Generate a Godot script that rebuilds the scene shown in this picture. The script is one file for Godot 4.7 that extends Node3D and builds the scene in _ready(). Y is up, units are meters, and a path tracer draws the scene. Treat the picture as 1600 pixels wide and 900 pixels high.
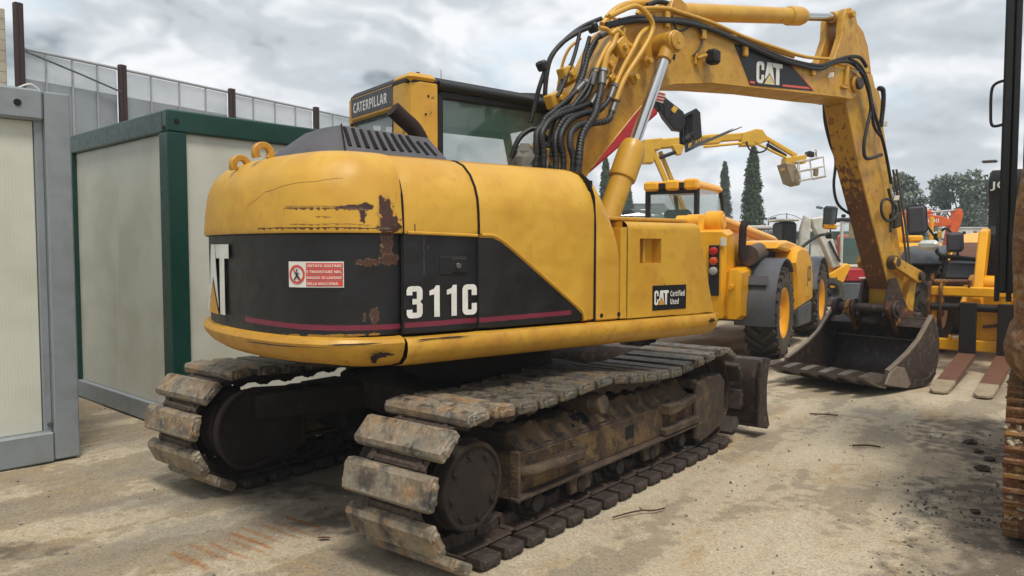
extends Node3D
# A used-machinery yard: a tracked excavator stands on dusty ground between site cabins and other machines.

var M := {}          # materials by name
var rng := RandomNumberGenerator.new()
const CW := Vector3(-0.223, 0, -5.025)     # slew centre of the excavator on the ground

func V(x: float, y: float, z: float) -> Vector3:
	return Vector3(x, y, z)

func P(a: Array) -> PackedVector2Array:      # [x, y, x, y ...] -> polygon
	var o := PackedVector2Array()
	for i in range(0, a.size(), 2):
		o.append(Vector2(a[i], a[i + 1]))
	return o

func at(o: Vector3, b := Basis.IDENTITY) -> Transform3D:
	return Transform3D(b, o)

func heading(deg: float, o := Vector3.ZERO) -> Transform3D:    # x points along the compass heading (0 = -z, 90 = +x), z to its right
	var a := deg_to_rad(deg)
	return Transform3D(Basis(V(sin(a), 0, -cos(a)), Vector3.UP, V(cos(a), 0, sin(a))), o)

func turn(axis: Vector3, deg: float) -> Basis:
	return Basis(axis.normalized(), deg_to_rad(deg))

func curve(p: Array, n := 6) -> Array:       # Catmull-Rom through the points
	var o := []
	for i in p.size() - 1:
		var a: Vector3 = p[maxi(i - 1, 0)]
		var d: Vector3 = p[mini(i + 2, p.size() - 1)]
		for k in n:
			o.append(p[i].cubic_interpolate(p[i + 1], a, d, float(k) / n))
	o.append(p[-1])
	return o

# ---------------------------------------------------------------- mesh builder: triangles are collected counter-clockwise, each closed piece is turned outwards
class B:
	var p := PackedVector3Array()
	var uv := PackedVector2Array()
	var col := PackedColorArray()
	var tint := Color.WHITE
	var use_uv := false
	var use_col := false

	func tri(a: Vector3, b: Vector3, c: Vector3, ua := Vector2.ZERO, ub := Vector2.ZERO, uc := Vector2.ZERO) -> void:
		p.append(a); p.append(b); p.append(c)
		if use_uv:
			uv.append(ua); uv.append(ub); uv.append(uc)
		if use_col:
			col.append(tint); col.append(tint); col.append(tint)

	func quad(a: Vector3, b: Vector3, c: Vector3, d: Vector3) -> void:
		tri(a, b, c); tri(a, c, d)

	func seal(from: int) -> void:
		var mid := Vector3.ZERO
		for i in range(from, p.size()):
			mid += p[i]
		mid /= maxf(1.0, p.size() - from)
		var vol := 0.0
		for i in range(from, p.size(), 3):
			vol += (p[i] - mid).dot((p[i + 1] - mid).cross(p[i + 2] - mid))
		if vol < 0.0:
			for i in range(from, p.size(), 3):
				var t := p[i + 1]; p[i + 1] = p[i + 2]; p[i + 2] = t
				if use_uv:
					var u := uv[i + 1]; uv[i + 1] = uv[i + 2]; uv[i + 2] = u

	func out(a: Vector3, b: Vector3, c: Vector3, mid: Vector3) -> void:
		if (b - a).cross(c - a).dot(a + b + c - 3.0 * mid) < 0.0:
			tri(a, c, b)
		else:
			tri(a, b, c)

	func box(s: Vector3, x := Transform3D.IDENTITY, b := 0.0, taper := 1.0) -> B:
		var h := s / 2.0
		var f := func(i: int, ax: int) -> Vector3:
			var g := Vector3(1 if i & 1 else -1, 1 if i & 2 else -1, 1 if i & 4 else -1)
			var q := Vector3(h.x, h.y, h.z) - Vector3(b, b, b)
			q[ax] = h[ax]
			q *= g
			if g.y > 0: q.x *= taper; q.z *= taper
			return x * q
		var m := x.origin
		for ax in 3:
			var u := 1 << ((ax + 1) % 3)
			var w := 1 << ((ax + 2) % 3)
			for s2 in 2:
				var o := s2 << ax
				var q := [f.call(o, ax), f.call(o | u, ax), f.call(o | u | w, ax), f.call(o | w, ax)]
				out(q[0], q[1], q[2], m); out(q[0], q[2], q[3], m)
			if b > 0.0:
				for e in 4:
					var o := (u if e & 1 else 0) | (w if e & 2 else 0)
					var a1 := (ax + 1) % 3
					var a2 := (ax + 2) % 3
					var q := [f.call(o, a1), f.call(o | (1 << ax), a1), f.call(o | (1 << ax), a2), f.call(o, a2)]
					out(q[0], q[1], q[2], m); out(q[0], q[2], q[3], m)
		if b > 0.0:
			for i in 8:
				out(f.call(i, 0), f.call(i, 1), f.call(i, 2), m)
		return self

	func prism(poly: PackedVector2Array, z0: float, z1: float, x := Transform3D.IDENTITY, b := 0.0) -> B:
		var from := p.size()
		var n := poly.size()
		var ins := poly
		if b > 0.0:
			ins = PackedVector2Array()
			var area := 0.0
			for i in n:
				area += poly[i].cross(poly[(i + 1) % n])
			var sg := signf(area)
			for i in n:
				var d0 := (poly[i] - poly[(i + n - 1) % n]).normalized()
				var d1 := (poly[(i + 1) % n] - poly[i]).normalized()
				var n0 := Vector2(-d0.y, d0.x) * sg
				var n1 := Vector2(-d1.y, d1.x) * sg
				ins.append(poly[i] + (n0 + n1) * b / maxf(0.35, 1.0 + n0.dot(n1)))
		var tris := Geometry2D.triangulate_polygon(ins)
		for z in [[z0, -1], [z1, 1]]:
			for i in range(0, tris.size(), 3):
				var q := []
				for k in 3:
					var c := ins[tris[i + k]]
					q.append(x * Vector3(c.x, c.y, z[0]))
				if ((ins[tris[i + 1]] - ins[tris[i]]).cross(ins[tris[i + 2]] - ins[tris[i]]) > 0) == (z[1] > 0):
					tri(q[0], q[1], q[2])
				else:
					tri(q[0], q[2], q[1])
		var lv := [[poly, z0, z1]] if b <= 0.0 else [[0, 0, 0]]
		var rows := [[ins, z0], [poly, z0 + b], [poly, z1 - b], [ins, z1]] if b > 0.0 else [[poly, z0], [poly, z1]]
		var ccw := not Geometry2D.is_polygon_clockwise(poly)
		for r in rows.size() - 1:
			for i in n:
				var j := (i + 1) % n
				var a := x * Vector3(rows[r][0][i].x, rows[r][0][i].y, rows[r][1])
				var c := x * Vector3(rows[r][0][j].x, rows[r][0][j].y, rows[r][1])
				var d := x * Vector3(rows[r + 1][0][j].x, rows[r + 1][0][j].y, rows[r + 1][1])
				var e := x * Vector3(rows[r + 1][0][i].x, rows[r + 1][0][i].y, rows[r + 1][1])
				if ccw: quad(a, c, d, e)
				else: quad(a, e, d, c)
		seal(from)
		return self

	func lathe(prof: PackedVector2Array, x := Transform3D.IDENTITY, seg := 20) -> B:
		var from := p.size()
		for k in prof.size() - 1:
			for i in seg:
				var a0 := TAU * i / seg
				var a1 := TAU * (i + 1) / seg
				var q := []
				for t in [[prof[k], a0], [prof[k], a1], [prof[k + 1], a1], [prof[k + 1], a0]]:
					q.append(x * Vector3(t[0].x * cos(t[1]), t[0].y, t[0].x * sin(t[1])))
				if prof[k].x > 1e-6: tri(q[0], q[2], q[1])
				if prof[k + 1].x > 1e-6: tri(q[0], q[3], q[2])
		seal(from)
		return self

	func along(a: Vector3, b: Vector3) -> Transform3D:
		var y := (b - a).normalized()
		var s := y.cross(Vector3.UP if absf(y.y) < 0.9 else Vector3.RIGHT).normalized()
		return Transform3D(Basis(s, y, s.cross(y)), a)

	func cyl(a: Vector3, b: Vector3, r: float, r2 := -1.0, seg := 18, bev := -1.0) -> B:
		if r2 < 0.0: r2 = r
		var h := a.distance_to(b)
		if bev < 0.0: bev = minf(minf(r, r2) * 0.12, h * 0.2)
		return lathe(PackedVector2Array([Vector2(0, 0), Vector2(r - bev, 0), Vector2(r, bev), Vector2(r2, h - bev), Vector2(r2 - bev, h), Vector2(0, h)]), along(a, b), seg)

	func loft(rings: Array, close := true, caps := true, uvs := []) -> B:
		var from := p.size()
		var n: int = rings[0].size()
		for k in rings.size() - 1:
			for i in (n if close else n - 1):
				var j := (i + 1) % n
				if uvs:
					tri(rings[k][i], rings[k][j], rings[k + 1][j], uvs[k][i], uvs[k][j], uvs[k + 1][j])
					tri(rings[k][i], rings[k + 1][j], rings[k + 1][i], uvs[k][i], uvs[k + 1][j], uvs[k + 1][i])
				else:
					quad(rings[k][i], rings[k][j], rings[k + 1][j], rings[k + 1][i])
		if close and caps:
			for k in [0, rings.size() - 1]:
				var m := Vector3.ZERO
				for q in rings[k]: m += q
				m /= n
				for i in n:
					if k == 0: tri(m, rings[k][(i + 1) % n], rings[k][i])
					else: tri(m, rings[k][i], rings[k][(i + 1) % n])
		seal(from)
		return self

	func tube(pts: Array, r: float, seg := 8, loop := false) -> B:
		var rings := []
		var n := pts.size()
		var up := Vector3.ZERO
		for i in n:
			var t: Vector3 = (pts[(i + 1) % n if loop else mini(i + 1, n - 1)] - pts[(i + n - 1) % n if loop else maxi(i - 1, 0)]).normalized()
			if up == Vector3.ZERO:
				up = t.cross(Vector3(0.31, 0.87, 0.38)).normalized()
			up = (up - t * up.dot(t)).normalized()
			var s := t.cross(up)
			var ring := PackedVector3Array()
			for k in seg:
				ring.append(pts[i] + (up * cos(TAU * k / seg) + s * sin(TAU * k / seg)) * r)
			rings.append(ring)
		if loop:
			rings.append(rings[0])
		return loft(rings, true, not loop)

	# a flat or curved figure of polygons (x, y) laid on a surface by a function; step cuts it into strips so that it can bend
	func decal(polys: Array, lay: Callable, step := 0.0) -> B:
		for poly in polys:
			var bits := [poly]
			if step > 0.0:
				bits = []
				var lo: float = 1e9
				var hi: float = -1e9
				for q in poly: lo = minf(lo, q.x); hi = maxf(hi, q.x)
				var x0 := lo
				while x0 < hi:
					bits.append_array(Geometry2D.intersect_polygons(poly, PackedVector2Array([Vector2(x0, -99), Vector2(x0 + step, -99), Vector2(x0 + step, 99), Vector2(x0, 99)])))
					x0 += step
			for b in bits:
				var t := Geometry2D.triangulate_polygon(b)
				for i in range(0, t.size(), 3):
					tri(lay.call(b[t[i]]), lay.call(b[t[i + 1]]), lay.call(b[t[i + 2]]))
		return self

	func lettering(text: String, h: float, w: float, lay: Callable, weight := 700) -> B:    # text scaled into w x h, from its lower left corner
		var tm := TextMesh.new()
		var f := SystemFont.new()
		f.font_names = PackedStringArray(["Droid Sans"])
		f.font_weight = weight
		tm.font = f; tm.text = text.replace("I", "l");    # this face draws a capital I with bars
		tm.font_size = 64; tm.pixel_size = 0.01; tm.depth = 0.02; tm.curve_step = 1.0
		var a := tm.get_mesh_arrays()
		var v: PackedVector3Array = a[Mesh.ARRAY_VERTEX]
		var nn: PackedVector3Array = a[Mesh.ARRAY_NORMAL]
		var ix: PackedInt32Array = a[Mesh.ARRAY_INDEX] if a[Mesh.ARRAY_INDEX] != null else PackedInt32Array(range(v.size()))
		var lo := Vector2(1e9, 1e9)
		var hi := -lo
		for q in v: lo = lo.min(Vector2(q.x, q.y)); hi = hi.max(Vector2(q.x, q.y))
		var sc := Vector2(w, h) / (hi - lo)
		for i in range(0, ix.size(), 3):
			if nn[ix[i]].z < 0.5: continue
			var q := []
			for k in 3: q.append(lay.call((Vector2(v[ix[i + k]].x, v[ix[i + k]].y) - lo) * sc))
			tri(q[0], q[2], q[1])
		return self

	func mesh(smooth := 40.0) -> ArrayMesh:
		var nf := p.size() / 3
		var fn := PackedVector3Array(); fn.resize(nf)
		var fu := PackedVector3Array(); fu.resize(nf)
		var ids := {}
		var own := PackedInt32Array(); own.resize(p.size())
		var lists := []
		for i in p.size():
			var k := Vector3i((p[i] * 5000.0).round())
			var id: int = ids.get(k, -1)
			if id < 0:
				id = lists.size(); ids[k] = id; lists.append([])
			own[i] = id
			lists[id].append(i / 3)
		for i in nf:
			fn[i] = (p[3 * i + 1] - p[3 * i]).cross(p[3 * i + 2] - p[3 * i])
			fu[i] = fn[i].normalized()
		var nr := PackedVector3Array(); nr.resize(p.size())
		var lim := cos(deg_to_rad(smooth))
		for i in p.size():
			var me := fu[i / 3]
			var s := Vector3.ZERO
			for f in lists[own[i]]:
				if fu[f].dot(me) > lim: s += fn[f]
			nr[i] = s.normalized() if s.length_squared() > 1e-20 else Vector3.UP
		var order := PackedInt32Array(); order.resize(p.size())
		for i in nf:
			order[3 * i] = 3 * i; order[3 * i + 1] = 3 * i + 2; order[3 * i + 2] = 3 * i + 1
		var a := []
		a.resize(Mesh.ARRAY_MAX)
		a[Mesh.ARRAY_VERTEX] = p; a[Mesh.ARRAY_NORMAL] = nr; a[Mesh.ARRAY_INDEX] = order
		if use_uv: a[Mesh.ARRAY_TEX_UV] = uv
		if use_col: a[Mesh.ARRAY_COLOR] = col
		var m := ArrayMesh.new()
		if p.size(): m.add_surface_from_arrays(Mesh.PRIMITIVE_TRIANGLES, a)
		return m

func mb() -> B:
	return B.new()

func obj(called: String, b, material, parent: Node = null, x := Transform3D.IDENTITY, smooth := 40.0) -> MeshInstance3D:
	var o := MeshInstance3D.new()
	o.name = called
	o.mesh = b.mesh(smooth) if b is B else b
	o.material_override = M[material] if material is String else material
	o.transform = x
	(parent if parent else self).add_child(o, true)
	return o

var taken := {}
func numbered(called: String) -> String:
	taken[called] = taken.get(called, -1) + 1
	return called if taken[called] == 0 else "%s_%03d" % [called, taken[called]]

func tag(o: Node, label: String, category: String, group := "", kind := "") -> Node:
	if label: o.set_meta("label", label)
	if category: o.set_meta("category", category)
	if group: o.set_meta("group", group)
	if kind: o.set_meta("kind", kind)
	return o

func thing(called: String, label: String, category: String, x := Transform3D.IDENTITY, group := "") -> Node3D:
	var o := Node3D.new()
	o.name = numbered(called)
	o.transform = x
	add_child(o, true)
	tag(o, label, category, group)
	return o

func part(called: String, parent: Node, x := Transform3D.IDENTITY) -> Node3D:
	var o := Node3D.new()
	o.name = called
	o.transform = x
	parent.add_child(o, true)
	return o

func copy(o: Node3D, x: Transform3D, label := "", group := "") -> Node3D:
	var c: Node3D = o.duplicate()
	c.name = numbered(String(o.name).rstrip("0123456789").rstrip("_"))
	add_child(c, true)
	c.transform = x
	if label: c.set_meta("label", label)
	if group: c.set_meta("group", group)
	return c

# ---------------------------------------------------------------- textures and materials
func noise(w: int, h: int, freq: float, sd: int, oct := 4, kind := FastNoiseLite.TYPE_SIMPLEX_SMOOTH) -> Image:
	var n := FastNoiseLite.new()
	n.noise_type = kind
	n.seed = sd
	n.frequency = freq
	n.fractal_type = FastNoiseLite.FRACTAL_FBM if oct > 1 else FastNoiseLite.FRACTAL_NONE
	n.fractal_octaves = oct
	return n.get_seamless_image(w, h)

func blank(w: int, h: int, c: Color) -> Image:
	var i := Image.create_empty(w, h, false, Image.FORMAT_RGBA8)
	i.fill(c)
	return i

# lays colour c over the picture where the noise lies above lo (fully above hi; lo > hi turns it round)
func over(base: Image, n: Image, lo: float, hi: float, c: Color, most := 1.0) -> Image:
	var w := base.get_width()
	var h := base.get_height()
	var d := blank(w, h, c).get_data()
	var lut := PackedByteArray(); lut.resize(256)
	for i in 256:
		lut[i] = int(255.0 * most * smoothstep(0.0, 1.0, clampf((i / 255.0 - lo) / (hi - lo), 0, 1)))
	var s := n.get_data()
	for i in s.size():
		d[4 * i + 3] = lut[s[i]]
	base.blend_rect(Image.create_from_data(w, h, false, Image.FORMAT_RGBA8, d), Rect2i(0, 0, w, h), Vector2i.ZERO)
	return base

func tex(i: Image) -> ImageTexture:
	return ImageTexture.create_from_image(i)

func bumps(n: Image, strength := 4.0) -> ImageTexture:
	var i: Image = n.duplicate()
	i.convert(Image.FORMAT_RGBA8)
	i.bump_map_to_normal_map(strength)
	return ImageTexture.create_from_image(i)

func mat(called: String, c: Color, rough: float, metal := 0.0, t: Texture2D = null, scale := 1.0, nrm: Texture2D = null, ns := 0.4, rt: Texture2D = null) -> StandardMaterial3D:
	var m := StandardMaterial3D.new()
	m.resource_name = called
	m.albedo_color = c
	m.roughness = rough
	m.metallic = metal
	m.uv1_triplanar = true
	m.uv1_scale = Vector3.ONE * scale
	if t: m.albedo_texture = t
	if rt: m.roughness_texture = rt
	if nrm:
		m.normal_enabled = true
		m.normal_texture = nrm
		m.normal_scale = ns
	M[called] = m
	return m

func glass(called: String, c: Color, rough := 0.03) -> void:
	var m := StandardMaterial3D.new()
	m.resource_name = called
	m.albedo_color = c
	m.roughness = rough
	m.transparency = BaseMaterial3D.TRANSPARENCY_ALPHA
	M[called] = m

func rust_patch(im: Image, mx: float, my: float, rx: float, ry: float, c: Color, rim: Color, sd: int, rough := 0.9, f := 0.03) -> void:
	var n := FastNoiseLite.new()
	n.seed = sd; n.frequency = f; n.fractal_octaves = 4
	var w := im.get_width()
	var h := im.get_height()
	for y in range(maxi(0, int(my - ry * 1.7)), mini(h, int(my + ry * 1.7) + 1)):
		for x in range(maxi(0, int(mx - rx * 1.7)), mini(w, int(mx + rx * 1.7) + 1)):
			var d := pow((x - mx) / rx, 2) + pow((y - my) / ry, 2) + n.get_noise_2d(x, y) * rough * 2.0
			if d < 1.0:
				im.set_pixel(x, y, c.darkened(0.25 * absf(n.get_noise_2d(x * 3, y * 3 + 999)) * 2.0))
			elif d < 1.13 and rim.a > 0:
				im.set_pixel(x, y, im.get_pixel(x, y).lerp(Color(rim, 1), rim.a))
			elif d < 2.0:      # stained paint round the bare place, longer below it
				im.set_pixel(x, y, im.get_pixel(x, y).lerp(Color(0.42, 0.27, 0.12), 0.30 * pow((2.0 - d) / 0.87, 1.5) * (1.0 if y > my else 0.6)))

const YEL := Color(0.80, 0.62, 0.21)
const RUST := Color(0.27, 0.145, 0.10)

func materials() -> void:
	var S := 512
	var fine := noise(S, S, 0.09, 3, 4)
	var mid := noise(S, S, 0.02, 5, 5)
	var big := noise(S, S, 0.006, 7, 4)
	var streak := noise(S, S, 0.05, 11, 3)
	streak.resize(S, 64); streak.resize(S, S)           # drawn out vertically
	var spots := noise(S, S, 0.03, 13, 5, FastNoiseLite.TYPE_VALUE_CUBIC)
	var cells := noise(S, S, 0.06, 17, 1, FastNoiseLite.TYPE_CELLULAR)
	var nfine := bumps(fine, 3.0)
	var nmid := bumps(mid, 6.0)
	var ncell := bumps(cells, 5.0)
	# grime that multiplies any colour
	var g := blank(S, S, Color(1, 1, 1))
	over(g, big, 0.30, 0.85, Color(0.90, 0.885, 0.86), 0.8)
	over(g, streak, 0.55, 1.0, Color(0.78, 0.75, 0.70), 0.30)
	over(g, mid, 0.60, 1.0, Color(0.80, 0.77, 0.72), 0.45)
	over(g, fine, 0.72, 0.95, Color(0.66, 0.62, 0.57), 0.35)
	var grime := tex(g)
	g = blank(S, S, Color(1, 1, 1))
	over(g, big, 0.25, 0.9, Color(0.93, 0.925, 0.91), 0.8)
	over(g, streak, 0.55, 1.0, Color(0.86, 0.84, 0.80), 0.30)
	over(g, fine, 0.6, 1.0, Color(0.90, 0.89, 0.87), 0.4)
	var clean := tex(g)
	# paint with small chips
	g = blank(S, S, YEL)
	over(g, big, 0.3, 0.85, Color(0.755, 0.56, 0.18), 0.8)
	over(g, mid, 0.58, 1.0, Color(0.70, 0.50, 0.17), 0.5)
	over(g, streak, 0.62, 1.0, Color(0.62, 0.45, 0.18), 0.3)
	over(g, spots, 0.88, 0.92, RUST, 0.6)
	var paint := tex(g)
	g = blank(S, S, Color(0.775, 0.595, 0.20))
	over(g, big, 0.3, 0.8, Color(0.725, 0.52, 0.165), 0.8)
	over(g, streak, 0.5, 1.0, Color(0.60, 0.42, 0.17), 0.4)
	over(g, mid, 0.56, 1.0, Color(0.58, 0.40, 0.17), 0.5)
	over(g, spots, 0.88, 0.92, RUST, 0.6)
	over(g, fine, 0.82, 0.90, Color(0.40, 0.26, 0.13), 0.5)
	var worn := tex(g)
	g = blank(S, S, Color(0.62, 0.44, 0.14))
	over(g, mid, 0.40, 0.60, Color(0.36, 0.20, 0.11), 0.9)
	over(g, big, 0.42, 0.6, Color(0.31, 0.17, 0.11), 0.85)
	over(g, streak, 0.6, 0.8, Color(0.18, 0.10, 0.07), 0.5)
	over(g, fine, 0.62, 0.8, Color(0.42, 0.25, 0.14), 0.5)
	var rusty := tex(g)
	g = blank(S, S, Color(0.205, 0.17, 0.16))
	over(g, mid, 0.45, 0.8, Color(0.20, 0.13, 0.10), 0.7)
	over(g, streak, 0.62, 0.85, Color(0.30, 0.27, 0.24), 0.5)
	over(g, spots, 0.63, 0.76, Color(0.38, 0.35, 0.31), 0.65)
	over(g, fine, 0.66, 0.8, Color(0.06, 0.05, 0.05), 0.6)
	var steel := tex(g)
	g = blank(S, S, Color(0.25, 0.205, 0.175))
	over(g, mid, 0.40, 0.90, Color(0.33, 0.27, 0.21), 0.8)
	over(g, big, 0.40, 0.90, Color(0.43, 0.36, 0.26), 0.75)
	over(g, spots, 0.66, 0.95, Color(0.47, 0.36, 0.19), 0.7)
	over(g, streak, 0.60, 0.95, Color(0.15, 0.115, 0.10), 0.45)
	over(g, fine, 0.55, 0.95, Color(0.17, 0.135, 0.115), 0.5)
	var dusty := tex(g)
	g = blank(S, S, Color(0.50, 0.465, 0.40))
	var smear := noise(S, S, 0.012, 23, 4)
	smear.resize(S, S / 3); smear.resize(S, S)
	var blot := noise(S, S, 0.009, 29, 5)
	over(g, blot, 0.44, 0.90, Color(0.62, 0.47, 0.30), 0.85)
	over(g, smear, 0.52, 0.86, Color(0.17, 0.17, 0.185), 0.85)
	over(g, streak, 0.50, 0.88, Color(0.74, 0.72, 0.69), 0.75)
	over(g, spots, 0.70, 0.80, Color(0.15, 0.14, 0.14), 0.6)
	over(g, fine, 0.50, 0.95, Color(0.31, 0.275, 0.24), 0.5)
	var mud := tex(g)
	g = blank(S, S, Color(0.265, 0.235, 0.22))
	over(g, mid, 0.48, 0.78, Color(0.36, 0.32, 0.28), 0.8)
	over(g, spots, 0.66, 0.76, Color(0.36, 0.31, 0.26), 0.7)
	over(g, fine, 0.62, 0.8, Color(0.10, 0.085, 0.08), 0.6)
	var dry := tex(g)
	g = blank(S, S, Color(0.27, 0.205, 0.155))
	over(g, blot, 0.42, 0.72, Color(0.45, 0.36, 0.22), 0.7)
	over(g, mid, 0.52, 0.85, Color(0.47, 0.375, 0.215), 0.6)
	over(g, smear, 0.56, 0.9, Color(0.185, 0.14, 0.115), 0.75)
	over(g, fine, 0.55, 0.95, Color(0.20, 0.155, 0.12), 0.55)
	var flaked := tex(g)
	var rib := blank(1024, 16, Color.BLACK)
	for x in 1024:
		var v := 0.5 + 0.5 * sin(TAU * x / 10.24)
		rib.fill_rect(Rect2i(x, 0, 1, 16), Color(v, v, v))
	var nrib := bumps(rib, 2.0)
	g = blank(S, S, Color(0.40, 0.24, 0.14))
	over(g, mid, 0.45, 0.7, Color(0.52, 0.42, 0.30), 0.8)
	over(g, spots, 0.62, 0.72, Color(0.62, 0.58, 0.50), 0.8)
	over(g, fine, 0.6, 0.78, Color(0.22, 0.14, 0.10), 0.6)
	over(g, big, 0.55, 0.7, Color(0.60, 0.44, 0.18), 0.6)
	var oldrust := tex(g)
	var rt := blank(S, S, Color(0.75, 0.75, 0.75))
	over(rt, mid, 0.4, 0.8, Color(1, 1, 1), 0.8)
	over(rt, fine, 0.5, 0.8, Color(0.6, 0.6, 0.6), 0.6)
	var rgh := tex(rt)
	mat("yellow", Color.WHITE, 0.5, 0.0, paint, 0.7, nmid, 0.12, rgh)
	mat("yellow_worn", Color.WHITE, 0.55, 0.0, worn, 0.8, nmid, 0.2, rgh)
	mat("yellow_rust", Color.WHITE, 0.75, 0.0, rusty, 0.9, nmid, 0.3, rgh)
	mat("bucket_steel", Color(1.0, 0.95, 0.92), 0.66, 0.1, steel, 1.3, nmid, 0.35, rgh)
	mat("edge_steel", Color(0.52, 0.47, 0.42), 0.5, 0.3, grime, 2.0, nmid, 0.4, rgh)
	mat("frame_dirt", Color.WHITE, 0.85, 0.0, dusty, 1.1, nfine, 0.5)
	mat("frame_side", Color.WHITE, 0.85, 0.0, flaked, 1.0, nfine, 0.5)
	mat("frame_dark", Color(0.50, 0.46, 0.45), 0.85, 0.0, dusty, 1.1, nfine, 0.5)
	mat("shoe_mud", Color.WHITE, 0.7, 0.0, mud, 1.3, nmid, 0.45, rgh).uv1_world_triplanar = true
	mat("shoe_mud_grey", Color(0.74, 0.76, 0.78), 0.7, 0.0, mud, 1.6, nmid, 0.45, rgh).uv1_world_triplanar = true
	mat("shoe_dry", Color(0.86, 0.83, 0.82), 0.8, 0.1, dry, 1.7, nmid, 0.45, rgh).uv1_world_triplanar = true
	mat("link_steel", Color(1.0, 0.95, 0.91), 0.7, 0.2, dry, 3.0, nfine, 0.5)
	mat("old_rust", Color.WHITE, 0.85, 0.0, oldrust, 2.2, nfine, 0.7)
	mat("old_rust_mud", Color(0.80, 0.78, 0.72), 0.9, 0.0, oldrust, 5.0, ncell, 0.9)
	mat("chrome", Color(0.80, 0.80, 0.80), 0.18, 0.95)
	mat("black_plastic", Color(0.075, 0.072, 0.078), 0.5, 0.0, grime, 1.6, nfine, 0.15)
	mat("grey_plastic", Color(0.30, 0.295, 0.32), 0.55, 0.0, grime, 1.3, nfine, 0.15)
	mat("black", Color(0.05, 0.05, 0.052), 0.6)
	mat("void", Color(0.02, 0.02, 0.02), 0.9)
	mat("hose", Color(0.085, 0.085, 0.09), 0.5, 0.0, grime, 5.0, nfine, 0.3)
	mat("hose_wrap", Color(0.15, 0.15, 0.16), 0.55, 0.0, clean, 5.0, nfine, 0.3)
	mat("fitting", Color(0.42, 0.42, 0.42), 0.45, 0.6, grime, 4.0)
	mat("rubber", Color(0.30, 0.275, 0.245), 0.85, 0.0, grime, 1.8, nfine, 0.4)
	mat("rail_pale", Color(0.62, 0.64, 0.66), 0.6, 0.0, clean, 1.0)
	mat("galvanised", Color(0.53, 0.56, 0.58), 0.55, 0.1, clean, 1.4, nfine, 0.08, rgh)
	mat("cream", Color(0.785, 0.79, 0.745), 0.65, 0.0, tex(over(blank(S, S, Color.WHITE), big, 0.2, 0.9, Color(0.93, 0.925, 0.905), 0.8)), 0.5, nrib, 0.07)
	mat("green_paint", Color(0.055, 0.24, 0.205), 0.5, 0.0, clean, 1.1, nfine, 0.1, rgh)
	mat("brown_paint", Color(0.20, 0.10, 0.095), 0.7, 0.0, grime, 1.5)
	mat("band_black", Color(0.065, 0.066, 0.082), 0.5, 0.0, grime, 1.5, nfine, 0.08)
	mat("white_vinyl", Color(0.88, 0.88, 0.86), 0.55, 0.0, clean, 2.5)
	mat("logo_yellow", Color(0.83, 0.62, 0.22), 0.55, 0.0, grime, 2.5)
	mat("logo_cream", Color(0.85, 0.80, 0.60), 0.55, 0.0, grime, 2.5)
	mat("stripe_red", Color(0.47, 0.16, 0.24), 0.5, 0.0, grime, 2.5)
	mat("stripe_pink", Color(0.86, 0.36, 0.30), 0.5, 0.0, grime, 2.5)
	mat("sign_red", Color(0.83, 0.28, 0.23), 0.5, 0.0, grime, 3.0)
	mat("machine_yellow", Color(0.94, 0.675, 0.08), 0.42, 0.0, clean, 0.9, nmid, 0.08, rgh)
	mat("lift_yellow", Color(0.86, 0.68, 0.20), 0.5, 0.0, clean, 0.6)
	mat("orange_paint", Color(0.85, 0.37, 0.12), 0.5, 0.0, grime, 0.7)
	mat("red_paint", Color(0.70, 0.06, 0.10), 0.45, 0.0, grime, 0.7)
	mat("white_paint", Color(0.80, 0.80, 0.77), 0.5, 0.0, grime, 0.7)
	mat("grey_steel", Color(0.33, 0.35, 0.37), 0.6, 0.2, grime, 0.9)
	mat("fork_brown", Color(0.42, 0.275, 0.20), 0.7, 0.1, grime, 1.7, nfine, 0.3)
	mat("fork_dark", Color(0.13, 0.105, 0.095), 0.65, 0.2, grime, 1.7, nfine, 0.3)
	mat("sand_steel", Color(0.60, 0.54, 0.45), 0.85, 0.0, grime, 1.7)
	mat("rim_yellow", Color(0.93, 0.65, 0.06), 0.45, 0.0, grime, 1.5)
	mat("muffler", Color(0.38, 0.32, 0.28), 0.6, 0.4, grime, 2.0)
	mat("rust_pipe", Color(0.15, 0.085, 0.075), 0.8, 0.1, grime, 3.0, nfine, 0.4)
	mat("cloth", Color(0.42, 0.41, 0.38), 0.9, 0.0, grime, 3.0, nfine, 0.4)
	mat("lamp_red", Color(0.75, 0.05, 0.06), 0.25)
	mat("lamp_amber", Color(0.80, 0.30, 0.03), 0.25)
	mat("lamp_white", Color(0.62, 0.62, 0.60), 0.25)
	mat("headlamp", Color(0.85, 0.87, 0.85), 0.15, 0.3)
	mat("mirror", Color(0.6, 0.63, 0.65), 0.05, 0.9)
	mat("bark", Color(0.20, 0.16, 0.12), 0.9, 0.0, grime, 2.0, nmid, 0.5)
	mat("stone", Color(0.66, 0.61, 0.53), 0.9, 0.0, grime, 9.0)
	mat("dark_soil", Color(0.33, 0.29, 0.25), 0.95, 0.0, grime, 3.0, nfine, 0.6)
	mat("render_white", Color(0.80, 0.80, 0.78), 0.9, 0.0, grime, 0.15)
	mat("roof_green", Color(0.06, 0.25, 0.18), 0.7, 0.0, grime, 0.3)
	mat("sheet_grey", Color(0.55, 0.58, 0.61), 0.45, 0.0, clean, 0.25)
	mat("sheet_beige", Color(0.66, 0.63, 0.57), 0.7, 0.0, grime, 0.3)
	mat("caked_soil", Color(0.37, 0.305, 0.23), 0.95, 0.0, grime, 3.0, nfine, 0.7)
	mat("fender_grey", Color(0.33, 0.345, 0.375), 0.55, 0.0, grime, 1.3)
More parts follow.
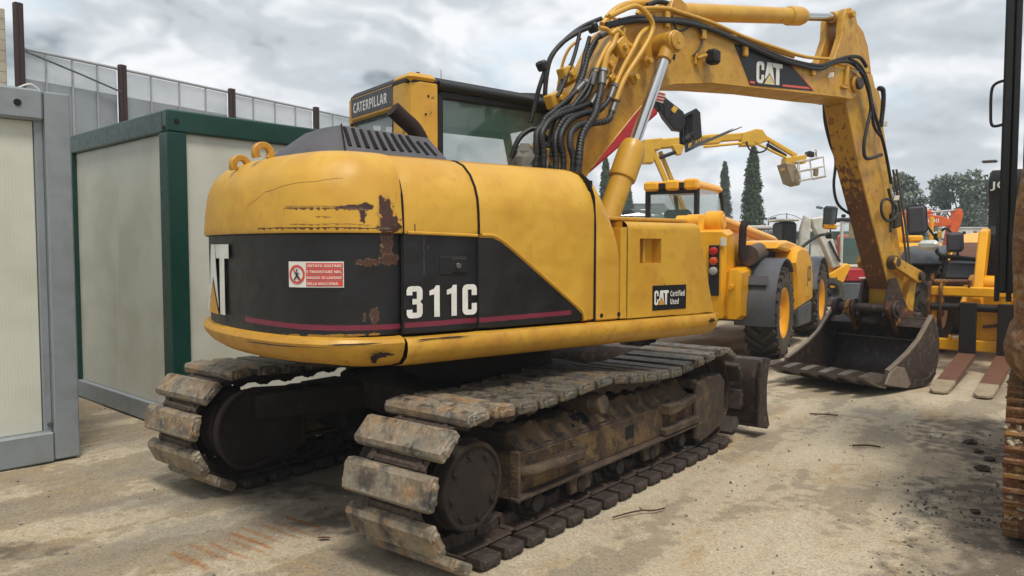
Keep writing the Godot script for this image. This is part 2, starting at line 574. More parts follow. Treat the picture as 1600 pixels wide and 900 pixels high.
	mat("tooth_steel", Color(0.37, 0.335, 0.30), 0.5, 0.3, grime, 2.0, nmid, 0.4, rgh)
	mat("roof_lining", Color(0.36, 0.37, 0.35), 0.9)
	mat("wood", Color(0.27, 0.205, 0.15), 0.9)
	var lf := StandardMaterial3D.new()
	lf.resource_name = "leaf"; lf.vertex_color_use_as_albedo = true; lf.roughness = 0.75
	lf.backlight_enabled = true; lf.backlight = Color(0.12, 0.14, 0.08)
	M["leaf"] = lf
	glass("glass", Color(0.42, 0.58, 0.53, 0.17))
	glass("glass_dark", Color(0.25, 0.32, 0.30, 0.55))
	var net := StandardMaterial3D.new()
	net.resource_name = "net"; net.transparency = BaseMaterial3D.TRANSPARENCY_ALPHA
	net.albedo_color = Color(0.66, 0.69, 0.71, 0.42); net.roughness = 0.8
	M["net"] = net
	net = net.duplicate(); net.albedo_color = Color(0.45, 0.47, 0.49, 0.10); net.resource_name = "far_net"
	M["far_net"] = net

# ---------------------------------------------------------------- camera, light, sky
func camera_and_light() -> void:
	var cam := Camera3D.new()
	cam.name = "camera"
	cam.keep_aspect = Camera3D.KEEP_HEIGHT
	cam.fov = 41.75
	cam.near = 0.05
	cam.far = 2500.0
	cam.position = V(0, 1.42, 0)
	cam.rotation_degrees = V(-3.008, 0, 0)
	add_child(cam)
	cam.current = true
	var sun := DirectionalLight3D.new()
	sun.name = "sun"
	sun.light_energy = 0.55
	sun.light_angular_distance = 14.0
	sun.light_color = Color(1.0, 0.965, 0.91)
	sun.shadow_enabled = true
	sun.look_at_from_position(V(1.5, 9, 4.0), Vector3.ZERO)
	add_child(sun)
	var e := Environment.new()
	e.background_mode = Environment.BG_SKY
	e.tonemap_mode = Environment.TONE_MAPPER_LINEAR
	e.tonemap_exposure = 1.6
	e.sdfgi_enabled = true
	e.ssao_enabled = true
	e.ssil_enabled = true
	e.fog_enabled = true
	e.fog_density = 0.002
	e.fog_light_color = Color(0.80, 0.84, 0.87)
	var sm := PanoramaSkyMaterial.new()
	sm.panorama = sky_picture()
	e.sky = Sky.new()
	e.sky.sky_material = sm
	e.background_energy_multiplier = 1.0
	var we := WorldEnvironment.new()
	we.name = "weather"
	we.environment = e
	add_child(we)

func sky_picture() -> ImageTexture:       # layered grey and white cloud with a few thin, bluish places
	var w := 2048
	var h := 1024
	var im := Image.create_empty(w, h, false, Image.FORMAT_RGB8)
	var a := FastNoiseLite.new()
	a.seed = 41; a.frequency = 0.55; a.fractal_octaves = 6; a.fractal_gain = 0.52
	var b := FastNoiseLite.new()
	b.seed = 8; b.frequency = 1.5; b.fractal_octaves = 6; b.fractal_gain = 0.55
	# heavier and brighter masses: azimuth, elevation, widths (degrees), weight (minus = bright)
	var mass := [[-12, 20.5, 24, 4.0, 0.85], [-21, 16.6, 6, 2.0, 0.40], [-15.4, 15.3, 3.2, 1.5, 0.42], [-6, 17.5, 7, 1.8, 0.4], [-27.5, 14.3, 6, 2.0, -0.55], [-20, 12.6, 9, 1.6, -0.35], [-8, 13.0, 9, 2.2, -0.35], [27, 12.8, 11, 4.2, 0.55], [16, 18.5, 12, 3.0, 0.25], [15, 9.6, 8, 1.8, 0.32], [8, 5.0, 12, 2.5, -0.2], [32, 6.5, 9, 2.0, -0.25], [70, 25, 30, 10, 0.5], [150, 30, 40, 12, 0.5], [-100, 28, 35, 9, 0.5], [-60, 40, 30, 12, 0.4]]
	im.fill(Color(0.42, 0.40, 0.36))
	for y in h / 2 + 12:
		var el := PI * (0.5 - (y + 0.5) / h)
		for x in w:
			var az := TAU * ((x + 0.5) / w - 0.5)
			var s := sin(maxf(el, 0.0))
			var c := cos(el)
			var k := 1.0 / (s + 0.42)
			var q := Vector3(sin(az) * c * k, 2.2 * s, -cos(az) * c * k) * 2.1
			var big := a.get_noise_3dv(q)
			var small := b.get_noise_3dv(q * 1.1 + Vector3(big * 1.2, 0, 0))
			var m := 0.0
			var dz := rad_to_deg(az) + small * 5.0
			var de := rad_to_deg(el) + big * 5.0 + small * 2.0
			for g in mass:
				var da: float = wrapf(dz - g[0], -180.0, 180.0) / g[2]
				var dl: float = (de - g[1]) / g[3]
				var r := da * da + dl * dl
				if r < 9.0: m += g[4] * exp(-r)
			var up := smoothstep(0.0, 0.9, s)
			var t := clampf(0.36 + big * 0.34 + small * 0.55 + m * 0.80 - 0.10 * (1.0 - smoothstep(0.0, 0.16, s)) - 0.1 * up, 0.0, 1.0)
			var bright := Color(0.81, 0.815, 0.825)
			var grey := Color(0.655, 0.68, 0.70)
			var dark := Color(0.40, 0.44, 0.46)
			var o := bright.lerp(grey, smoothstep(0.15, 0.55, t)) if t < 0.55 else grey.lerp(dark, smoothstep(0.55, 0.95, t))
			var blue := smoothstep(0.12, 0.5, b.get_noise_3dv(q * 0.55 + Vector3(7, 3, 1))) * (1.0 - smoothstep(0.45, 0.7, t))
			o = o.lerp(Color(0.66, 0.73, 0.785), blue * 0.55)
			im.set_pixel(x, y, o)
	return tex(im)

# ---------------------------------------------------------------- ground
func ground() -> void:
	var n := 1024
	var span := 16.0
	var along := FastNoiseLite.new()
	along.seed = 21; along.frequency = 0.9; along.fractal_octaves = 5
	var grit := FastNoiseLite.new()
	grit.seed = 4; grit.frequency = 7.0; grit.fractal_octaves = 3
	var pale := PackedByteArray(); pale.resize(n * n)
	var grey := PackedByteArray(); grey.resize(n * n)
	var soil := PackedByteArray(); soil.resize(n * n)
	var ochre := PackedByteArray(); ochre.resize(n * n)
	var dark_spots := [[2.35, -3.5, 0.5, 0.42], [2.75, -4.25, 0.42, 0.5], [3.3, -5.3, 0.55, 0.5], [2.0, -3.05, 0.55, 0.3], [3.75, -6.1, 0.5, 0.3], [-1.3, -4.45, 0.5, 0.25], [-2.4, -3.5, 0.35, 0.12], [-0.9, -3.9, 0.35, 0.2]]
	for j in n:
		var z := -14.0 + span * j / n
		for i in n:
			var x := -6.0 + span * i / n
			var u := x * 0.62 - z * 0.78
			var v := x * 0.78 + z * 0.62
			var a := along.get_noise_2d(u * 0.55, v * 1.9)
			var b := along.get_noise_2d(u * 0.9 + 40.0, v * 1.3 + 17.0)
			var f := grit.get_noise_2d(x, z)
			var left := smoothstep(0.2, -1.6, x)
			pale[j * n + i] = int(255.0 * clampf(0.5 + a * 0.95 + f * 0.35 + left * 0.06, 0, 1))
			grey[j * n + i] = int(255.0 * clampf(0.30 + b * 0.9 + f * 0.25 + left * 0.26, 0, 1))
			ochre[j * n + i] = int(255.0 * clampf(0.40 - b * 0.8 + a * 0.3 + f * 0.2, 0, 1))
			var m := 0.0
			for s in dark_spots:
				var d: float = pow((x - s[0]) / s[2], 2) + pow((z - s[1]) / s[3], 2)
				if d < 6.0: m += exp(-d)
			soil[j * n + i] = int(255.0 * clampf(m * 0.75 + (f * 0.6 + a * 0.4) * minf(1.0, m * 2.2), 0, 1))
	var im := blank(n, n, Color(0.765, 0.71, 0.615))
	var dirt := Image.create_empty(64, 1, false, Image.FORMAT_L8)
	for k in 64: dirt.set_pixel(k, 0, Color.WHITE * smoothstep(6.6 / 16.0, 4.2 / 16.0, k / 64.0))
	dirt.resize(n, n)
	over(im, dirt, 0.0, 1.0, Color(0.57, 0.525, 0.45), 0.62)
	var L := func(d: PackedByteArray) -> Image: return Image.create_from_data(n, n, false, Image.FORMAT_L8, d)
	over(im, L.call(ochre), 0.55, 0.85, Color(0.67, 0.55, 0.38), 0.45)
	over(im, L.call(pale), 0.52, 0.80, Color(0.80, 0.755, 0.665), 0.75)
	over(im, L.call(pale), 0.44, 0.22, Color(0.58, 0.53, 0.46), 0.6)
	over(im, L.call(grey), 0.62, 0.95, Color(0.54, 0.52, 0.495), 0.45)
	over(im, L.call(soil), 0.18, 0.9, Color(0.35, 0.31, 0.275), 0.75)
	# rust marks left by grousers
	for k in 12:
		var x0 := -1.60 + 0.036 * k + 0.05 * sin(k * 5.1)
		var z0 := -3.46 - 0.046 * k + 0.02 * sin(k * 2.3)
		for s in 90:
			var t := s / 90.0
			var wob := 0.004 * sin(t * 9.0 + k)
			for w in 2:
				var px := int((x0 + 0.30 * t + 6.0) / span * n)
				var py := int((z0 + 0.21 * t + wob + 14.0) / span * n) + w
				var strength: float = (0.03 if w else 0.14) * (0.35 + 0.65 * absf(grit.get_noise_2d(t * 3.0 + k * 9.0, k))) * smoothstep(0.0, 0.1, t) * smoothstep(1.0, 0.7, t) * 1.6
				im.set_pixel(px, py, im.get_pixel(px, py).lerp(Color(0.62, 0.32, 0.12), minf(0.85, strength)))
	im.resize(2048, 2048, Image.INTERPOLATE_CUBIC)
	var m := StandardMaterial3D.new()
	m.resource_name = "dusty_ground"
	m.albedo_texture = tex(im)
	m.roughness = 0.95
	m.uv1_scale = Vector3.ONE
	var g := blank(1024, 1024, Color(0.88, 0.875, 0.865))
	var fa := noise(1024, 1024, 0.16, 31, 3, FastNoiseLite.TYPE_VALUE)
	var fb := noise(1024, 1024, 0.05, 33, 5)
	over(g, fb, 0.5, 0.8, Color(0.84, 0.825, 0.80), 0.8)
	over(g, fa, 0.55, 0.80, Color(1.12, 1.10, 1.06).clamp(), 0.95)
	over(g, fa, 0.40, 0.12, Color(0.62, 0.60, 0.57), 0.7)
	var fc := noise(1024, 1024, 0.028, 35, 2, FastNoiseLite.TYPE_CELLULAR)
	over(g, fc, 0.30, 0.05, Color(1, 0.99, 0.96), 0.35)
	m.detail_enabled = true
	m.detail_blend_mode = BaseMaterial3D.BLEND_MODE_MUL
	m.detail_uv_layer = BaseMaterial3D.DETAIL_UV_2
	m.detail_albedo = tex(g)
	fa.blend_rect(fb, Rect2i(0, 0, 1, 1), Vector2i.ZERO)
	m.detail_normal = bumps(fa, 1.6)
	M["ground"] = m
	# one sheet, close-meshed near the camera, to the horizon
	var line := func(mid: float) -> Array:
		var o := []
		var t := -1.0
		for k in 161:
			t = (k - 80) / 80.0
			o.append(mid + 11.0 * t + 620.0 * pow(t, 9))
		return o
	var xs: Array = line.call(0.5)
	var zs: Array = line.call(-7.0)
	var st := SurfaceTool.new()
	st.begin(Mesh.PRIMITIVE_TRIANGLES)
	var hgt := FastNoiseLite.new()
	hgt.seed = 77; hgt.frequency = 0.8; hgt.fractal_octaves = 4
	for z in zs:
		for x in xs:
			var y := hgt.get_noise_2d(x, z) * 0.012 - 0.006
			var dd := Vector2(x - 0.6, z + 4.9).length()
			y -= 0.004 * clampf(dd - 12.0, 0.0, 1.0)
			st.set_uv(Vector2((x + 6.0) / 16.0, (z + 14.0) / 16.0))
			st.set_uv2(Vector2(x, z) / 1.3)
			st.add_vertex(V(x, minf(y, 0.0), z))
	for j in 160:
		for i in 160:
			var k := j * 161 + i
			for t in [k, k + 1, k + 161, k + 1, k + 162, k + 161]: st.add_index(t)
	st.generate_normals()
	st.generate_tangents()
	var o := obj("ground", st.commit(), M["ground"])
	tag(o, "dusty pale limestone yard surface with grey smears and dark soil patches", "ground", "", "structure")

# ---------------------------------------------------------------- site cabins and fence
# a steel-framed cabin: x runs along the long wall from the corner nearest the camera, z = 0 is the wall that faces the camera's side, z < 0 behind it
func site_cabin(called: String, label: String, x: Transform3D, len: float, wide: float, h: float, paint: String, floor_paint: String, post: float) -> void:
	var t := thing(called, label, "site cabin", x)
	for c in [[post / 2, -post / 2], [len - post / 2, -post / 2], [post / 2, -wide + post / 2], [len - post / 2, -wide + post / 2]]:
		obj("corner_post", mb().box(V(post, h - 0.34, post), at(V(c[0], h / 2 + 0.0, c[1])), 0.006), paint, t)
	for z in [-0.045, -wide + 0.045]:
		obj("roof_rail", mb().box(V(len, 0.17, 0.09), at(V(len / 2, h - 0.085, z)), 0.012), paint, t)
		obj("floor_rail", mb().box(V(len, 0.17, 0.09), at(V(len / 2, 0.085, z)), 0.01), floor_paint, t)
	for xx in [0.045, len - 0.045]:
		obj("roof_rail", mb().box(V(0.086, 0.166, wide - 0.18), at(V(xx, h - 0.085, -wide / 2)), 0.01), paint, t)
		obj("floor_rail", mb().box(V(0.086, 0.166, wide - 0.18), at(V(xx, 0.085, -wide / 2)), 0.01), floor_paint, t)
	for k in range(0, int(ceil((len - 2 * post) / 1.0))):
		var w := minf(1.0, len - 2 * post - k)
		for z in [-0.06, -wide + 0.06]:
			obj("wall_panel", mb().box(V(w - 0.002, h - 0.34, 0.04), at(V(post + k + w / 2, h / 2, z)), 0.002), "cream", t)
	for k in range(0, int(ceil((wide - 2 * post) / 1.0))):
		var w := minf(1.0, wide - 2 * post - k)
		for xx in [0.06, len - 0.06]:
			obj("wall_panel", mb().box(V(0.04, h - 0.34, w - 0.002), at(V(xx, h / 2, -post - k - w / 2)), 0.002), "cream", t)
	obj("roof", mb().box(V(len - 0.18, 0.03, wide - 0.18), at(V(len / 2, h - 0.03, -wide / 2))), floor_paint, t)
	obj("lifting_hole", mb().cyl(V(post * 0.5, h - 0.09, 0.0), V(post * 0.5, h - 0.09, 0.003), 0.022), "void", t)
	obj("drain_hole", mb().box(V(0.003, 0.03, 0.045), at(V(-0.001, h - 0.14, -0.05))), "void", t)

func site_cabins() -> void:
	site_cabin("green_site_cabin", "cream-panelled site cabin with dark green steel frame behind the excavator's tail", heading(42, V(-2.62, 0, -5.79)), 2.6, 2.2, 2.48, "green_paint", "galvanised", 0.15)
	# the grey one: its near corner is at the right end of the wall that is seen
	var t := thing("grey_site_cabin", "cream-panelled site cabin with galvanised grey steel frame at the left edge", "site cabin", heading(44, V(-2.94, 0, -5.08)))
	var h := 2.45
	var p := 0.17
	obj("corner_post", mb().box(V(0.15, h - 0.02, p), at(V(-0.075, h / 2, -p / 2)), 0.008), "galvanised", t)
	obj("post_lip", mb().box(V(0.05, h - 0.36, 0.05), at(V(-0.175, h / 2 - 0.01, -0.075)), 0.006), "galvanised", t)
	obj("corner_post", mb().box(V(p, h - 0.02, p), at(V(-p / 2, h / 2, -2.2)), 0.008), "galvanised", t)
	obj("roof_rail", mb().box(V(3.8, 0.20, 0.10), at(V(-0.153 - 1.9, h - 0.10, -0.055)), 0.015), "galvanised", t)
	obj("floor_rail", mb().box(V(3.8, 0.20, 0.12), at(V(-0.153 - 1.9, 0.10, -0.06)), 0.01), "galvanised", t)
	obj("roof_rail", mb().box(V(0.10, 0.20, 1.9), at(V(-0.055, h - 0.10, -1.14)), 0.015), "galvanised", t)
	obj("floor_rail", mb().box(V(0.10, 0.20, 1.9), at(V(-0.055, 0.10, -1.14)), 0.01), "galvanised", t)
	for k in 4:
		obj("wall_panel", mb().box(V(0.96, h - 0.404, 0.04), at(V(-0.205 - 0.48 - 0.962 * k, h / 2, -0.09)), 0.002), "cream", t)
	for k in 2:
		obj("wall_panel", mb().box(V(0.04, h - 0.404, 0.95), at(V(-0.06, h / 2, -0.19 - 0.475 - 0.952 * k)), 0.002), "cream", t)
	obj("roof", mb().box(V(3.7, 0.03, 2.1), at(V(-2.0, h - 0.05, -1.15))), "galvanised", t)
	obj("drain_hole", mb().cyl(V(-0.30, h - 0.10, -0.006), V(-0.30, h - 0.10, 0.0015), 0.022), "void", t)
	obj("bolt", mb().cyl(V(-0.165, 0.25, -0.05), V(-0.165, 0.25, -0.035), 0.016, -1, 8), "fitting", t)
	obj("strap_scrap", mb().tube(curve([V(-0.28, h + 0.003, -0.05), V(-0.22, h + 0.03, -0.03), V(-0.16, h + 0.004, -0.06)]), 0.006, 5), "white_vinyl", t)
	var gap := thing("timber_sleeper", "dark timber sleepers tucked under the green-framed cabin's end wall", "timber", heading(42, V(-2.62, 0, -5.79)))
	for k in 3:
		obj("sleeper", mb().box(V(0.25, 0.04, 0.12), at(V(0.15, -0.02, -0.45 - 0.6 * k)), 0.005), "wood", gap)

func fence() -> void:
	var t := thing("windbreak_fence", "tall grey sheet and netting windbreak on rusty brown posts behind the cabins", "fence", heading(31, V(-9.0, 0, -17.6)))
	for k in range(-1, 5):
		var tall := 5.62 if k >= 0 else 6.42
		var x := 3.02 * k if k >= 0 else -2.2
		obj("post", mb().box(V(0.16, tall, 0.13), at(V(x, tall / 2, 0.06)), 0.012).box(V(0.04, tall - 0.02, 0.19), at(V(x, tall / 2, 0.06))), "brown_paint", t)
	for k in range(-1, 4):
		var x0 := 3.02 * k if k >= 0 else -2.2
		var w := 3.02 if k >= 0 else 2.2
		obj("top_rail", mb().cyl(V(x0 + 0.08, 5.53, 0), V(x0 + w - 0.08, 5.53, 0), 0.035, -1, 8), "rail_pale", t)
		for j in 3:
			var xx := x0 + w * (j + 1) / 4.0
			obj("mullion", mb().box(V(0.035, 5.48, 0.03), at(V(xx, 2.755, 0.0))), "rail_pale", t)
		obj("net_panel", mb().box(V(w - 0.16, 0.56, 0.006), at(V(x0 + w / 2, 5.21, -0.03))), "net", t)
		obj("sheet_panel", mb().box(V(w - 0.16, 4.92, 0.012), at(V(x0 + w / 2, 2.47, -0.035))), "sheet_grey", t)
	obj("stay_cable", mb().tube([V(-2.1, 5.46, 0.1), V(-1.0, 5.22, 0.1), V(0.0, 4.98, 0.1)], 0.022, 6), "grey_steel", t)
	# the taller beige panel that goes on towards the left
	var b := mb()
	for k in 12:
		b.box(V(0.16, 0.20, 0.05), at(V(-2.4, 6.22 - 0.21 * k, 0.06)))
	var g := thing("beige_sheet_hoarding", "beige ribbed sheet hoarding beyond the tall brown post at the far left", "hoarding", heading(58, V(-10.22, 0, -15.7)))
	for k in 11:
		obj("sheet", mb().box(V(3.0, 0.21, 0.05), at(V(-1.62, 6.18 - 0.2125 * k, -0.02)), 0.008), "sheet_beige", g)
	obj("lower_sheet", mb().box(V(3.0, 3.9, 0.03), at(V(-1.62, 1.95, -0.03))), "sheet_grey", g)
	obj("post", mb().box(V(0.14, 6.3, 0.14), at(V(-3.0, 3.15, -0.12)), 0.01), "brown_paint", g)

# ---------------------------------------------------------------- the excavator (its own axes: x forward, y up, z to its right; the tracks stand 14.4 degrees off the house)
var body_line := PackedVector2Array()     # plan of the tail from the right seam round to the left, as (x, z)
var body_run := PackedFloat32Array()

func tail_plan() -> void:
	var q := []
	for c in [[-1.17, 1.10], [-1.42, 1.075], [-1.6, 0.93], [-1.69, 0.66], [-1.73, 0.36], [-1.725, 0.06], [-1.67, -0.24], [-1.55, -0.52], [-1.36, -0.77], [-1.1, -0.93]]:
		q.append(V(c[0], 0, c[1]))
	var run := 0.0
	for c in curve(q, 10):
		if body_line.size(): run += body_line[-1].distance_to(Vector2(c.x, c.z))
		body_line.append(Vector2(c.x, c.z))
		body_run.append(run)

# [point, outward normal] of the house side at arc length q from the seam (q > 0 straight forward, q < 0 round the tail)
func side_at(q: float) -> Array:
	if q >= 0.0:
		return [Vector2(-1.17 + q, 1.10), Vector2(0, 1)]
	var i := 1
	while i < body_run.size() - 1 and body_run[i] < -q: i += 1
	var f := (-q - body_run[i - 1]) / (body_run[i] - body_run[i - 1])
	var p := body_line[i - 1].lerp(body_line[i], f)
	var nrm := func(k: int) -> Vector2:
		var d := (body_line[mini(k + 1, body_line.size() - 1)] - body_line[maxi(k - 1, 0)]).normalized()
		return Vector2(d.y, -d.x) if k > 0 else Vector2(0, 1)
	var n: Vector2 = nrm.call(i - 1).lerp(nrm.call(i), f).normalized()
	if n.dot(p - Vector2(-0.6, 0.1)) < 0: n = -n
	return [p, n]

func on_side(q: float, y: float, proud := 0.0) -> Vector3:
	var s := side_at(q)
	return V(s[0].x + s[1].x * proud, y, s[0].y + s[1].y * proud)

func side_uv(q: float, y: float) -> Vector2:
	return Vector2((q + 2.0) / 3.3, 1.0 - (y - 0.85) / 1.05)

# a shell along the side; prof is [(inset, y) ...]
func side_shell(q0: float, q1: float, prof: Callable, step := 0.045) -> B:
	var b := mb()
	b.use_uv = true
	var rings := []
	var uvs := []
	var n := maxi(2, int(ceil((q1 - q0) / step)) + 1)
	for k in n:
		var q := lerpf(q0, q1, float(k) / (n - 1))
		var ring := PackedVector3Array()
		var uv := PackedVector2Array()
		var w := 0.0
		var edge := 0.012 if k == 0 or k == n - 1 else 0.0
		for c in prof.call(q):
			ring.append(on_side(q, c[1], -c[0] - edge))
			uv.append(side_uv(q, c[1]))
		rings.append(ring); uvs.append(uv)
		if k == 0: rings.append(ring); uvs.append(uv)
	rings.remove_at(1); uvs.remove_at(1)
	b.loft(rings, false, false, uvs)
	return b

func house_texture() -> void:
	var w := 2048
	var h := 652
	var sc := w / 3.3
	var im := blank(w, h, YEL)
	var fx := func(q: float) -> int: return int((q + 2.0) * sc)
	var fy := func(y: float) -> int: return int((1.0 - (y - 0.85) / 1.05) * h)
	var n1 := noise(w, h, 0.004, 51, 4)
	var n2 := noise(w, h, 0.05, 52, 4)
	var n3 := noise(w, h, 0.03, 53, 3); n3.resize(w, 24); n3.resize(w, h)
	var n4 := noise(w, h, 0.03, 54, 3); n4.resize(48, h); n4.resize(w, h)
	over(im, n1, 0.4, 0.8, Color(0.755, 0.56, 0.18), 0.7)
	# black band: whole height on the tail and the engine door, falling away along the next door
	im.fill_rect(Rect2i(0, fy.call(1.487), fx.call(0.418), fy.call(0.99) - fy.call(1.487)), Color(0.06, 0.062, 0.08))
	var edge := [[0.418, 1.472], [0.50, 1.470], [0.55, 1.450], [0.62, 1.405], [1.045, 1.105], [1.10, 1.06], [1.108, 1.02], [1.108, 0.99]]
	for i in edge.size() - 1:
		var x0: int = fx.call(edge[i][0])
		var x1: int = fx.call(edge[i + 1][0])
		for x in range(x0, x1):
			var y := lerpf(edge[i][1], edge[i + 1][1], float(x - x0) / (x1 - x0))
			im.fill_rect(Rect2i(x, fy.call(y), 1, fy.call(0.99) - fy.call(y)), Color(0.07, 0.068, 0.072))
	# the red line along the foot of the band
	for seg in [[-0.93, -0.004, 1.082, 1.062], [0.004, 0.414, 1.065, 1.068], [0.424, 1.02, 1.066, 1.074]]:
		var x0: int = fx.call(seg[0])
		var x1: int = fx.call(seg[1])
		for x in range(x0, x1):
			var y := lerpf(seg[2], seg[3], float(x - x0) / (x1 - x0))
			im.fill_rect(Rect2i(x, fy.call(y + 0.012), 1, 15), Color(0.45, 0.14, 0.22))
	over(im, n3, 0.62, 1.0, Color(0.45, 0.36, 0.24), 0.16)
	over(im, n4, 0.72, 1.0, Color(0.35, 0.31, 0.27), 0.18)
	over(im, n2, 0.80, 0.97, Color(0.42, 0.33, 0.20), 0.25)
	# bare, rusted places and scratches
	var rr := Color(0.28, 0.15, 0.11)
	var pale := Color(0.72, 0.62, 0.44, 0.8)
	for s in [[-0.085, 1.565, 0.036, 0.072], [-0.07, 1.525, 0.055, 0.036], [-0.105, 1.615, 0.022, 0.034]]:
		rust_patch(im, fx.call(s[0]), fy.call(s[1]), s[2] * sc, s[3] * h / 1.05, rr, Color(0.45, 0.28, 0.10, 0.5), int(s[1] * 1000), 0.75, 0.035)
	for s in [[-0.078, 1.44, 0.028, 0.062], [-0.066, 1.372, 0.042, 0.024], [-0.17, 1.356, 0.05, 0.016], [-0.14, 1.12, 0.02, 0.036], [-0.19, 1.115, 0.007, 0.018]]:
		rust_patch(im, fx.call(s[0]), fy.call(s[1]), s[2] * sc, s[3] * h / 1.05, rr.lightened(0.06), pale, int(s[1] * 1000) + 7, 0.6, 0.05)
	rust_patch(im, fx.call(-0.185), fy.call(1.605), 0.03 * sc, 0.014 * h, Color(0.22, 0.12, 0.09), Color(0.4, 0.25, 0.1, 0.4), 91, 0.6, 0.05)
	rust_patch(im, fx.call(-0.24), fy.call(1.60), 0.06 * sc, 0.009 * h, Color(0.22, 0.12, 0.09), Color(0.4, 0.25, 0.1, 0.3), 92, 0.7, 0.04)
	rust_patch(im, fx.call(-0.20), fy.call(1.565), 0.014 * sc, 0.03 * h, Color(0.25, 0.13, 0.09), pale, 93, 0.8, 0.06)
	var hair := FastNoiseLite.new()
	hair.seed = 5; hair.frequency = 0.012; hair.fractal_octaves = 3
	for s in [[-0.56, -0.17, 1.598, 1.592, 5, 0.75, 0.0], [-0.55, -0.20, 1.606, 1.602, 7, 0.3, 0.0], [-0.74, -0.07, 1.512, 1.510, 5, 0.85, 0.002], [-0.52, -0.16, 1.526, 1.524, 3, 0.5, 0.004], [-0.85, -0.70, 1.613, 1.675, 2, 0.6, 0.01], [-0.70, -0.52, 1.675, 1.705, 2, 0.6, 0.006], [-0.52, -0.28, 1.705, 1.725, 2, 0.5, 0.006], [-0.90, -0.85, 1.50, 1.613, 2, 0.35, 0.004], [-0.40, -0.33, 1.560, 1.556, 4, 0.5, 0.0], [0.02, 0.40, 1.10, 1.115, 1, 0.25, 0.006], [0.5, 1.0, 1.15, 1.20, 1, 0.2, 0.01], [0.46, 0.8, 1.30, 1.18, 1, 0.18, 0.01]]:
		var x0: int = fx.call(s[0])
		var x1: int = fx.call(s[1])
		for x in range(x0, x1):
			var f := float(x - x0) / (x1 - x0)
			var y: int = fy.call(lerpf(s[2], s[3], f) + hair.get_noise_1d(x) * s[6])
			var thick := int(s[4] * (0.35 + 1.1 * absf(hair.get_noise_1d(x * 3.7 + 500.0)) * 2.0)) if s[4] > 2 else int(s[4])
			for k in maxi(1, thick):
				var old := im.get_pixel(x, clampi(y + k, 0, h - 1))
				im.set_pixel(x, clampi(y + k, 0, h - 1), old.lerp(Color(0.26, 0.15, 0.08) if old.v > 0.3 else Color(0.5, 0.46, 0.42), s[5]))
	# a scraped line and a worn foot on the band
	rust_patch(im, fx.call(-0.35), fy.call(1.035), 0.22 * sc, 0.006 * h, Color(0.62, 0.46, 0.16), Color(0.3, 0.2, 0.1, 0.4), 97, 0.9, 0.02)
	for c in [[0.055, 1.53, 3, 26], [0.107, 1.49, 2, 120], [0.13, 1.43, 3, 10]]:
		for k in c[3]:
			im.fill_rect(Rect2i(fx.call(c[0]) + (k / 17) % 2, fy.call(c[1]) + k, c[2], 1), Color(0.2, 0.14, 0.08) if c[1] > 1.5 else Color(0.3, 0.29, 0.29))
	var m := mat("house_paint", Color.WHITE, 0.5, 0.0, tex(im))
	m.uv1_triplanar = false
	m.texture_repeat = false
	var rt := blank(512, 256, Color(0.8, 0.8, 0.8))
	over(rt, noise(512, 256, 0.02, 61, 4), 0.4, 0.8, Color(1, 1, 1), 0.8)
	m.roughness_texture = tex(rt)
	m.roughness = 0.56
	m.normal_enabled = true
	m.normal_texture = bumps(noise(1024, 326, 0.008, 63, 3), 14.0)
	m.normal_scale = 0.22

# the maker's word in unit size: [white polygons, the triangle]
func cat_logo() -> Array:
	var c := P([0.29, 0.62, 0.29, 0.86, 0.265, 0.95, 0.21, 1, 0.08, 1, 0.025, 0.95, 0, 0.86, 0, 0.14, 0.025, 0.05, 0.08, 0, 0.21, 0, 0.24, 0.02, 0.29, 0.20, 0.29, 0.40, 0.185, 0.40, 0.185, 0.19, 0.165, 0.16, 0.125, 0.16, 0.105, 0.19, 0.105, 0.81, 0.125, 0.84, 0.165, 0.84, 0.185, 0.81, 0.185, 0.62])
	var a := P([0.405, 1, 0.585, 1, 0.70, 0.07, 0.50, 0.53, 0.345, 0.21, 0.315, 0.28])
	var t := P([0.60, 1, 1, 1, 1, 0.80, 0.885, 0.80, 0.885, 0, 0.745, 0, 0.745, 0.80, 0.625, 0.80])
	return [[c, a, t], [P([0.50, 0.47, 0.285, 0, 0.71, 0])]]

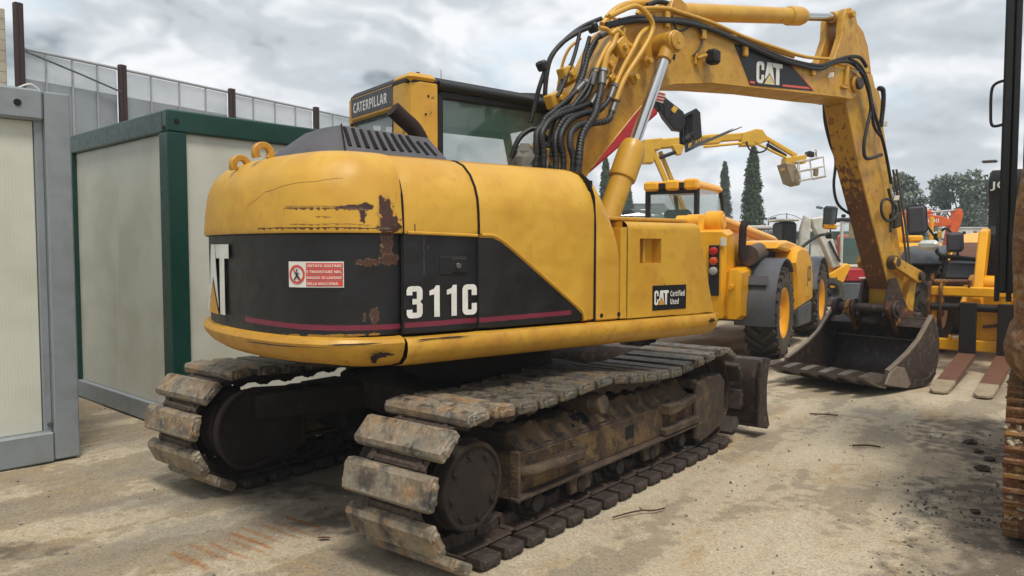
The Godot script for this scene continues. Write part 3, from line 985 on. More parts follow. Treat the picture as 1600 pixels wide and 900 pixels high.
func shoe_path() -> Array:     # points of the chain line and their outward normals, evenly spaced
	var pts := []
	for k in 13: pts.append(Vector2(lerpf(-0.97, 1.62, k / 12.0), 0.09))
	for k in range(1, 12):
		var a := -PI / 2 + PI * k / 12.0
		pts.append(Vector2(1.61 + 0.272 * cos(a), 0.362 + 0.272 * sin(a)))
	for c in [[1.61, 0.634], [1.4, 0.618], [1.15, 0.595], [0.9, 0.578], [0.65, 0.586], [0.4, 0.606], [0.22, 0.628], [0.08, 0.642], [-0.06, 0.638], [-0.25, 0.626], [-0.45, 0.616], [-0.65, 0.614], [-0.85, 0.624], [-0.97, 0.63]]:
		pts.append(Vector2(c[0], c[1]))
	for k in range(1, 12):
		var a := PI / 2 + PI * k / 12.0
		pts.append(Vector2(-0.97 + 0.27 * cos(a), 0.36 + 0.27 * sin(a)))
	pts.append(pts[0])
	var run := [0.0]
	for i in pts.size() - 1: run.append(run[-1] + pts[i].distance_to(pts[i + 1]))
	var o := []
	var n := 40
	for k in n:
		var s: float = run[-1] * (k + 0.25) / n
		var i := 0
		while run[i + 1] < s: i += 1
		var t: Vector2 = (pts[i + 1] - pts[i]).normalized()
		var e: Vector2 = pts[i].lerp(pts[i + 1], (s - run[i]) / (run[i + 1] - run[i]))
		# the chord of one pitch sets the slope
		var s2 := fmod(s + 0.06, run[-1])
		var s1 := fmod(s - 0.06 + run[-1], run[-1])
		var ab := []
		for ss in [s1, s2]:
			var j := 0
			while run[j + 1] < ss: j += 1
			ab.append(pts[j].lerp(pts[j + 1], (ss - run[j]) / (run[j + 1] - run[j])))
		t = (ab[1] - ab[0]).normalized()
		o.append([e, t])
	return o

func make_track(ex: Node3D, x: Transform3D, near: bool) -> void:
	var t := part("crawler_track", ex, x)
	# z = 0 is the outer ends of the shoes, z = -0.54 the inner ends; x and y as on the ground
	var shoe := func(sd: int) -> ArrayMesh:
		var r := RandomNumberGenerator.new()
		r.seed = sd
		var b := mb()
		b.prism(P([-0.072, 0.036, 0.064, 0.036, 0.072, 0.046, 0.072, 0.072, 0.058, 0.092, -0.052, 0.092, -0.072, 0.074]), -0.54 + r.randf() * 0.006, -r.randf() * 0.008, Transform3D.IDENTITY, 0.006)
		for e in [-0.006, -0.532]:      # cast lugs at the ends
			b.box(V(0.10, 0.036, 0.03), at(V(-0.004, 0.058, e)), 0.008)
			b.cyl(V(-0.035, 0.04, e), V(-0.035, 0.082, e), 0.014, -1, 8)
			b.cyl(V(0.03, 0.04, e), V(0.03, 0.082, e), 0.014, -1, 8)
		for z in [-0.20, -0.34]:
			for xx in [-0.035, 0.03]:
				b.cyl(V(xx, 0.02, z), V(xx, 0.045, z), 0.013, -1, 6)
		# dents
		var nz := FastNoiseLite.new()
		nz.seed = sd; nz.frequency = 9.0
		for i in b.p.size():
			b.p[i] += V(nz.get_noise_3dv(b.p[i]), nz.get_noise_3dv(b.p[i] + V(9, 0, 0)), 0) * 0.0028
		return b.mesh(28)
	var shoes := [shoe.call(1), shoe.call(2), shoe.call(3)]
	var lb := mb()
	for z in [-0.195, -0.345]:
		lb.prism(P([-0.098, -0.035, -0.07, -0.048, -0.03, -0.028, 0.03, -0.028, 0.07, -0.048, 0.098, -0.03, 0.10, 0.02, 0.05, 0.042, -0.06, 0.042, -0.10, 0.01]), z - 0.022, z + 0.022, Transform3D.IDENTITY, 0.006)
		for xx in [-0.035, 0.03]:
			lb.box(V(0.03, 0.03, 0.05), at(V(xx, 0.0, z)), 0.008)
	lb.box(V(0.215, 0.010, 0.36), at(V(0.012, 0.027, -0.27)), 0.003)
	for z in [-0.13, -0.41]:
		for xx in [0.088, 0.112]: lb.cyl(V(xx, 0.03, z), V(xx, 0.042, z), 0.014, -1, 8)
	lb.box(V(0.03, 0.03, 0.34), at(V(0.10, 0.024, -0.27)), 0.008)
	lb.cyl(V(-0.085, -0.008, -0.36), V(-0.085, -0.008, -0.18), 0.03, -1, 12)
	var link := lb.mesh(40)
	var path := shoe_path()
	for k in path.size():
		var e: Vector2 = path[k][0]
		var d: Vector2 = path[k][1]
		# the path runs forward along the ground, so outwards is to the right of its direction
		var bs := Basis(V(d.x, d.y, 0), V(d.y, -d.x, 0), V(0, 0, -1))
		var xf := Transform3D(bs, V(e.x, e.y, 0))
		var flip := Transform3D(bs, V(e.x, e.y, -0.54))
		var o := MeshInstance3D.new()
		o.name = "track_shoe"
		o.mesh = shoes[k % 3]
		var m := "shoe_dry"
		if e.y > 0.16 or e.x < -1.05: m = "shoe_mud" if e.x < -0.72 else "shoe_mud_grey"
		if e.x > 1.45 and e.y < 0.60: m = "shoe_dry"
		o.material_override = M[m]
		o.transform = flip
		t.add_child(o, true)
		var l := MeshInstance3D.new()
		l.name = "chain_link"
		l.mesh = link
		l.material_override = M["link_steel"]
		l.transform = flip
		t.add_child(l, true)
	# side frame of the track
	var fr := mb()
	fr.prism(P([-0.66, 0.215, 1.40, 0.215, 1.40, 0.41, 1.30, 0.43, -0.66, 0.43]), -0.44, -0.10, Transform3D.IDENTITY, 0.012)
	fr.prism(P([-0.10, 0.0, -0.20, 0.085, -0.34, 0.085, -0.44, 0.0]), -0.60, 1.28, Transform3D(Basis(V(0, 0, 1), V(0, 1, 0), V(1, 0, 0)), V(0, 0.425, 0)), 0.008)
	fr.box(V(2.06, 0.022, 0.05), at(V(0.36, 0.222, -0.082)), 0.006)
	fr.box(V(0.02, 0.25, 0.06), at(V(-0.655, 0.33, -0.085)), 0.006)
	obj("track_frame", fr, "frame_dirt", t)
	obj("side_plate", mb().prism(P([-0.645, 0.236, 1.29, 0.236, 1.29, 0.405, 1.20, 0.418, -0.60, 0.418, -0.645, 0.36]), -0.10, -0.094, Transform3D.IDENTITY, 0.003), "frame_side", t)
	var soil := mb()
	var nz := FastNoiseLite.new()
	nz.seed = 12; nz.frequency = 5.0; nz.fractal_octaves = 4
	var rows := []
	for i in 75:
		var px := lerpf(-0.58, 1.26, i / 74.0)
		var ring := PackedVector3Array()
		for j in 9:
			var f := j / 8.0
			var z := lerpf(-0.115, -0.205, minf(1.0, f * 1.6)) if f < 0.625 else lerpf(-0.205, -0.33, (f - 0.625) / 0.375)
			var y := lerpf(0.432, 0.510, minf(1.0, f * 1.6))
			var lift := maxf(0.003, 0.006 + nz.get_noise_2d(px, f * 0.25) * 0.035 + 0.004 * sin(f * PI)) + (0.0 if f < 0.9 else -0.01)
			ring.append(V(px, y + lift, z + lift * 0.6))
		rows.append(ring)
	soil.loft(rows, false, false)
	obj("caked_soil", soil, "caked_soil", t, Transform3D.IDENTITY, 30)
	obj("frame_slot", mb().box(V(0.10, 0.075, 0.006), at(V(0.45, 0.335, -0.0935)), 0.002), "void", t)
	obj("frame_slot", mb().box(V(0.17, 0.006, 0.07), at(V(-0.02, 0.485, -0.150), turn(Vector3.RIGHT, 40)), 0.002), "void", t)
	var stp := mb().tube(curve([V(-0.60, 0.335, -0.10), V(-0.57, 0.35, -0.045), V(-0.50, 0.350, -0.035), V(-0.34, 0.345, -0.035)], 5), 0.03, 10)
	stp.box(V(0.27, 0.05, 0.05), at(V(-0.27, 0.345, -0.045)), 0.008)
	stp.box(V(0.03, 0.075, 0.08), at(V(-0.14, 0.345, -0.07)), 0.006)
	for k in 10: stp.box(V(0.010, 0.012, 0.045), at(V(-0.385 + 0.026 * k, 0.374, -0.045)))
	obj("step", stp, "frame_dirt", t)
	stp = mb().box(V(0.30, 0.05, 0.06), at(V(1.13, 0.40, -0.075), turn(V(0, 0, 1), 6)), 0.01).box(V(0.16, 0.07, 0.10), at(V(0.93, 0.40, -0.08)), 0.012).box(V(0.5, 0.05, 0.05), at(V(1.08, 0.26, -0.075)), 0.01)
	obj("idler_bracket", stp, "frame_dirt", t)
	var ig := mb()      # curved plate over the idler fork
	for z in [-0.05]:
		ig.prism(P([1.30, 0.13, 1.36, 0.085, 1.55, 0.11, 1.76, 0.16, 1.77, 0.47, 1.70, 0.52, 1.40, 0.53, 1.31, 0.50]), -0.10, -0.06, Transform3D.IDENTITY, 0.012)
	ig.box(V(0.40, 0.06, 0.30), at(V(1.50, 0.49, -0.24)), 0.012)
	obj("idler_guard", ig, "frame_dirt", t)
	var idl := mb().lathe(P([0, -0.06, 0.10, -0.09, 0.21, -0.09, 0.24, -0.07, 0.24, 0.07, 0.21, 0.09, 0.10, 0.09, 0, 0.06]), Transform3D(turn(Vector3.RIGHT, 90), V(1.61, 0.362, -0.27)), 28)
	obj("idler", idl, "frame_dark", t)
	for k in 5:
		var rx := -0.48 + 0.40 * k
		var rb := mb().cyl(V(rx, 0.155, -0.40), V(rx, 0.155, -0.14), 0.07, -1, 16).cyl(V(rx, 0.155, -0.37), V(rx, 0.155, -0.33), 0.09, -1, 16).cyl(V(rx, 0.155, -0.21), V(rx, 0.155, -0.17), 0.09, -1, 16)
		rb.box(V(0.13, 0.10, 0.05), at(V(rx, 0.185, -0.115)), 0.02).cyl(V(rx, 0.155, -0.14), V(rx, 0.155, -0.075), 0.045, -1, 12)
		obj("bottom_roller", rb, "frame_dark", t)
	for k in 2:
		var gx := -0.08 + 0.8 * k
		obj("chain_guide", mb().prism(P([-0.12, 0.0, 0.12, 0.0, 0.09, -0.10, -0.09, -0.10]), -0.12, -0.085, at(V(gx, 0.215, 0)), 0.008), "frame_dirt", t)
	obj("carrier_roller", mb().cyl(V(0.04, 0.575, -0.30), V(0.04, 0.575, -0.06), 0.055, -1, 16).cyl(V(0.04, 0.575, -0.10), V(0.04, 0.575, -0.02), 0.062, 0.055, 16).box(V(0.07, 0.12, 0.06), at(V(0.04, 0.50, -0.22))), "frame_dirt", t)
	# sprocket and final drive
	var ring := PackedVector2Array()
	for k in 42:
		var rr := 0.245 if k % 2 else 0.205
		ring.append(Vector2(cos(TAU * k / 42.0), sin(TAU * k / 42.0)) * rr)
	obj("sprocket", mb().prism(ring, -0.29, -0.25, at(V(-0.99, 0.375, 0)), 0.004), "frame_dark", t)
	var hub := mb().lathe(P([0, -0.30, 0.20, -0.30, 0.205, -0.12, 0.185, -0.10, 0.185, -0.075, 0.172, -0.06, 0.10, -0.052, 0, -0.05]), Transform3D(turn(Vector3.RIGHT, 90), V(-0.99, 0.375, 0)) , 40)
	hub.lathe(P([0.170, -0.058, 0.176, -0.05, 0.19, -0.05, 0.198, -0.06, 0.198, -0.10, 0.170, -0.10]), Transform3D(turn(Vector3.RIGHT, 90), V(-0.99, 0.375, 0)), 40)
	obj("final_drive_cover", hub, "frame_dark", t)
	for k in 8:
		var a := TAU * k / 8.0 + 0.2
		var c := V(-0.99 + 0.145 * cos(a), 0.375 + 0.145 * sin(a), -0.056)
		obj("cover_bolt", mb().cyl(c, c + V(0, 0, 0.012), 0.014, -1, 6), "frame_dark", t)
	# motor casing on the inner side
	var mc := mb().lathe(P([0, -0.62, 0.175, -0.62, 0.20, -0.60, 0.21, -0.40, 0, -0.40]), Transform3D(turn(Vector3.RIGHT, 90), V(-0.99, 0.375, 0)) , 28)
	obj("travel_motor", mc, "frame_dark", t)

func undercarriage(ex: Node3D) -> void:
	var inv := ex.transform.affine_inverse()
	var near := inv * heading(38.5, V(0.49, 0, -4.01))
	make_track(ex, near, true)
	# the far track is the mirror of the near one: turned half round its own middle would swap the ends, so it is built again with its frame facing away
	var t2: Node3D = null
	for c in ex.get_children():
		if String(c.name) == "crawler_track": t2 = c.duplicate()
	t2.name = "crawler_track"
	ex.add_child(t2, true)
	t2.transform = near * at(V(0, 0, -1.83))
	# inner face of the far drive: a rusty guard round the motor, towards us
	var u := part("undercarriage", ex, near)
	var gd := mb()
	var prof := PackedVector2Array()
	for k in 13:
		var a := PI / 2 + PI * k / 12.0
		prof.append(Vector2(-1.0 + 0.225 * cos(a), 0.385 + 0.225 * sin(a)))
	prof.append_array(P([-0.68, 0.215, -0.66, 0.235, -0.66, 0.56, -0.68, 0.58]))
	gd.prism(prof, -1.80, -1.74, Transform3D.IDENTITY, 0.015)
	obj("motor_guard", gd, "frame_dark", u)
	var lip := mb()
	var loop := []
	for q in prof: loop.append(V(q.x, q.y, -1.735))
	lip.tube(loop, 0.014, 6, true)
	obj("guard_rim", lip, "rust_pipe", u)
	# X-shaped centre frame and the slewing ring
	var xm := mb()
	xm.prism(P([-0.28, -0.55, 0.92, -0.55, 1.05, -1.0, 1.05, -1.35, 0.92, -1.85, -0.28, -1.85, -0.40, -1.35, -0.40, -1.0]), 0.42, 0.62, Transform3D(Basis(V(1, 0, 0), V(0, 0, 1), V(0, -1, 0)) , V(0, 1.04, 0)), 0.02)
	for s in [[-0.25, -0.45], [0.9, -0.45], [-0.25, -1.9], [0.9, -1.9]]:
		xm.box(V(0.34, 0.26, 0.5), at(V(s[0], 0.40, s[1])), 0.03)
	xm.box(V(0.9, 0.16, 0.06), at(V(-0.55, 0.50, -1.62), turn(V(0, 1, 0), -18)), 0.01)
	obj("centre_frame", xm, "frame_dark", u)
	obj("slewing_ring", mb().cyl(V(0.35, 0.60, -1.19), V(0.35, 0.90, -1.19), 0.50, 0.46, 40, 0.02), "frame_dark", u)
	# dozer blade in front
	var bl := mb()
	var bp := P([2.16, 0.10, 2.24, 0.06, 2.27, 0.06, 2.22, 0.16, 2.20, 0.32, 2.22, 0.46, 2.28, 0.56, 2.25, 0.585, 2.18, 0.575, 2.12, 0.50, 2.10, 0.40, 2.10, 0.2])
	bl.prism(bp, -2.45, 0.06, Transform3D.IDENTITY, 0.008)
	bl.prism(P([2.06, 0.09, 2.27, 0.05, 2.30, 0.055, 2.235, 0.2, 2.225, 0.36, 2.25, 0.48, 2.30, 0.575, 2.16, 0.60, 2.09, 0.57]), 0.06, 0.085, Transform3D.IDENTITY, 0.006)
	obj("dozer_blade", bl, "bucket_steel", u)
	obj("cutting_edge", mb().box(V(0.03, 0.09, 2.52), at(V(2.285, 0.075, -1.19), turn(V(0, 0, 1), 18)), 0.004), "edge_steel", u)
	for z in [-0.75, -1.63]:
		obj("blade_arm", mb().box(V(1.2, 0.14, 0.12), at(V(1.55, 0.33, z), turn(V(0, 0, 1), -8)), 0.02), "frame_dark", u)

func excavator() -> void:
	tail_plan()
	house_texture()
	var ex := thing("tracked_excavator", "large yellow and black tracked excavator with worn paint and hose-covered boom, dominating the yard", "excavator", heading(52.9, CW))
	undercarriage(ex)
	house(ex)
	cab(ex)
	boom(ex)
	bucket(ex)
	hydraulics(ex)

func house(ex: Node3D) -> void:
	var high := func(_q: float) -> Array:
		return [[0.02, 1.02], [0.004, 1.03], [0.004, 1.478], [0.0, 1.484], [-0.004, 1.492], [-0.004, 1.52], [0.0, 1.60], [0.008, 1.66], [0.03, 1.72], [0.07, 1.78], [0.13, 1.83], [0.20, 1.858], [0.27, 1.868], [0.33, 1.870]]
	var tail := func(_q: float) -> Array:
		return [[0.03, 1.02], [0.016, 1.03], [0.012, 1.482], [-0.006, 1.487], [-0.012, 1.497], [-0.010, 1.53], [-0.004, 1.60], [0.006, 1.68], [0.022, 1.74], [0.05, 1.79], [0.09, 1.83], [0.14, 1.855], [0.20, 1.868], [0.30, 1.872]]
	var cwt := obj("counterweight", side_shell(-3.05, -0.004, tail), "house_paint", ex)
	obj("engine_door", side_shell(0.004, 0.415, high, 0.06), "house_paint", ex)
	var plain := func(_q: float) -> Array:
		return [[0.02, 1.02], [0.004, 1.03], [0.002, 1.25], [0.0, 1.50], [0.0, 1.60], [0.008, 1.66], [0.03, 1.72], [0.07, 1.78], [0.13, 1.83], [0.20, 1.858], [0.27, 1.868], [0.33, 1.870]]
	var dr := obj("side_door", side_shell(0.423, 1.196, plain, 0.06), "house_paint", ex)
	for q in [0.0, 0.419, 1.20]:
		var sm := []
		for c in (high.call(q) if q < 1.0 else [[0, 1.02], [0, 1.3], [0, 1.55], [0.01, 1.70], [0.05, 1.79], [0.12, 1.84]]): sm.append(on_side(q, c[1], -c[0] - 0.011))
		obj("door_seal", mb().tube(sm, 0.0075, 6), "void", ex)
	# beads along the band
	var bead := mb()
	bead.tube([on_side(0.02, 1.492, 0.002), on_side(0.405, 1.482, 0.002)], 0.008, 8)
	obj("bead", bead, "yellow", ex)
	bead = mb()
	bead.tube(curve([on_side(0.43, 1.485, 0.0), on_side(0.50, 1.483, 0.0), on_side(0.56, 1.458, 0.0), on_side(0.64, 1.405, 0.0), on_side(1.04, 1.122, 0.0), on_side(1.10, 1.075, 0.0), on_side(1.118, 1.03, 0.0)], 4), 0.0085, 8)
	obj("bead", bead, "yellow", ex)
	# corner panel that drops to the front box
	var low := func(q: float) -> Array:
		var f := (q - 1.204) / 0.19
		var top := lerpf(1.862, 1.56, pow(clampf(f, 0, 1), 1.35))
		return [[0.02, 1.015], [0.0, 1.025], [0.0, top - 0.22], [0.008, top - 0.17], [0.03, top - 0.11], [0.07, top - 0.055], [0.13, top - 0.015], [0.20, top]]
	obj("corner_panel", side_shell(1.204, 1.392, low, 0.03), "house_paint", ex)
	for q in [1.243, 1.378]:
		obj("panel_hole", mb().cyl(on_side(q, 1.046, -0.004), on_side(q, 1.046, 0.0015), 0.013, -1, 12), "void", ex)
	# dark core, deck and floor
	var deck := PackedVector2Array()
	for k in range(0, body_line.size(), 4):
		var s := side_at(-body_run[k])
		deck.append(s[0] - s[1] * 0.24)
	deck.append_array(P([-0.2, -0.95, -0.2, -0.05, 0.02, -0.05, 0.02, 0.86]))
	var lay_flat := Transform3D(Basis(V(1, 0, 0), V(0, 0, 1), V(0, -1, 0)), Vector3.ZERO)   # (x, z) plans: depth runs down
	obj("deck", mb().prism(deck, -1.868, -1.83, lay_flat), "yellow", ex)
	var core := PackedVector2Array()
	for k in range(0, body_line.size(), 4):
		var s := side_at(-body_run[k])
		core.append(s[0] - s[1] * 0.23)
	core.append_array(P([-0.2, -0.85, 0.9, -0.85, 0.9, 0.92, 0.22, 0.93]))
	obj("main_frame", mb().prism(core, -1.03, -0.86, lay_flat), "frame_dark", ex)
	obj("bulkhead", mb().box(V(0.03, 0.75, 0.9), at(V(0.03, 1.42, 0.60))).box(V(1.3, 0.8, 0.04), at(V(-0.55, 1.42, -0.12))), "void", ex)
	core = PackedVector2Array()
	for k in range(0, body_line.size(), 4):
		var s := side_at(-body_run[k])
		core.append(s[0] - s[1] * 0.10)
	core.append_array(P([-0.2, -0.9, 0.0, -0.9, 0.0, 1.0]))
	obj("engine_bay", mb().prism(core, -1.70, -1.03, lay_flat), "void", ex)
	# skirt along the foot
	var skirt := func(_q: float) -> Array:
		return [[0.16, 0.862], [0.085, 0.868], [0.02, 0.885], [-0.022, 0.92], [-0.034, 0.955], [-0.032, 0.985], [-0.018, 1.004], [0.02, 1.012]]
	var rear_skirt := func(q: float) -> Array:
		var f := smoothstep(0.0, -0.5, q)
		return [[0.20, 0.866 + 0.02 * f], [0.11 + 0.03 * f, 0.872 + 0.02 * f], [0.03 + 0.03 * f, 0.892 + 0.015 * f], [-0.006 + 0.02 * f, 0.925 + 0.012 * f], [-0.024 + 0.006 * f, 0.965 + 0.01 * f], [-0.030 + 0.006 * f, 0.992 + 0.01 * f], [-0.018 + 0.006 * f, 1.010 + 0.012 * f], [0.02, 1.020 + 0.012 * f]]
	obj("rear_skirt", side_shell(-3.05, -0.006, rear_skirt), "yellow_worn", ex)
	obj("side_skirt", side_shell(0.006, 2.235, skirt, 0.1), "yellow_worn", ex)
	obj("skirt_end", mb().prism(P([0.86, 1.0, 0.90, 1.085, 0.98, 1.13, 1.01, 1.13, 1.01, 1.0]), 1.06, 1.075, Transform3D(Basis(V(0, 1, 0), V(0, 0, 1), V(1, 0, 0)), Vector3.ZERO), 0.003), "yellow_worn", ex)
	for c in [[-0.13, 0.945, 0.05, 0.012], [-0.16, 0.93, 0.018, 0.02], [-0.5, 0.905, 0.22, 0.003], [-0.62, 0.99, 0.22, 0.0025], [-0.25, 1.0, 0.1, 0.003], [0.2, 1.0, 0.16, 0.003], [2.16, 0.97, 0.03, 0.012]]:
		# bare metal: a thin chip of another surface, bent with the skirt
		var nz := FastNoiseLite.new()
		nz.seed = int(c[0] * 100) + 300; nz.frequency = 0.9
		var poly := PackedVector2Array()
		for k in 26:
			var a := TAU * k / 26.0
			var r := 1.0 + nz.get_noise_2d(cos(a) * 2.5, sin(a) * 2.5) * 0.9
			poly.append(Vector2(c[0] + cos(a) * c[2] * r, c[1] + sin(a) * c[3] * r))
		var lay := func(q: Vector2) -> Vector3:
			var off := 0.036
			for st in [[0.868, -0.085], [0.885, -0.02], [0.92, 0.022], [0.955, 0.034], [0.99, 0.036], [1.01, 0.024]]:
				if q.y >= st[0]: off = st[1]
			var steps := [[0.868, -0.085], [0.885, -0.02], [0.92, 0.022], [0.955, 0.034], [0.985, 0.033], [1.004, 0.019], [1.02, -0.02]]
			for i in steps.size() - 1:
				if q.y >= steps[i][0] and q.y < steps[i + 1][0]:
					off = lerpf(steps[i][1], steps[i + 1][1], (q.y - steps[i][0]) / (steps[i + 1][0] - steps[i][0]))
			return on_side(q.x, q.y, off + 0.006)
		obj("bare_patch", mb().decal([poly], lay, 0.05), "rust_pipe", ex)
	# front box with a small window cut in it
	var fb := mb()
	var z1 := 1.10
	var gx := [0.275, 0.375, 0.557, 1.04]
	var fx := func(y: float) -> float: return 1.04 - 0.14 * clampf((y - 1.02) / 0.55, 0, 1)
	var gy := [1.018, 1.333, 1.477, 1.53]
	for j in 3:
		for i in 3:
			if i == 1 and j == 1: continue
			fb.quad(V(gx[i], gy[j], z1), V(gx[i + 1] if i < 2 else fx.call(gy[j]), gy[j], z1), V(gx[i + 1] if i < 2 else fx.call(gy[j + 1]), gy[j + 1], z1), V(gx[i], gy[j + 1], z1))
	var hole := [V(0.375, 1.333, z1), V(0.557, 1.333, z1), V(0.557, 1.477, z1), V(0.375, 1.477, z1)]
	for k in 4:
		var d := V(0, 0, -0.07)
		fb.quad(hole[k], hole[k] + d, hole[(k + 1) % 4] + d, hole[(k + 1) % 4])
	fb.quad(hole[0] + V(0, 0, -0.07), hole[1] + V(0, 0, -0.07), hole[2] + V(0, 0, -0.07), hole[3] + V(0, 0, -0.07))
	# rounded top edge, top, and the front corner
	var rr := []
	for k in 6:
		var a := PI / 2 * k / 5.0
		rr.append(Vector2(z1 - 0.045 + 0.045 * cos(a), 1.53 + 0.045 * sin(a)))
	for k in 5:
		fb.quad(V(0.275, rr[k].y, rr[k].x), V(fx.call(rr[k].y), rr[k].y, rr[k].x), V(fx.call(rr[k + 1].y), rr[k + 1].y, rr[k + 1].x), V(0.275, rr[k + 1].y, rr[k + 1].x))
	fb.quad(V(0.275, 1.575, 1.055), V(0.90, 1.575, 1.055), V(0.90, 1.575, 0.45), V(0.275, 1.575, 0.45))
	var fr := []
	for k in 5:
		var a := PI / 2 * k / 4.0
		fr.append(Vector2(1.04 + 0.04 * sin(a), z1 - 0.04 + 0.04 * cos(a)))
	for k in 4:
		fb.quad(V(fr[k].x, 1.018, fr[k].y), V(fr[k + 1].x, 1.018, fr[k + 1].y), V(fr[k + 1].x - 0.137, 1.55, fr[k + 1].y - 0.02), V(fr[k].x - 0.137, 1.55, fr[k].y - 0.02))
	fb.quad(V(1.08, 1.018, 1.06), V(1.08, 1.018, 0.45), V(0.943, 1.55, 0.45), V(0.943, 1.55, 1.04))
	fb.quad(V(0.943, 1.55, 1.04), V(0.943, 1.55, 0.45), V(0.90, 1.575, 0.45), V(0.90, 1.575, 1.055))
	fb.quad(V(0.275, 1.018, 1.10), V(0.275, 1.018, 0.45), V(0.275, 1.575, 0.45), V(0.275, 1.575, 1.055))
	fb.quad(V(0.275, 1.018, 0.45), V(1.08, 1.018, 0.45), V(0.92, 1.575, 0.45), V(0.275, 1.575, 0.45))
	obj("battery_box", fb, "yellow", ex)
	obj("box_lid", mb().box(V(0.70, 0.022, 0.55), at(V(0.55, 1.592, 0.74)), 0.006), "yellow_worn", ex)
	obj("strut", mb().box(V(0.016, 0.14, 0.02), at(V(0.45, 1.405, 1.055)), 0.003), "yellow_worn", ex)
	obj("box_filler", mb().box(V(0.05, 0.52, 0.58), at(V(0.247, 1.28, 0.806))), "yellow", ex)
	# decals
	var lay_cert := func(q: Vector2) -> Vector3: return V(0.483 + q.x * 0.30, 1.053 + q.y * 0.147, 1.1025)
	obj("certified_decal", mb().decal([P([0, 0, 1, 0, 1, 1, 0, 1])], lay_cert), "band_black", ex)
	var lc := cat_logo()
	var lay_c2 := func(q: Vector2) -> Vector3: return V(0.497 + q.x * 0.125, 1.085 + q.y * 0.085, 1.1045)
	obj("logo_letters", mb().decal(lc[0], lay_c2), "white_vinyl", ex)
	obj("logo_triangle", mb().decal(lc[1], lay_c2), "logo_yellow", ex)
	var word := func(x: float, y: float) -> Callable:
		return func(q: Vector2) -> Vector3: return V(x + q.x, y + q.y, 1.1045)
	var cu := mb().lettering("Certified", 0.036, 0.128, word.call(0.638, 1.131)).lettering("Used", 0.036, 0.075, word.call(0.638, 1.083))
	obj("decal_lettering", cu, "white_vinyl", ex)
	# CAT across the tail: its middle sits at the rearmost point
	var lay_tail := func(q: Vector2) -> Vector3: return on_side(-1.635 + q.x * 0.56, 1.088 + q.y * 0.352, 0.0)
	obj("logo_letters", mb().decal(lc[0], lay_tail, 0.05), "white_vinyl", ex)
	obj("logo_triangle", mb().decal(lc[1], func(q: Vector2) -> Vector3: return on_side(-1.635 + q.x * 0.56, 1.085 + q.y * 0.352, 0.003), 0.05), "logo_yellow", ex)
	# 311C on the engine door
	var num := mb()
	var three := P([0, 0.27, 0, 0.12, 0.06, 0.03, 0.16, 0, 0.52, 0, 0.66, 0.04, 0.72, 0.14, 0.72, 0.42, 0.62, 0.51, 0.72, 0.60, 0.72, 0.87, 0.66, 0.96, 0.52, 1, 0.18, 1, 0.06, 0.97, 0, 0.88, 0, 0.72, 0.26, 0.72, 0.26, 0.83, 0.46, 0.83, 0.46, 0.60, 0.26, 0.60, 0.26, 0.43, 0.46, 0.43, 0.46, 0.17, 0.26, 0.17, 0.26, 0.27])
	var one := P([0.28, 0, 0.54, 0, 0.54, 1, 0.36, 1, 0.28, 0.90, 0.06, 0.84, 0.06, 0.69, 0.28, 0.72])
	var cee := P([0.72, 0.64, 0.72, 0.86, 0.66, 0.96, 0.54, 1, 0.2, 1, 0.07, 0.96, 0, 0.86, 0, 0.14, 0.07, 0.04, 0.2, 0, 0.54, 0, 0.66, 0.04, 0.72, 0.14, 0.72, 0.38, 0.46, 0.38, 0.46, 0.17, 0.27, 0.17, 0.27, 0.83, 0.46, 0.83, 0.46, 0.64])
	for c in [[three, 0.0], [one, 0.98], [one, 1.80], [cee, 2.62]]:
		num.decal([c[0]], func(q: Vector2) -> Vector3: return on_side(0.012 + (q.x + c[1]) * 0.1165, 1.098 + q.y * 0.148 + 0.0, 0.0015))
	obj("model_number", num, "white_vinyl", ex)
	# lock
	obj("lock_recess", mb().box(V(0.155, 0.088, 0.012), at(V(-0.90, 1.337, 1.096)), 0.004), "black_plastic", ex)
	obj("lock_handle", mb().box(V(0.09, 0.074, 0.016), at(V(-0.868, 1.337, 1.10)), 0.006), "black", ex)
	obj("lock_cylinder", mb().cyl(V(-0.882, 1.337, 1.10), V(-0.882, 1.337, 1.118), 0.014, -1, 14), "fitting", ex)
	# warning sign on the tail
	var sg := func(off: float) -> Callable:
		return func(q: Vector2) -> Vector3: return on_side(-0.548 + q.x, 1.248 + q.y, off)
	var sgn := obj("warning_sign", mb().decal([P([0, 0, 0.266, 0, 0.266, 0.114, 0, 0.114])], sg.call(-0.006), 0.03), "white_vinyl", ex)
	var bars := mb()
	for k in 4: bars.decal([P([0.096, 0.006 + 0.026 * k, 0.262, 0.006 + 0.026 * k, 0.262, 0.0295 + 0.026 * k, 0.096, 0.0295 + 0.026 * k])], sg.call(-0.0035), 0.03)
	var ringp := PackedVector2Array()
	for k in 29: ringp.append(Vector2(0.048, 0.057) + Vector2(cos(TAU * k / 28.0), sin(TAU * k / 28.0)) * 0.042)
	for k in 29: ringp.append(Vector2(0.048, 0.057) + Vector2(cos(-TAU * k / 28.0), sin(-TAU * k / 28.0)) * 0.032)
	bars.decal([ringp], sg.call(-0.0035))
	bars.decal([P([0.022, 0.084, 0.027, 0.088, 0.074, 0.03, 0.069, 0.026])], sg.call(-0.003))
	obj("sign_red_print", bars, "sign_red", sgn)
	var st := mb()
	var rows := ["DELLA MACCHINA", "RAGGIO DI LAVORO", "NEL", "VIETATO SOSTARE"]
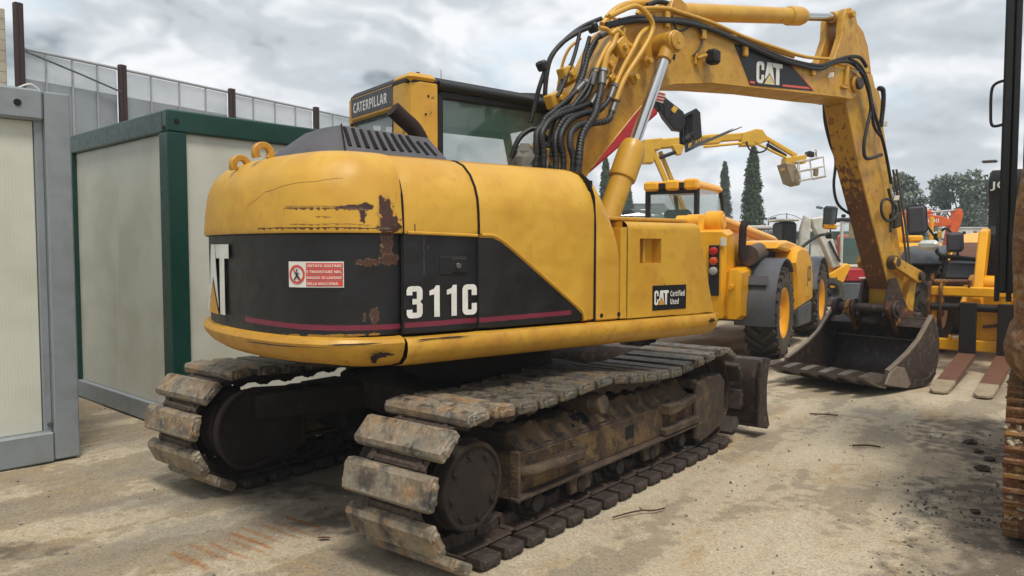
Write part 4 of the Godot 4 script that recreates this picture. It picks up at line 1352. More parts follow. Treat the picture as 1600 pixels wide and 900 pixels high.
	for k in 4:
		if k == 2: st.lettering("E TRANSITARE NEL", 0.0125, 0.155, func(q: Vector2) -> Vector3: return on_side(-0.548 + 0.101 + q.x, 1.248 + 0.0115 + 0.026 * k + q.y, -0.001))
		else: st.lettering(rows[k], 0.0125, 0.155 if k else 0.14, func(q: Vector2) -> Vector3: return on_side(-0.548 + 0.101 + q.x, 1.248 + 0.0115 + 0.026 * k + q.y, -0.001))
	obj("sign_lettering", st, "white_vinyl", sgn)
	var man := mb().decal([P([0.044, 0.066, 0.053, 0.066, 0.055, 0.05, 0.066, 0.033, 0.061, 0.031, 0.049, 0.047, 0.036, 0.031, 0.031, 0.034, 0.043, 0.051]), P([0.044, 0.064, 0.034, 0.057, 0.032, 0.060, 0.044, 0.068]), P([0.053, 0.065, 0.062, 0.055, 0.065, 0.057, 0.054, 0.068]), P([0.046, 0.070, 0.050, 0.069, 0.054, 0.072, 0.053, 0.078, 0.049, 0.080, 0.045, 0.077])], sg.call(-0.002))
	obj("sign_figure", man, "black", sgn)
	# lifting eyes
	for c in [[-1.60, 0.50, 0.0], [-1.645, 0.30, -0.045]]:
		var eye := PackedVector2Array()
		for k in 15:
			var a := lerpf(-0.5, PI + 0.5, k / 14.0)
			eye.append(Vector2(0.060 * cos(a), 0.02 + 0.056 * sin(a)))
		for k in 11:
			var a := lerpf(PI + 0.9, -0.9, k / 10.0)
			eye.append(Vector2(0.024 * cos(a), 0.022 + 0.024 * sin(a)))
		obj("lifting_eye", mb().prism(eye, -0.013, 0.013, Transform3D.IDENTITY, 0.004), "yellow_worn", ex, at(V(c[0], 1.855 + c[2], c[1]), turn(Vector3.UP, 15)))
	# louvred hood
	var hood := mb()
	var base := [V(-1.50, 1.868, 0.22), V(-1.46, 1.868, 0.52), V(-1.22, 1.868, 0.66), V(-0.64, 1.868, 0.68), V(-0.56, 1.868, 0.10), V(-1.36, 1.868, 0.0)]
	var top := [V(-1.26, 2.035, 0.24), V(-1.24, 2.045, 0.40), V(-1.20, 2.05, 0.50), V(-0.70, 2.03, 0.50), V(-0.70, 2.03, 0.10), V(-1.22, 2.03, 0.0)]
	var mid := []
	for k in 6: mid.append(base[k].lerp(top[k], 0.90) + V(0, 0.012, 0))
	hood.loft([PackedVector3Array(base), PackedVector3Array(mid), PackedVector3Array(top)])
	hood.box(V(0.55, 0.13, 0.9), at(V(-0.90, 1.935, -0.40)), 0.04)
	var hd := obj("engine_hood", hood, "grey_plastic", ex, Transform3D.IDENTITY, 50)
	var sa: Vector3 = base[2].lerp(mid[2], 0.12)
	var sb: Vector3 = base[3].lerp(mid[3], 0.12)
	var ta: Vector3 = mid[2]
	var tb: Vector3 = mid[3]
	for k in 11:
		var f := 0.03 + 0.088 * k
		var short := 1.0 if k < 9 else 0.62
		var lo: Vector3 = sa.lerp(sb, f)
		var hi: Vector3 = ta.lerp(tb, f + 0.0)
		hi = lo.lerp(hi, 0.95 * (1.0 if k < 9 else 0.80))
		lo = lo.lerp(hi, 0.30)
		var nrm: Vector3 = (sb - sa).cross(ta - sa).normalized()
		if nrm.z < 0: nrm = -nrm
		obj("louvre_slot", mb().tube([lo - nrm * 0.007, hi - nrm * 0.007], 0.0135, 8), "void", hd)
	obj("hood_seam", mb().tube([sa + V(-0.02, 0.005, 0.0), ta + V(-0.0, 0.01, 0)], 0.004, 6), "void", hd)
	# exhaust stack, curved, with a slanted mouth
	var exh := mb().tube(curve([V(-0.585, 1.95, 0.30), V(-0.61, 2.04, 0.30), V(-0.66, 2.11, 0.30), V(-0.73, 2.16, 0.30), V(-0.79, 2.205, 0.30)], 6), 0.047, 14)
	obj("exhaust_pipe", exh, "rust_pipe", ex)

func cab(ex: Node3D) -> void:
	var c := part("cab", ex)
	var zr := -0.20
	var zl := -1.12
	# roof with rounded edges
	var rf := mb().box(V(1.52, 0.09, 0.90), at(V(0.36, 2.505, -0.66), turn(V(0, 0, 1), -1.0)), 0.035)
	obj("roof", rf, "black_plastic", c)
	obj("roof_gutter", mb().tube([V(-0.18, 2.50, zr - 0.01), V(0.5, 2.487, zr - 0.005), V(1.08, 2.465, zr - 0.01)], 0.035, 10), "black_plastic", c)
	# rear: yellow corner post, top band, frame round the rear window
	var post := P([-0.40, -0.42, -0.40, -0.28, -0.375, -0.225, -0.32, -0.20, -0.19, -0.20, -0.19, -0.30, -0.32, -0.30, -0.34, -0.42])
	var flat := Transform3D(Basis(V(1, 0, 0), V(0, 0, 1), V(0, -1, 0)), Vector3.ZERO)
	obj("rear_corner_post", mb().prism(post, -2.52, -1.2, flat, 0.02).box(V(0.22, 0.06, 0.24), at(V(-0.295, 2.535, -0.315)), 0.028), "yellow", c)
	obj("rear_corner_post", mb().box(V(0.08, 1.34, 0.06), at(V(-0.36, 1.86, zl + 0.03)), 0.02), "yellow", c)
	obj("rear_header", mb().box(V(0.05, 0.19, 0.66), at(V(-0.375, 2.44, -0.75)), 0.018), "yellow", c)
	obj("rear_sill", mb().box(V(0.05, 0.60, 0.66), at(V(-0.37, 1.55, -0.75)), 0.01), "yellow", c)
	obj("rear_window", mb().box(V(0.012, 0.50, 0.66), at(V(-0.372, 2.10, -0.75))), "glass", c)
	obj("rear_window_seal", mb().tube([V(-0.396, 2.335, -0.43), V(-0.396, 2.335, -1.07), V(-0.396, 1.86, -1.07), V(-0.396, 1.86, -0.43)], 0.010, 6, true), "black", c)
	var plate := obj("name_band", mb().box(V(0.004, 0.13, 0.63), at(V(-0.402, 2.442, -0.745)), 0.001), "grey_plastic", c)
	obj("band_lettering", mb().lettering("CATERPILLAR", 0.075, 0.52, func(q: Vector2) -> Vector3: return V(-0.4055, 2.405 + q.y, -1.02 + q.x)), "white_vinyl", plate)
	obj("bolt", mb().cyl(V(-0.26, 2.42, -0.201), V(-0.26, 2.42, -0.195), 0.008, -1, 8), "void", c)
	obj("bolt", mb().cyl(V(-0.28, 2.30, -0.201), V(-0.28, 2.30, -0.195), 0.008, -1, 8), "void", c)
	obj("bolt", mb().cyl(V(-0.28, 2.555, -0.30), V(-0.28, 2.59, -0.30), 0.014, -1, 8), "black", c)
	obj("aerial", mb().cyl(V(0.10, 2.53, -0.62), V(0.10, 2.72, -0.62), 0.003, 0.002, 5, 0.0), "black", c)
	# right side frame: dark, with one long pane
	obj("frame_bar", mb().box(V(0.05, 1.10, 0.05), at(V(-0.162, 1.90, zr - 0.03)), 0.01), "black", c)
	obj("frame_bar", mb().box(V(1.22, 0.055, 0.05), at(V(0.44, 2.445, zr - 0.03)), 0.01), "black", c)
	obj("lower_panel", mb().box(V(1.22, 0.5, 0.05), at(V(0.44, 1.55, zr - 0.03)), 0.01), "black", c)
	obj("front_pillar", mb().tube([V(1.02, 2.46, zr - 0.04), V(1.18, 1.8, zr - 0.04), V(1.14, 1.3, zr - 0.04)], 0.035, 8), "black", c)
	obj("front_pillar", mb().tube([V(1.02, 2.46, zl + 0.04), V(1.18, 1.8, zl + 0.04), V(1.14, 1.3, zl + 0.04)], 0.035, 8), "black", c)
	obj("frame_bar", mb().box(V(0.06, 1.2, 0.05), at(V(0.30, 1.88, zl + 0.03)), 0.01), "black", c)
	obj("frame_bar", mb().box(V(1.4, 0.14, 0.05), at(V(0.35, 2.42, zl + 0.03)), 0.01), "black", c)
	obj("lower_panel", mb().box(V(1.5, 0.74, 0.05), at(V(0.38, 1.57, zl + 0.03)), 0.01), "black", c)
	obj("frame_bar", mb().box(V(0.16, 0.7, 0.05), at(V(-0.30, 2.1, zl + 0.03)), 0.01), "black", c)
	obj("side_window", mb().box(V(1.16, 0.66, 0.01), at(V(0.44, 2.10, zr - 0.028))), "glass", c)
	obj("door_window", mb().box(V(0.55, 0.5, 0.01), at(V(0.03, 2.16, zl + 0.03))).box(V(0.72, 0.5, 0.01), at(V(0.70, 2.16, zl + 0.03))), "glass", c)
	obj("windscreen", mb().prism(P([1.02, 2.44, 1.18, 1.8, 1.188, 1.8, 1.028, 2.44]), zl + 0.08, zr - 0.08), "glass", c)
	obj("floor", mb().box(V(1.55, 0.10, 0.92), at(V(0.40, 1.18, -0.66)), 0.02), "black", c)
	obj("headliner", mb().box(V(1.38, 0.02, 0.84), at(V(0.36, 2.405, -0.66))), "roof_lining", c)
	var seat := part("driver_seat", c)
	obj("seat_back", mb().box(V(0.14, 0.72, 0.46), at(V(-0.02, 1.86, -0.66), turn(V(0, 0, 1), 10)), 0.05), "black_plastic", seat)
	obj("seat_cushion", mb().box(V(0.5, 0.15, 0.48), at(V(0.25, 1.55, -0.66)), 0.05), "black_plastic", seat)
	obj("headrest", mb().box(V(0.10, 0.18, 0.26), at(V(-0.09, 2.27, -0.66), turn(V(0, 0, 1), 8)), 0.04), "black_plastic", seat)
	obj("joystick", mb().cyl(V(0.55, 1.60, -0.33), V(0.58, 1.86, -0.33), 0.03, 0.02, 10).box(V(0.3, 0.15, 0.12), at(V(0.45, 1.6, -0.33)), 0.03), "black_plastic", c)
	obj("roof_hose", mb().tube(curve([V(0.45, 2.545, -0.40), V(0.7, 2.56, -0.28), V(0.95, 2.53, -0.15)], 4), 0.012, 6), "hose", c)
	# crumpled cloth cover beside the boom foot
	var cl := mb()
	var nz := FastNoiseLite.new()
	nz.seed = 3; nz.frequency = 6.0
	var rings := []
	for j in 9:
		var a := PI * j / 8.0
		var ring := PackedVector3Array()
		for k in 20:
			var f := TAU * k / 20.0
			var d := V(sin(a) * cos(f), cos(a), sin(a) * sin(f))
			ring.append(V(0.33, 1.97, 0.12) + d * V(0.14, 0.13, 0.13) * (1.0 + nz.get_noise_3dv(d * 0.4) * 0.45 + absf(nz.get_noise_3dv(d * 1.2)) * 0.25))
		rings.append(ring)
	cl.loft(rings, true, false)
	cl.box(V(0.14, 0.12, 0.14), at(V(0.29, 2.06, 0.13), turn(V(0.2, 1, 0.1), 20)), 0.05)
	obj("cloth_cover", cl, "cloth", ex, Transform3D.IDENTITY, 30)

func boom(ex: Node3D) -> void:
	var b := part("boom", ex)
	var side := P([0.02, 1.66, 0.06, 1.52, 0.28, 1.45, 0.60, 1.66, 0.853, 1.965, 1.269, 2.381, 1.44, 2.54, 1.56, 2.628, 1.70, 2.68, 1.86, 2.712, 2.17, 2.748, 2.904, 2.808, 3.823, 2.85, 4.207, 2.874, 4.33, 2.875, 4.42, 2.92, 4.475, 3.0, 4.475, 3.075, 4.42, 3.145, 4.31, 3.17, 4.08, 3.155, 3.57, 3.112, 2.94, 3.128, 2.39, 3.16, 2.05, 3.205, 1.80, 3.225, 1.56, 3.215, 1.33, 3.15, 1.13, 3.01, 0.93, 2.67, 0.64, 2.25, 0.34, 1.85, 0.12, 1.75])
	obj("beam", mb().prism(side, -0.17, 0.17, Transform3D.IDENTITY, 0.010), "yellow_worn", b, Transform3D.IDENTITY, 30)
	# a plate rail along the rear upper edge, proud of the side
	var pl := mb()
	pl.tube([V(0.85, 1.985, 0.172), V(1.269, 2.395, 0.172), V(1.44, 2.553, 0.172), V(1.57, 2.642, 0.172), V(1.72, 2.695, 0.172), V(2.17, 2.762, 0.172), V(3.82, 2.862, 0.172), V(4.2, 2.886, 0.172)], 0.006, 6)
	obj("weld_seam", pl, "yellow_worn", b)
	obj("access_plate", mb().prism(P([0.70, 2.40, 0.78, 2.37, 1.12, 2.79, 1.10, 2.90, 1.0, 2.82]), 0.17, 0.176, Transform3D.IDENTITY, 0.002), "yellow", b)
	# pivot bosses and pins
	for s in [1.0]:
		obj("cylinder_boss", mb().cyl(V(1.55, 2.955, 0.14), V(1.55, 2.955, 0.345), 0.082, -1, 24, 0.008), "yellow_worn", b)
		obj("pin_cap", mb().cyl(V(1.55, 2.955, 0.345), V(1.55, 2.955, 0.362), 0.068, -1, 20).box(V(0.03, 0.03, 0.006), at(V(1.55, 2.955, 0.365))), "yellow_worn", b)
		obj("boom_tip_boss", mb().cyl(V(4.385, 3.035, 0.17), V(4.385, 3.035, 0.205), 0.085, -1, 24, 0.01), "yellow_worn", b)
		obj("boom_tip_pin", mb().cyl(V(4.385, 3.035, 0.205), V(4.385, 3.035, 0.235), 0.058, -1, 18), "bucket_steel", b)
	for c in [[1.96, 2.94], [1.86, 2.90]]:
		pass
	obj("side_mark", mb().box(V(0.03, 0.045, 0.003), at(V(1.72, 2.90, 0.171), turn(V(0, 0, 1), -18))), "void", b)
	# brackets that hold the pipes
	for c in [[2.05, 3.14], [2.60, 3.09], [3.62, 3.07], [1.62, 3.16]]:
		obj("pipe_bracket", mb().box(V(0.05, 0.12, 0.035), at(V(c[0], c[1], 0.185)), 0.006), "yellow_worn", b)
	obj("tip_lug", mb().box(V(0.045, 0.20, 0.03), at(V(4.20, 3.09, 0.187), turn(V(0, 0, 1), -8)), 0.006).box(V(0.11, 0.03, 0.03), at(V(4.17, 2.975, 0.187)), 0.006), "yellow_worn", b)
	# work lamp
	obj("work_lamp", mb().box(V(0.10, 0.115, 0.10), at(V(2.10, 2.94, 0.245), turn(V(0, 1, 0), 12)), 0.02), "black", b)
	obj("lamp_bracket", mb().box(V(0.03, 0.10, 0.03), at(V(1.965, 2.92, 0.18)), 0.004).tube([V(1.97, 2.92, 0.20), V(2.03, 2.945, 0.24)], 0.016, 8), "yellow_worn", b)
	# decal
	var lay := func(off: float) -> Callable:
		return func(q: Vector2) -> Vector3: return V(q.x, q.y, 0.17 + off)
	var dec := P([2.46, 3.118, 2.80, 3.128, 3.05, 3.118, 3.24, 3.085, 3.66, 2.876, 3.02, 2.830, 2.69, 2.806])
	obj("boom_decal", mb().decal([dec], lay.call(0.002)), "band_black", b)
	obj("decal_edge", mb().decal([P([3.27, 3.082, 3.285, 3.082, 3.67, 2.885, 3.66, 2.876])], lay.call(0.0022)), "stripe_pink", b)
	var lc := cat_logo()
	var l2 := func(q: Vector2) -> Vector3: return V(2.775 + q.x * 0.38 + q.y * -0.0, 2.838 + q.y * 0.185 + q.x * 0.025, 0.1745)
	obj("logo_letters", mb().decal(lc[0], l2), "white_vinyl", b)
	obj("logo_triangle", mb().decal(lc[1], func(q: Vector2) -> Vector3: return V(2.775 + q.x * 0.38, 2.836 + q.y * 0.185 + q.x * 0.025, 0.1755)), "logo_cream", b)
	obj("decal_line", mb().decal([P([2.685, 2.823, 2.755, 2.828, 2.755, 2.846, 2.685, 2.841]), P([3.16, 2.855, 3.60, 2.886, 3.565, 2.903, 3.16, 2.874])], lay.call(0.0045)), "stripe_pink", b)
	# stick
	var s := part("stick", ex)
	var lowp: PackedVector2Array
	lowp = P([4.10, 3.20, 4.18, 2.98, 4.32, 2.86, 4.55, 2.31, 5.29, 0.975, 5.30, 0.82, 5.37, 0.76, 5.47, 0.77, 5.55, 0.86, 5.60, 1.10, 5.46, 1.50, 5.21, 2.30, 5.07, 2.70, 5.02, 2.82, 5.02, 2.94, 4.96, 3.05, 4.88, 3.08, 4.82, 3.20])
	obj("beam", mb().prism(lowp, -0.12, 0.12, Transform3D.IDENTITY, 0.010), "yellow_worn", s, Transform3D.IDENTITY, 30)
	for z in [[0.05, 0.12], [-0.12, -0.05]]:
		obj("ear_plate", mb().prism(P([4.06, 3.20, 4.80, 3.20, 4.72, 3.46, 4.62, 3.60, 4.50, 3.66, 4.46, 3.75, 4.37, 3.79, 4.28, 3.76, 4.23, 3.66, 4.22, 3.50, 4.14, 3.34]), z[0], z[1], Transform3D.IDENTITY, 0.008), "yellow_worn", s)
	obj("ear_web", mb().prism(P([4.30, 3.20, 4.78, 3.20, 4.60, 3.58, 4.50, 3.58]), -0.06, 0.06), "yellow_worn", s)
	obj("ear_pin", mb().cyl(V(4.36, 3.715, -0.165), V(4.36, 3.715, 0.165), 0.034, -1, 16), "yellow_worn", s)
	# worn, rusty wear skin on the lower face towards the machine
	var n := Vector2(1.32, -0.717 - 0.6).normalized()
	var f := mb()
	f.use_uv = true
	var q0 := [V(4.318, 2.85, 0.112), V(4.547, 2.304, 0.112), V(5.285, 0.980, 0.112)]
	var vv := [0.0, 0.25, 1.0]
	for k in 2:
		var a: Vector3 = q0[k]
		var e: Vector3 = q0[k + 1]
		f.tri(a, e, e * V(1, 1, -1), Vector2(0, vv[k]), Vector2(0, vv[k + 1]), Vector2(1, vv[k + 1]))
		f.tri(a, e * V(1, 1, -1), a * V(1, 1, -1), Vector2(0, vv[k]), Vector2(1, vv[k + 1]), Vector2(1, vv[k]))
	for k in f.p.size(): f.p[k] += V(-0.002, -0.0013, 0)
	var wi := blank(128, 768, Color(0.74, 0.54, 0.17))
	var na := noise(128, 768, 0.022, 71, 5)
	var nb := noise(128, 768, 0.09, 72, 4)
	for y in 768:
		for x in 128:
			var d := smoothstep(0.10, 0.62, y / 768.0) * 0.56 + (na.get_pixel(x, y).r - 0.5) * 0.95 + (nb.get_pixel(x, y).r - 0.5) * 0.45
			var rc := Color(0.36, 0.21, 0.13).lerp(Color(0.50, 0.34, 0.19), nb.get_pixel(x, y).r)
			if d > 0.30: wi.set_pixel(x, y, rc)
			elif d > 0.2: wi.set_pixel(x, y, Color(0.58, 0.38, 0.14))
	var wm := mat("stick_wear", Color.WHITE, 0.75, 0.0, tex(wi))
	wm.uv1_triplanar = false
	wm.texture_repeat = false
	obj("worn_face", f, "stick_wear", s)
	# linkage: bucket cylinder on the far upper side, tipping link and side links
	obj("link_pin", mb().cyl(V(5.27, 1.27, -0.22), V(5.27, 1.27, 0.22), 0.05, -1, 16).cyl(V(5.27, 1.27, 0.12), V(5.27, 1.27, 0.20), 0.075, -1, 16), "frame_dirt", s)
	for z in [0.165, -0.215]:
		obj("side_link", mb().prism(P([5.23, 1.33, 5.20, 1.27, 5.24, 1.21, 5.72, 1.05, 5.80, 1.04, 5.84, 1.10, 5.81, 1.17, 5.74, 1.19]), z, z + 0.05, Transform3D.IDENTITY, 0.006), "yellow_worn", s)
	obj("link_pin", mb().cyl(V(5.77, 1.115, -0.25), V(5.77, 1.115, 0.25), 0.05, -1, 16), "frame_dirt", s)
	obj("tipping_link", mb().prism(P([5.70, 1.15, 5.70, 1.05, 5.57, 0.66, 5.61, 0.60, 5.69, 0.60, 5.77, 0.70, 5.84, 1.07, 5.82, 1.15]), -0.10, 0.15, Transform3D.IDENTITY, 0.012), "yellow_worn", s)
	cylinder(s, "bucket_cylinder", V(5.05, 2.88, 0), V(5.66, 1.75, 0), V(5.77, 1.115, 0), 0.055, 0.032)
	# arm cylinder along the top of the boom, boom cylinders below
	cylinder(ex, "arm_cylinder", V(1.86, 3.31, 0), V(3.74, 3.612, 0), V(4.36, 3.715, 0), 0.072, 0.04)
	obj("cylinder_clevis", mb().prism(P([1.72, 3.20, 2.05, 3.18, 1.95, 3.36, 1.86, 3.40, 1.78, 3.36]), -0.10, -0.06, Transform3D.IDENTITY, 0.006).prism(P([1.72, 3.20, 2.05, 3.18, 1.95, 3.36, 1.86, 3.40, 1.78, 3.36]), 0.06, 0.10, Transform3D.IDENTITY, 0.006), "yellow_worn", b)
	for z in [0.28, -0.28]:
		cylinder(ex, "boom_cylinder", V(0.70, 1.18, z), V(1.155, 2.19, z), V(1.55, 2.955, z), 0.083, 0.042)

func cylinder(parent: Node, called: String, a: Vector3, m: Vector3, e: Vector3, r: float, rr: float) -> void:
	var c := part(called, parent)
	var d := (m - a).normalized()
	m = a + (e - a).normalized() * a.distance_to(m)
	d = (e - a).normalized()
	var l := a.distance_to(m)
	var bb := mb()
	bb.lathe(P([0, 0, r * 0.8, 0.0, r * 0.98, 0.03, r, 0.05, r, l - r * 3.6, r * 1.16, l - r * 3.5, r * 1.2, l - r * 3.3, r * 1.2, l - r * 0.9, r * 1.05, l - r * 0.3, r * 0.95, l, rr, l]), bb.along(a, e), 26)
	bb.cyl(a - V(0, 0, r * 0.9), a + V(0, 0, r * 0.9), r * 0.85, -1, 18)
	obj("barrel", bb, "yellow", c)
	obj("rod", mb().cyl(m - d * 0.05, e - d * 0.06, rr, -1, 20, 0.0), "chrome", c)
	obj("rod_eye", mb().cyl(e - V(0, 0, r * 0.65), e + V(0, 0, r * 0.65), r * 0.9, -1, 20).cyl(e - d * r * 1.9, e - d * 0.03, rr * 1.35, -1, 16), "yellow_worn", c)

func bucket(ex: Node3D) -> void:
	var k := part("bucket", ex)
	var outl := [Vector2(5.33, 0.70), Vector2(5.43, 0.58), Vector2(5.475, 0.42), Vector2(5.465, 0.26), Vector2(5.40, 0.12), Vector2(5.28, 0.035), Vector2(5.10, 0.005), Vector2(4.80, 0.025), Vector2(4.50, 0.085), Vector2(4.36, 0.12)]
	var shell := PackedVector2Array(outl)
	var inn := []
	for i in outl.size():
		var d: Vector2 = (outl[mini(i + 1, outl.size() - 1)] - outl[maxi(i - 1, 0)]).normalized()
		inn.append(outl[i] + Vector2(d.y, -d.x) * 0.028)
	inn.reverse()
	shell.append_array(PackedVector2Array(inn))
	obj("shell", mb().prism(shell, -0.535, 0.535, Transform3D.IDENTITY, 0.004), "bucket_steel", k)
	var side := P([5.31, 0.73, 5.35, 0.70, 5.445, 0.58, 5.49, 0.42, 5.48, 0.25, 5.41, 0.105, 5.285, 0.02, 5.10, -0.008 + 0.012, 4.80, 0.02, 4.50, 0.075, 4.33, 0.115, 4.40, 0.235, 4.56, 0.29, 4.80, 0.385, 5.02, 0.50])
	for z in [[0.53, 0.56], [-0.56, -0.53]]:
		obj("side_plate", mb().prism(side, z[0], z[1], Transform3D.IDENTITY, 0.006), "bucket_steel", k)
		# bright edge bar along the front of the side
		obj("side_edge", mb().prism(P([5.30, 0.735, 5.02, 0.505, 4.80, 0.392, 4.56, 0.298, 4.40, 0.245, 4.42, 0.225, 4.57, 0.275, 4.81, 0.365, 5.03, 0.48, 5.31, 0.705]), z[0] - 0.006, z[1] + 0.006, Transform3D.IDENTITY, 0.004), "edge_steel", k)
		var out: float = z[1] + 0.001 if z[0] > 0 else z[0] - 0.001
		obj("wear_plate", mb().prism(P([4.34, 0.115, 4.50, 0.08, 4.78, 0.03, 4.86, 0.06, 4.72, 0.24, 4.56, 0.27, 4.42, 0.22]), out - 0.008, out + 0.012, Transform3D.IDENTITY, 0.006), "edge_steel", k)
		obj("heel_shroud", mb().prism(P([4.90, 0.035, 5.10, 0.012, 5.28, 0.03, 5.40, 0.115, 5.36, 0.17, 5.25, 0.10, 5.10, 0.08, 4.95, 0.10]), out - 0.01, out + 0.014, Transform3D.IDENTITY, 0.005), "bucket_steel", k)
	obj("cutting_lip", mb().prism(P([4.22, 0.135, 4.52, 0.062, 4.54, 0.095, 4.25, 0.165]), -0.555, 0.555, Transform3D.IDENTITY, 0.006), "bucket_steel", k)
	for i in 6:
		var z := -0.50 + 0.20 * i
		var tm := mb()
		tm.loft([
			PackedVector3Array([V(4.42, 0.06, z - 0.042), V(4.42, 0.06, z + 0.042), V(4.40, 0.195, z + 0.042), V(4.40, 0.195, z - 0.042)]),
			PackedVector3Array([V(4.27, 0.09, z - 0.044), V(4.27, 0.09, z + 0.044), V(4.26, 0.228, z + 0.044), V(4.26, 0.228, z - 0.044)]),
			PackedVector3Array([V(4.16, 0.13, z - 0.042), V(4.16, 0.13, z + 0.042), V(4.155, 0.222, z + 0.042), V(4.155, 0.222, z - 0.042)]),
			PackedVector3Array([V(4.02, 0.182, z - 0.04), V(4.02, 0.182, z + 0.04), V(4.02, 0.205, z + 0.04), V(4.02, 0.205, z - 0.04)])])
		obj("tooth", tm, "tooth_steel", k)
	obj("top_bar", mb().prism(P([5.20, 0.60, 5.34, 0.70, 5.44, 0.58, 5.30, 0.52]), -0.53, 0.53, Transform3D.IDENTITY, 0.01), "bucket_steel", k)
	obj("inner_seam", mb().tube([V(5.405, 0.44, -0.52), V(5.405, 0.44, 0.52)], 0.008, 6), "edge_steel", k)
	for z in [[-0.25, -0.20], [0.20, 0.25]]:
		obj("hinge_ear", mb().prism(P([5.06, 0.86, 5.02, 0.78, 5.06, 0.70, 5.14, 0.66, 5.24, 0.52, 5.40, 0.52, 5.66, 0.58, 5.72, 0.66, 5.62, 0.72, 5.40, 0.78, 5.22, 0.86]), z[0], z[1], Transform3D.IDENTITY, 0.006), "yellow_rust", k)
		obj("ear_boss", mb().cyl(V(5.15, 0.775, z[0] - 0.03), V(5.15, 0.775, z[1] + 0.03), 0.098, -1, 22, 0.01), "bucket_steel", k)
	obj("hinge_pin", mb().cyl(V(5.15, 0.775, -0.42), V(5.15, 0.775, 0.30), 0.052, -1, 18).cyl(V(5.15, 0.775, -0.42), V(5.15, 0.775, -0.36), 0.10, -1, 20), "bucket_steel", k)
	for z in [-0.16, 0.13]:
		obj("coupler_plate", mb().prism(P([5.10, 0.70, 5.22, 1.08, 5.34, 1.10, 5.62, 0.76, 5.66, 0.64, 5.56, 0.60, 5.30, 0.72]), z, z + 0.035, Transform3D.IDENTITY, 0.006), "bucket_steel", k)
	obj("ear_boss", mb().cyl(V(5.62, 0.66, -0.28), V(5.62, 0.66, 0.30), 0.065, -1, 18), "bucket_steel", k)

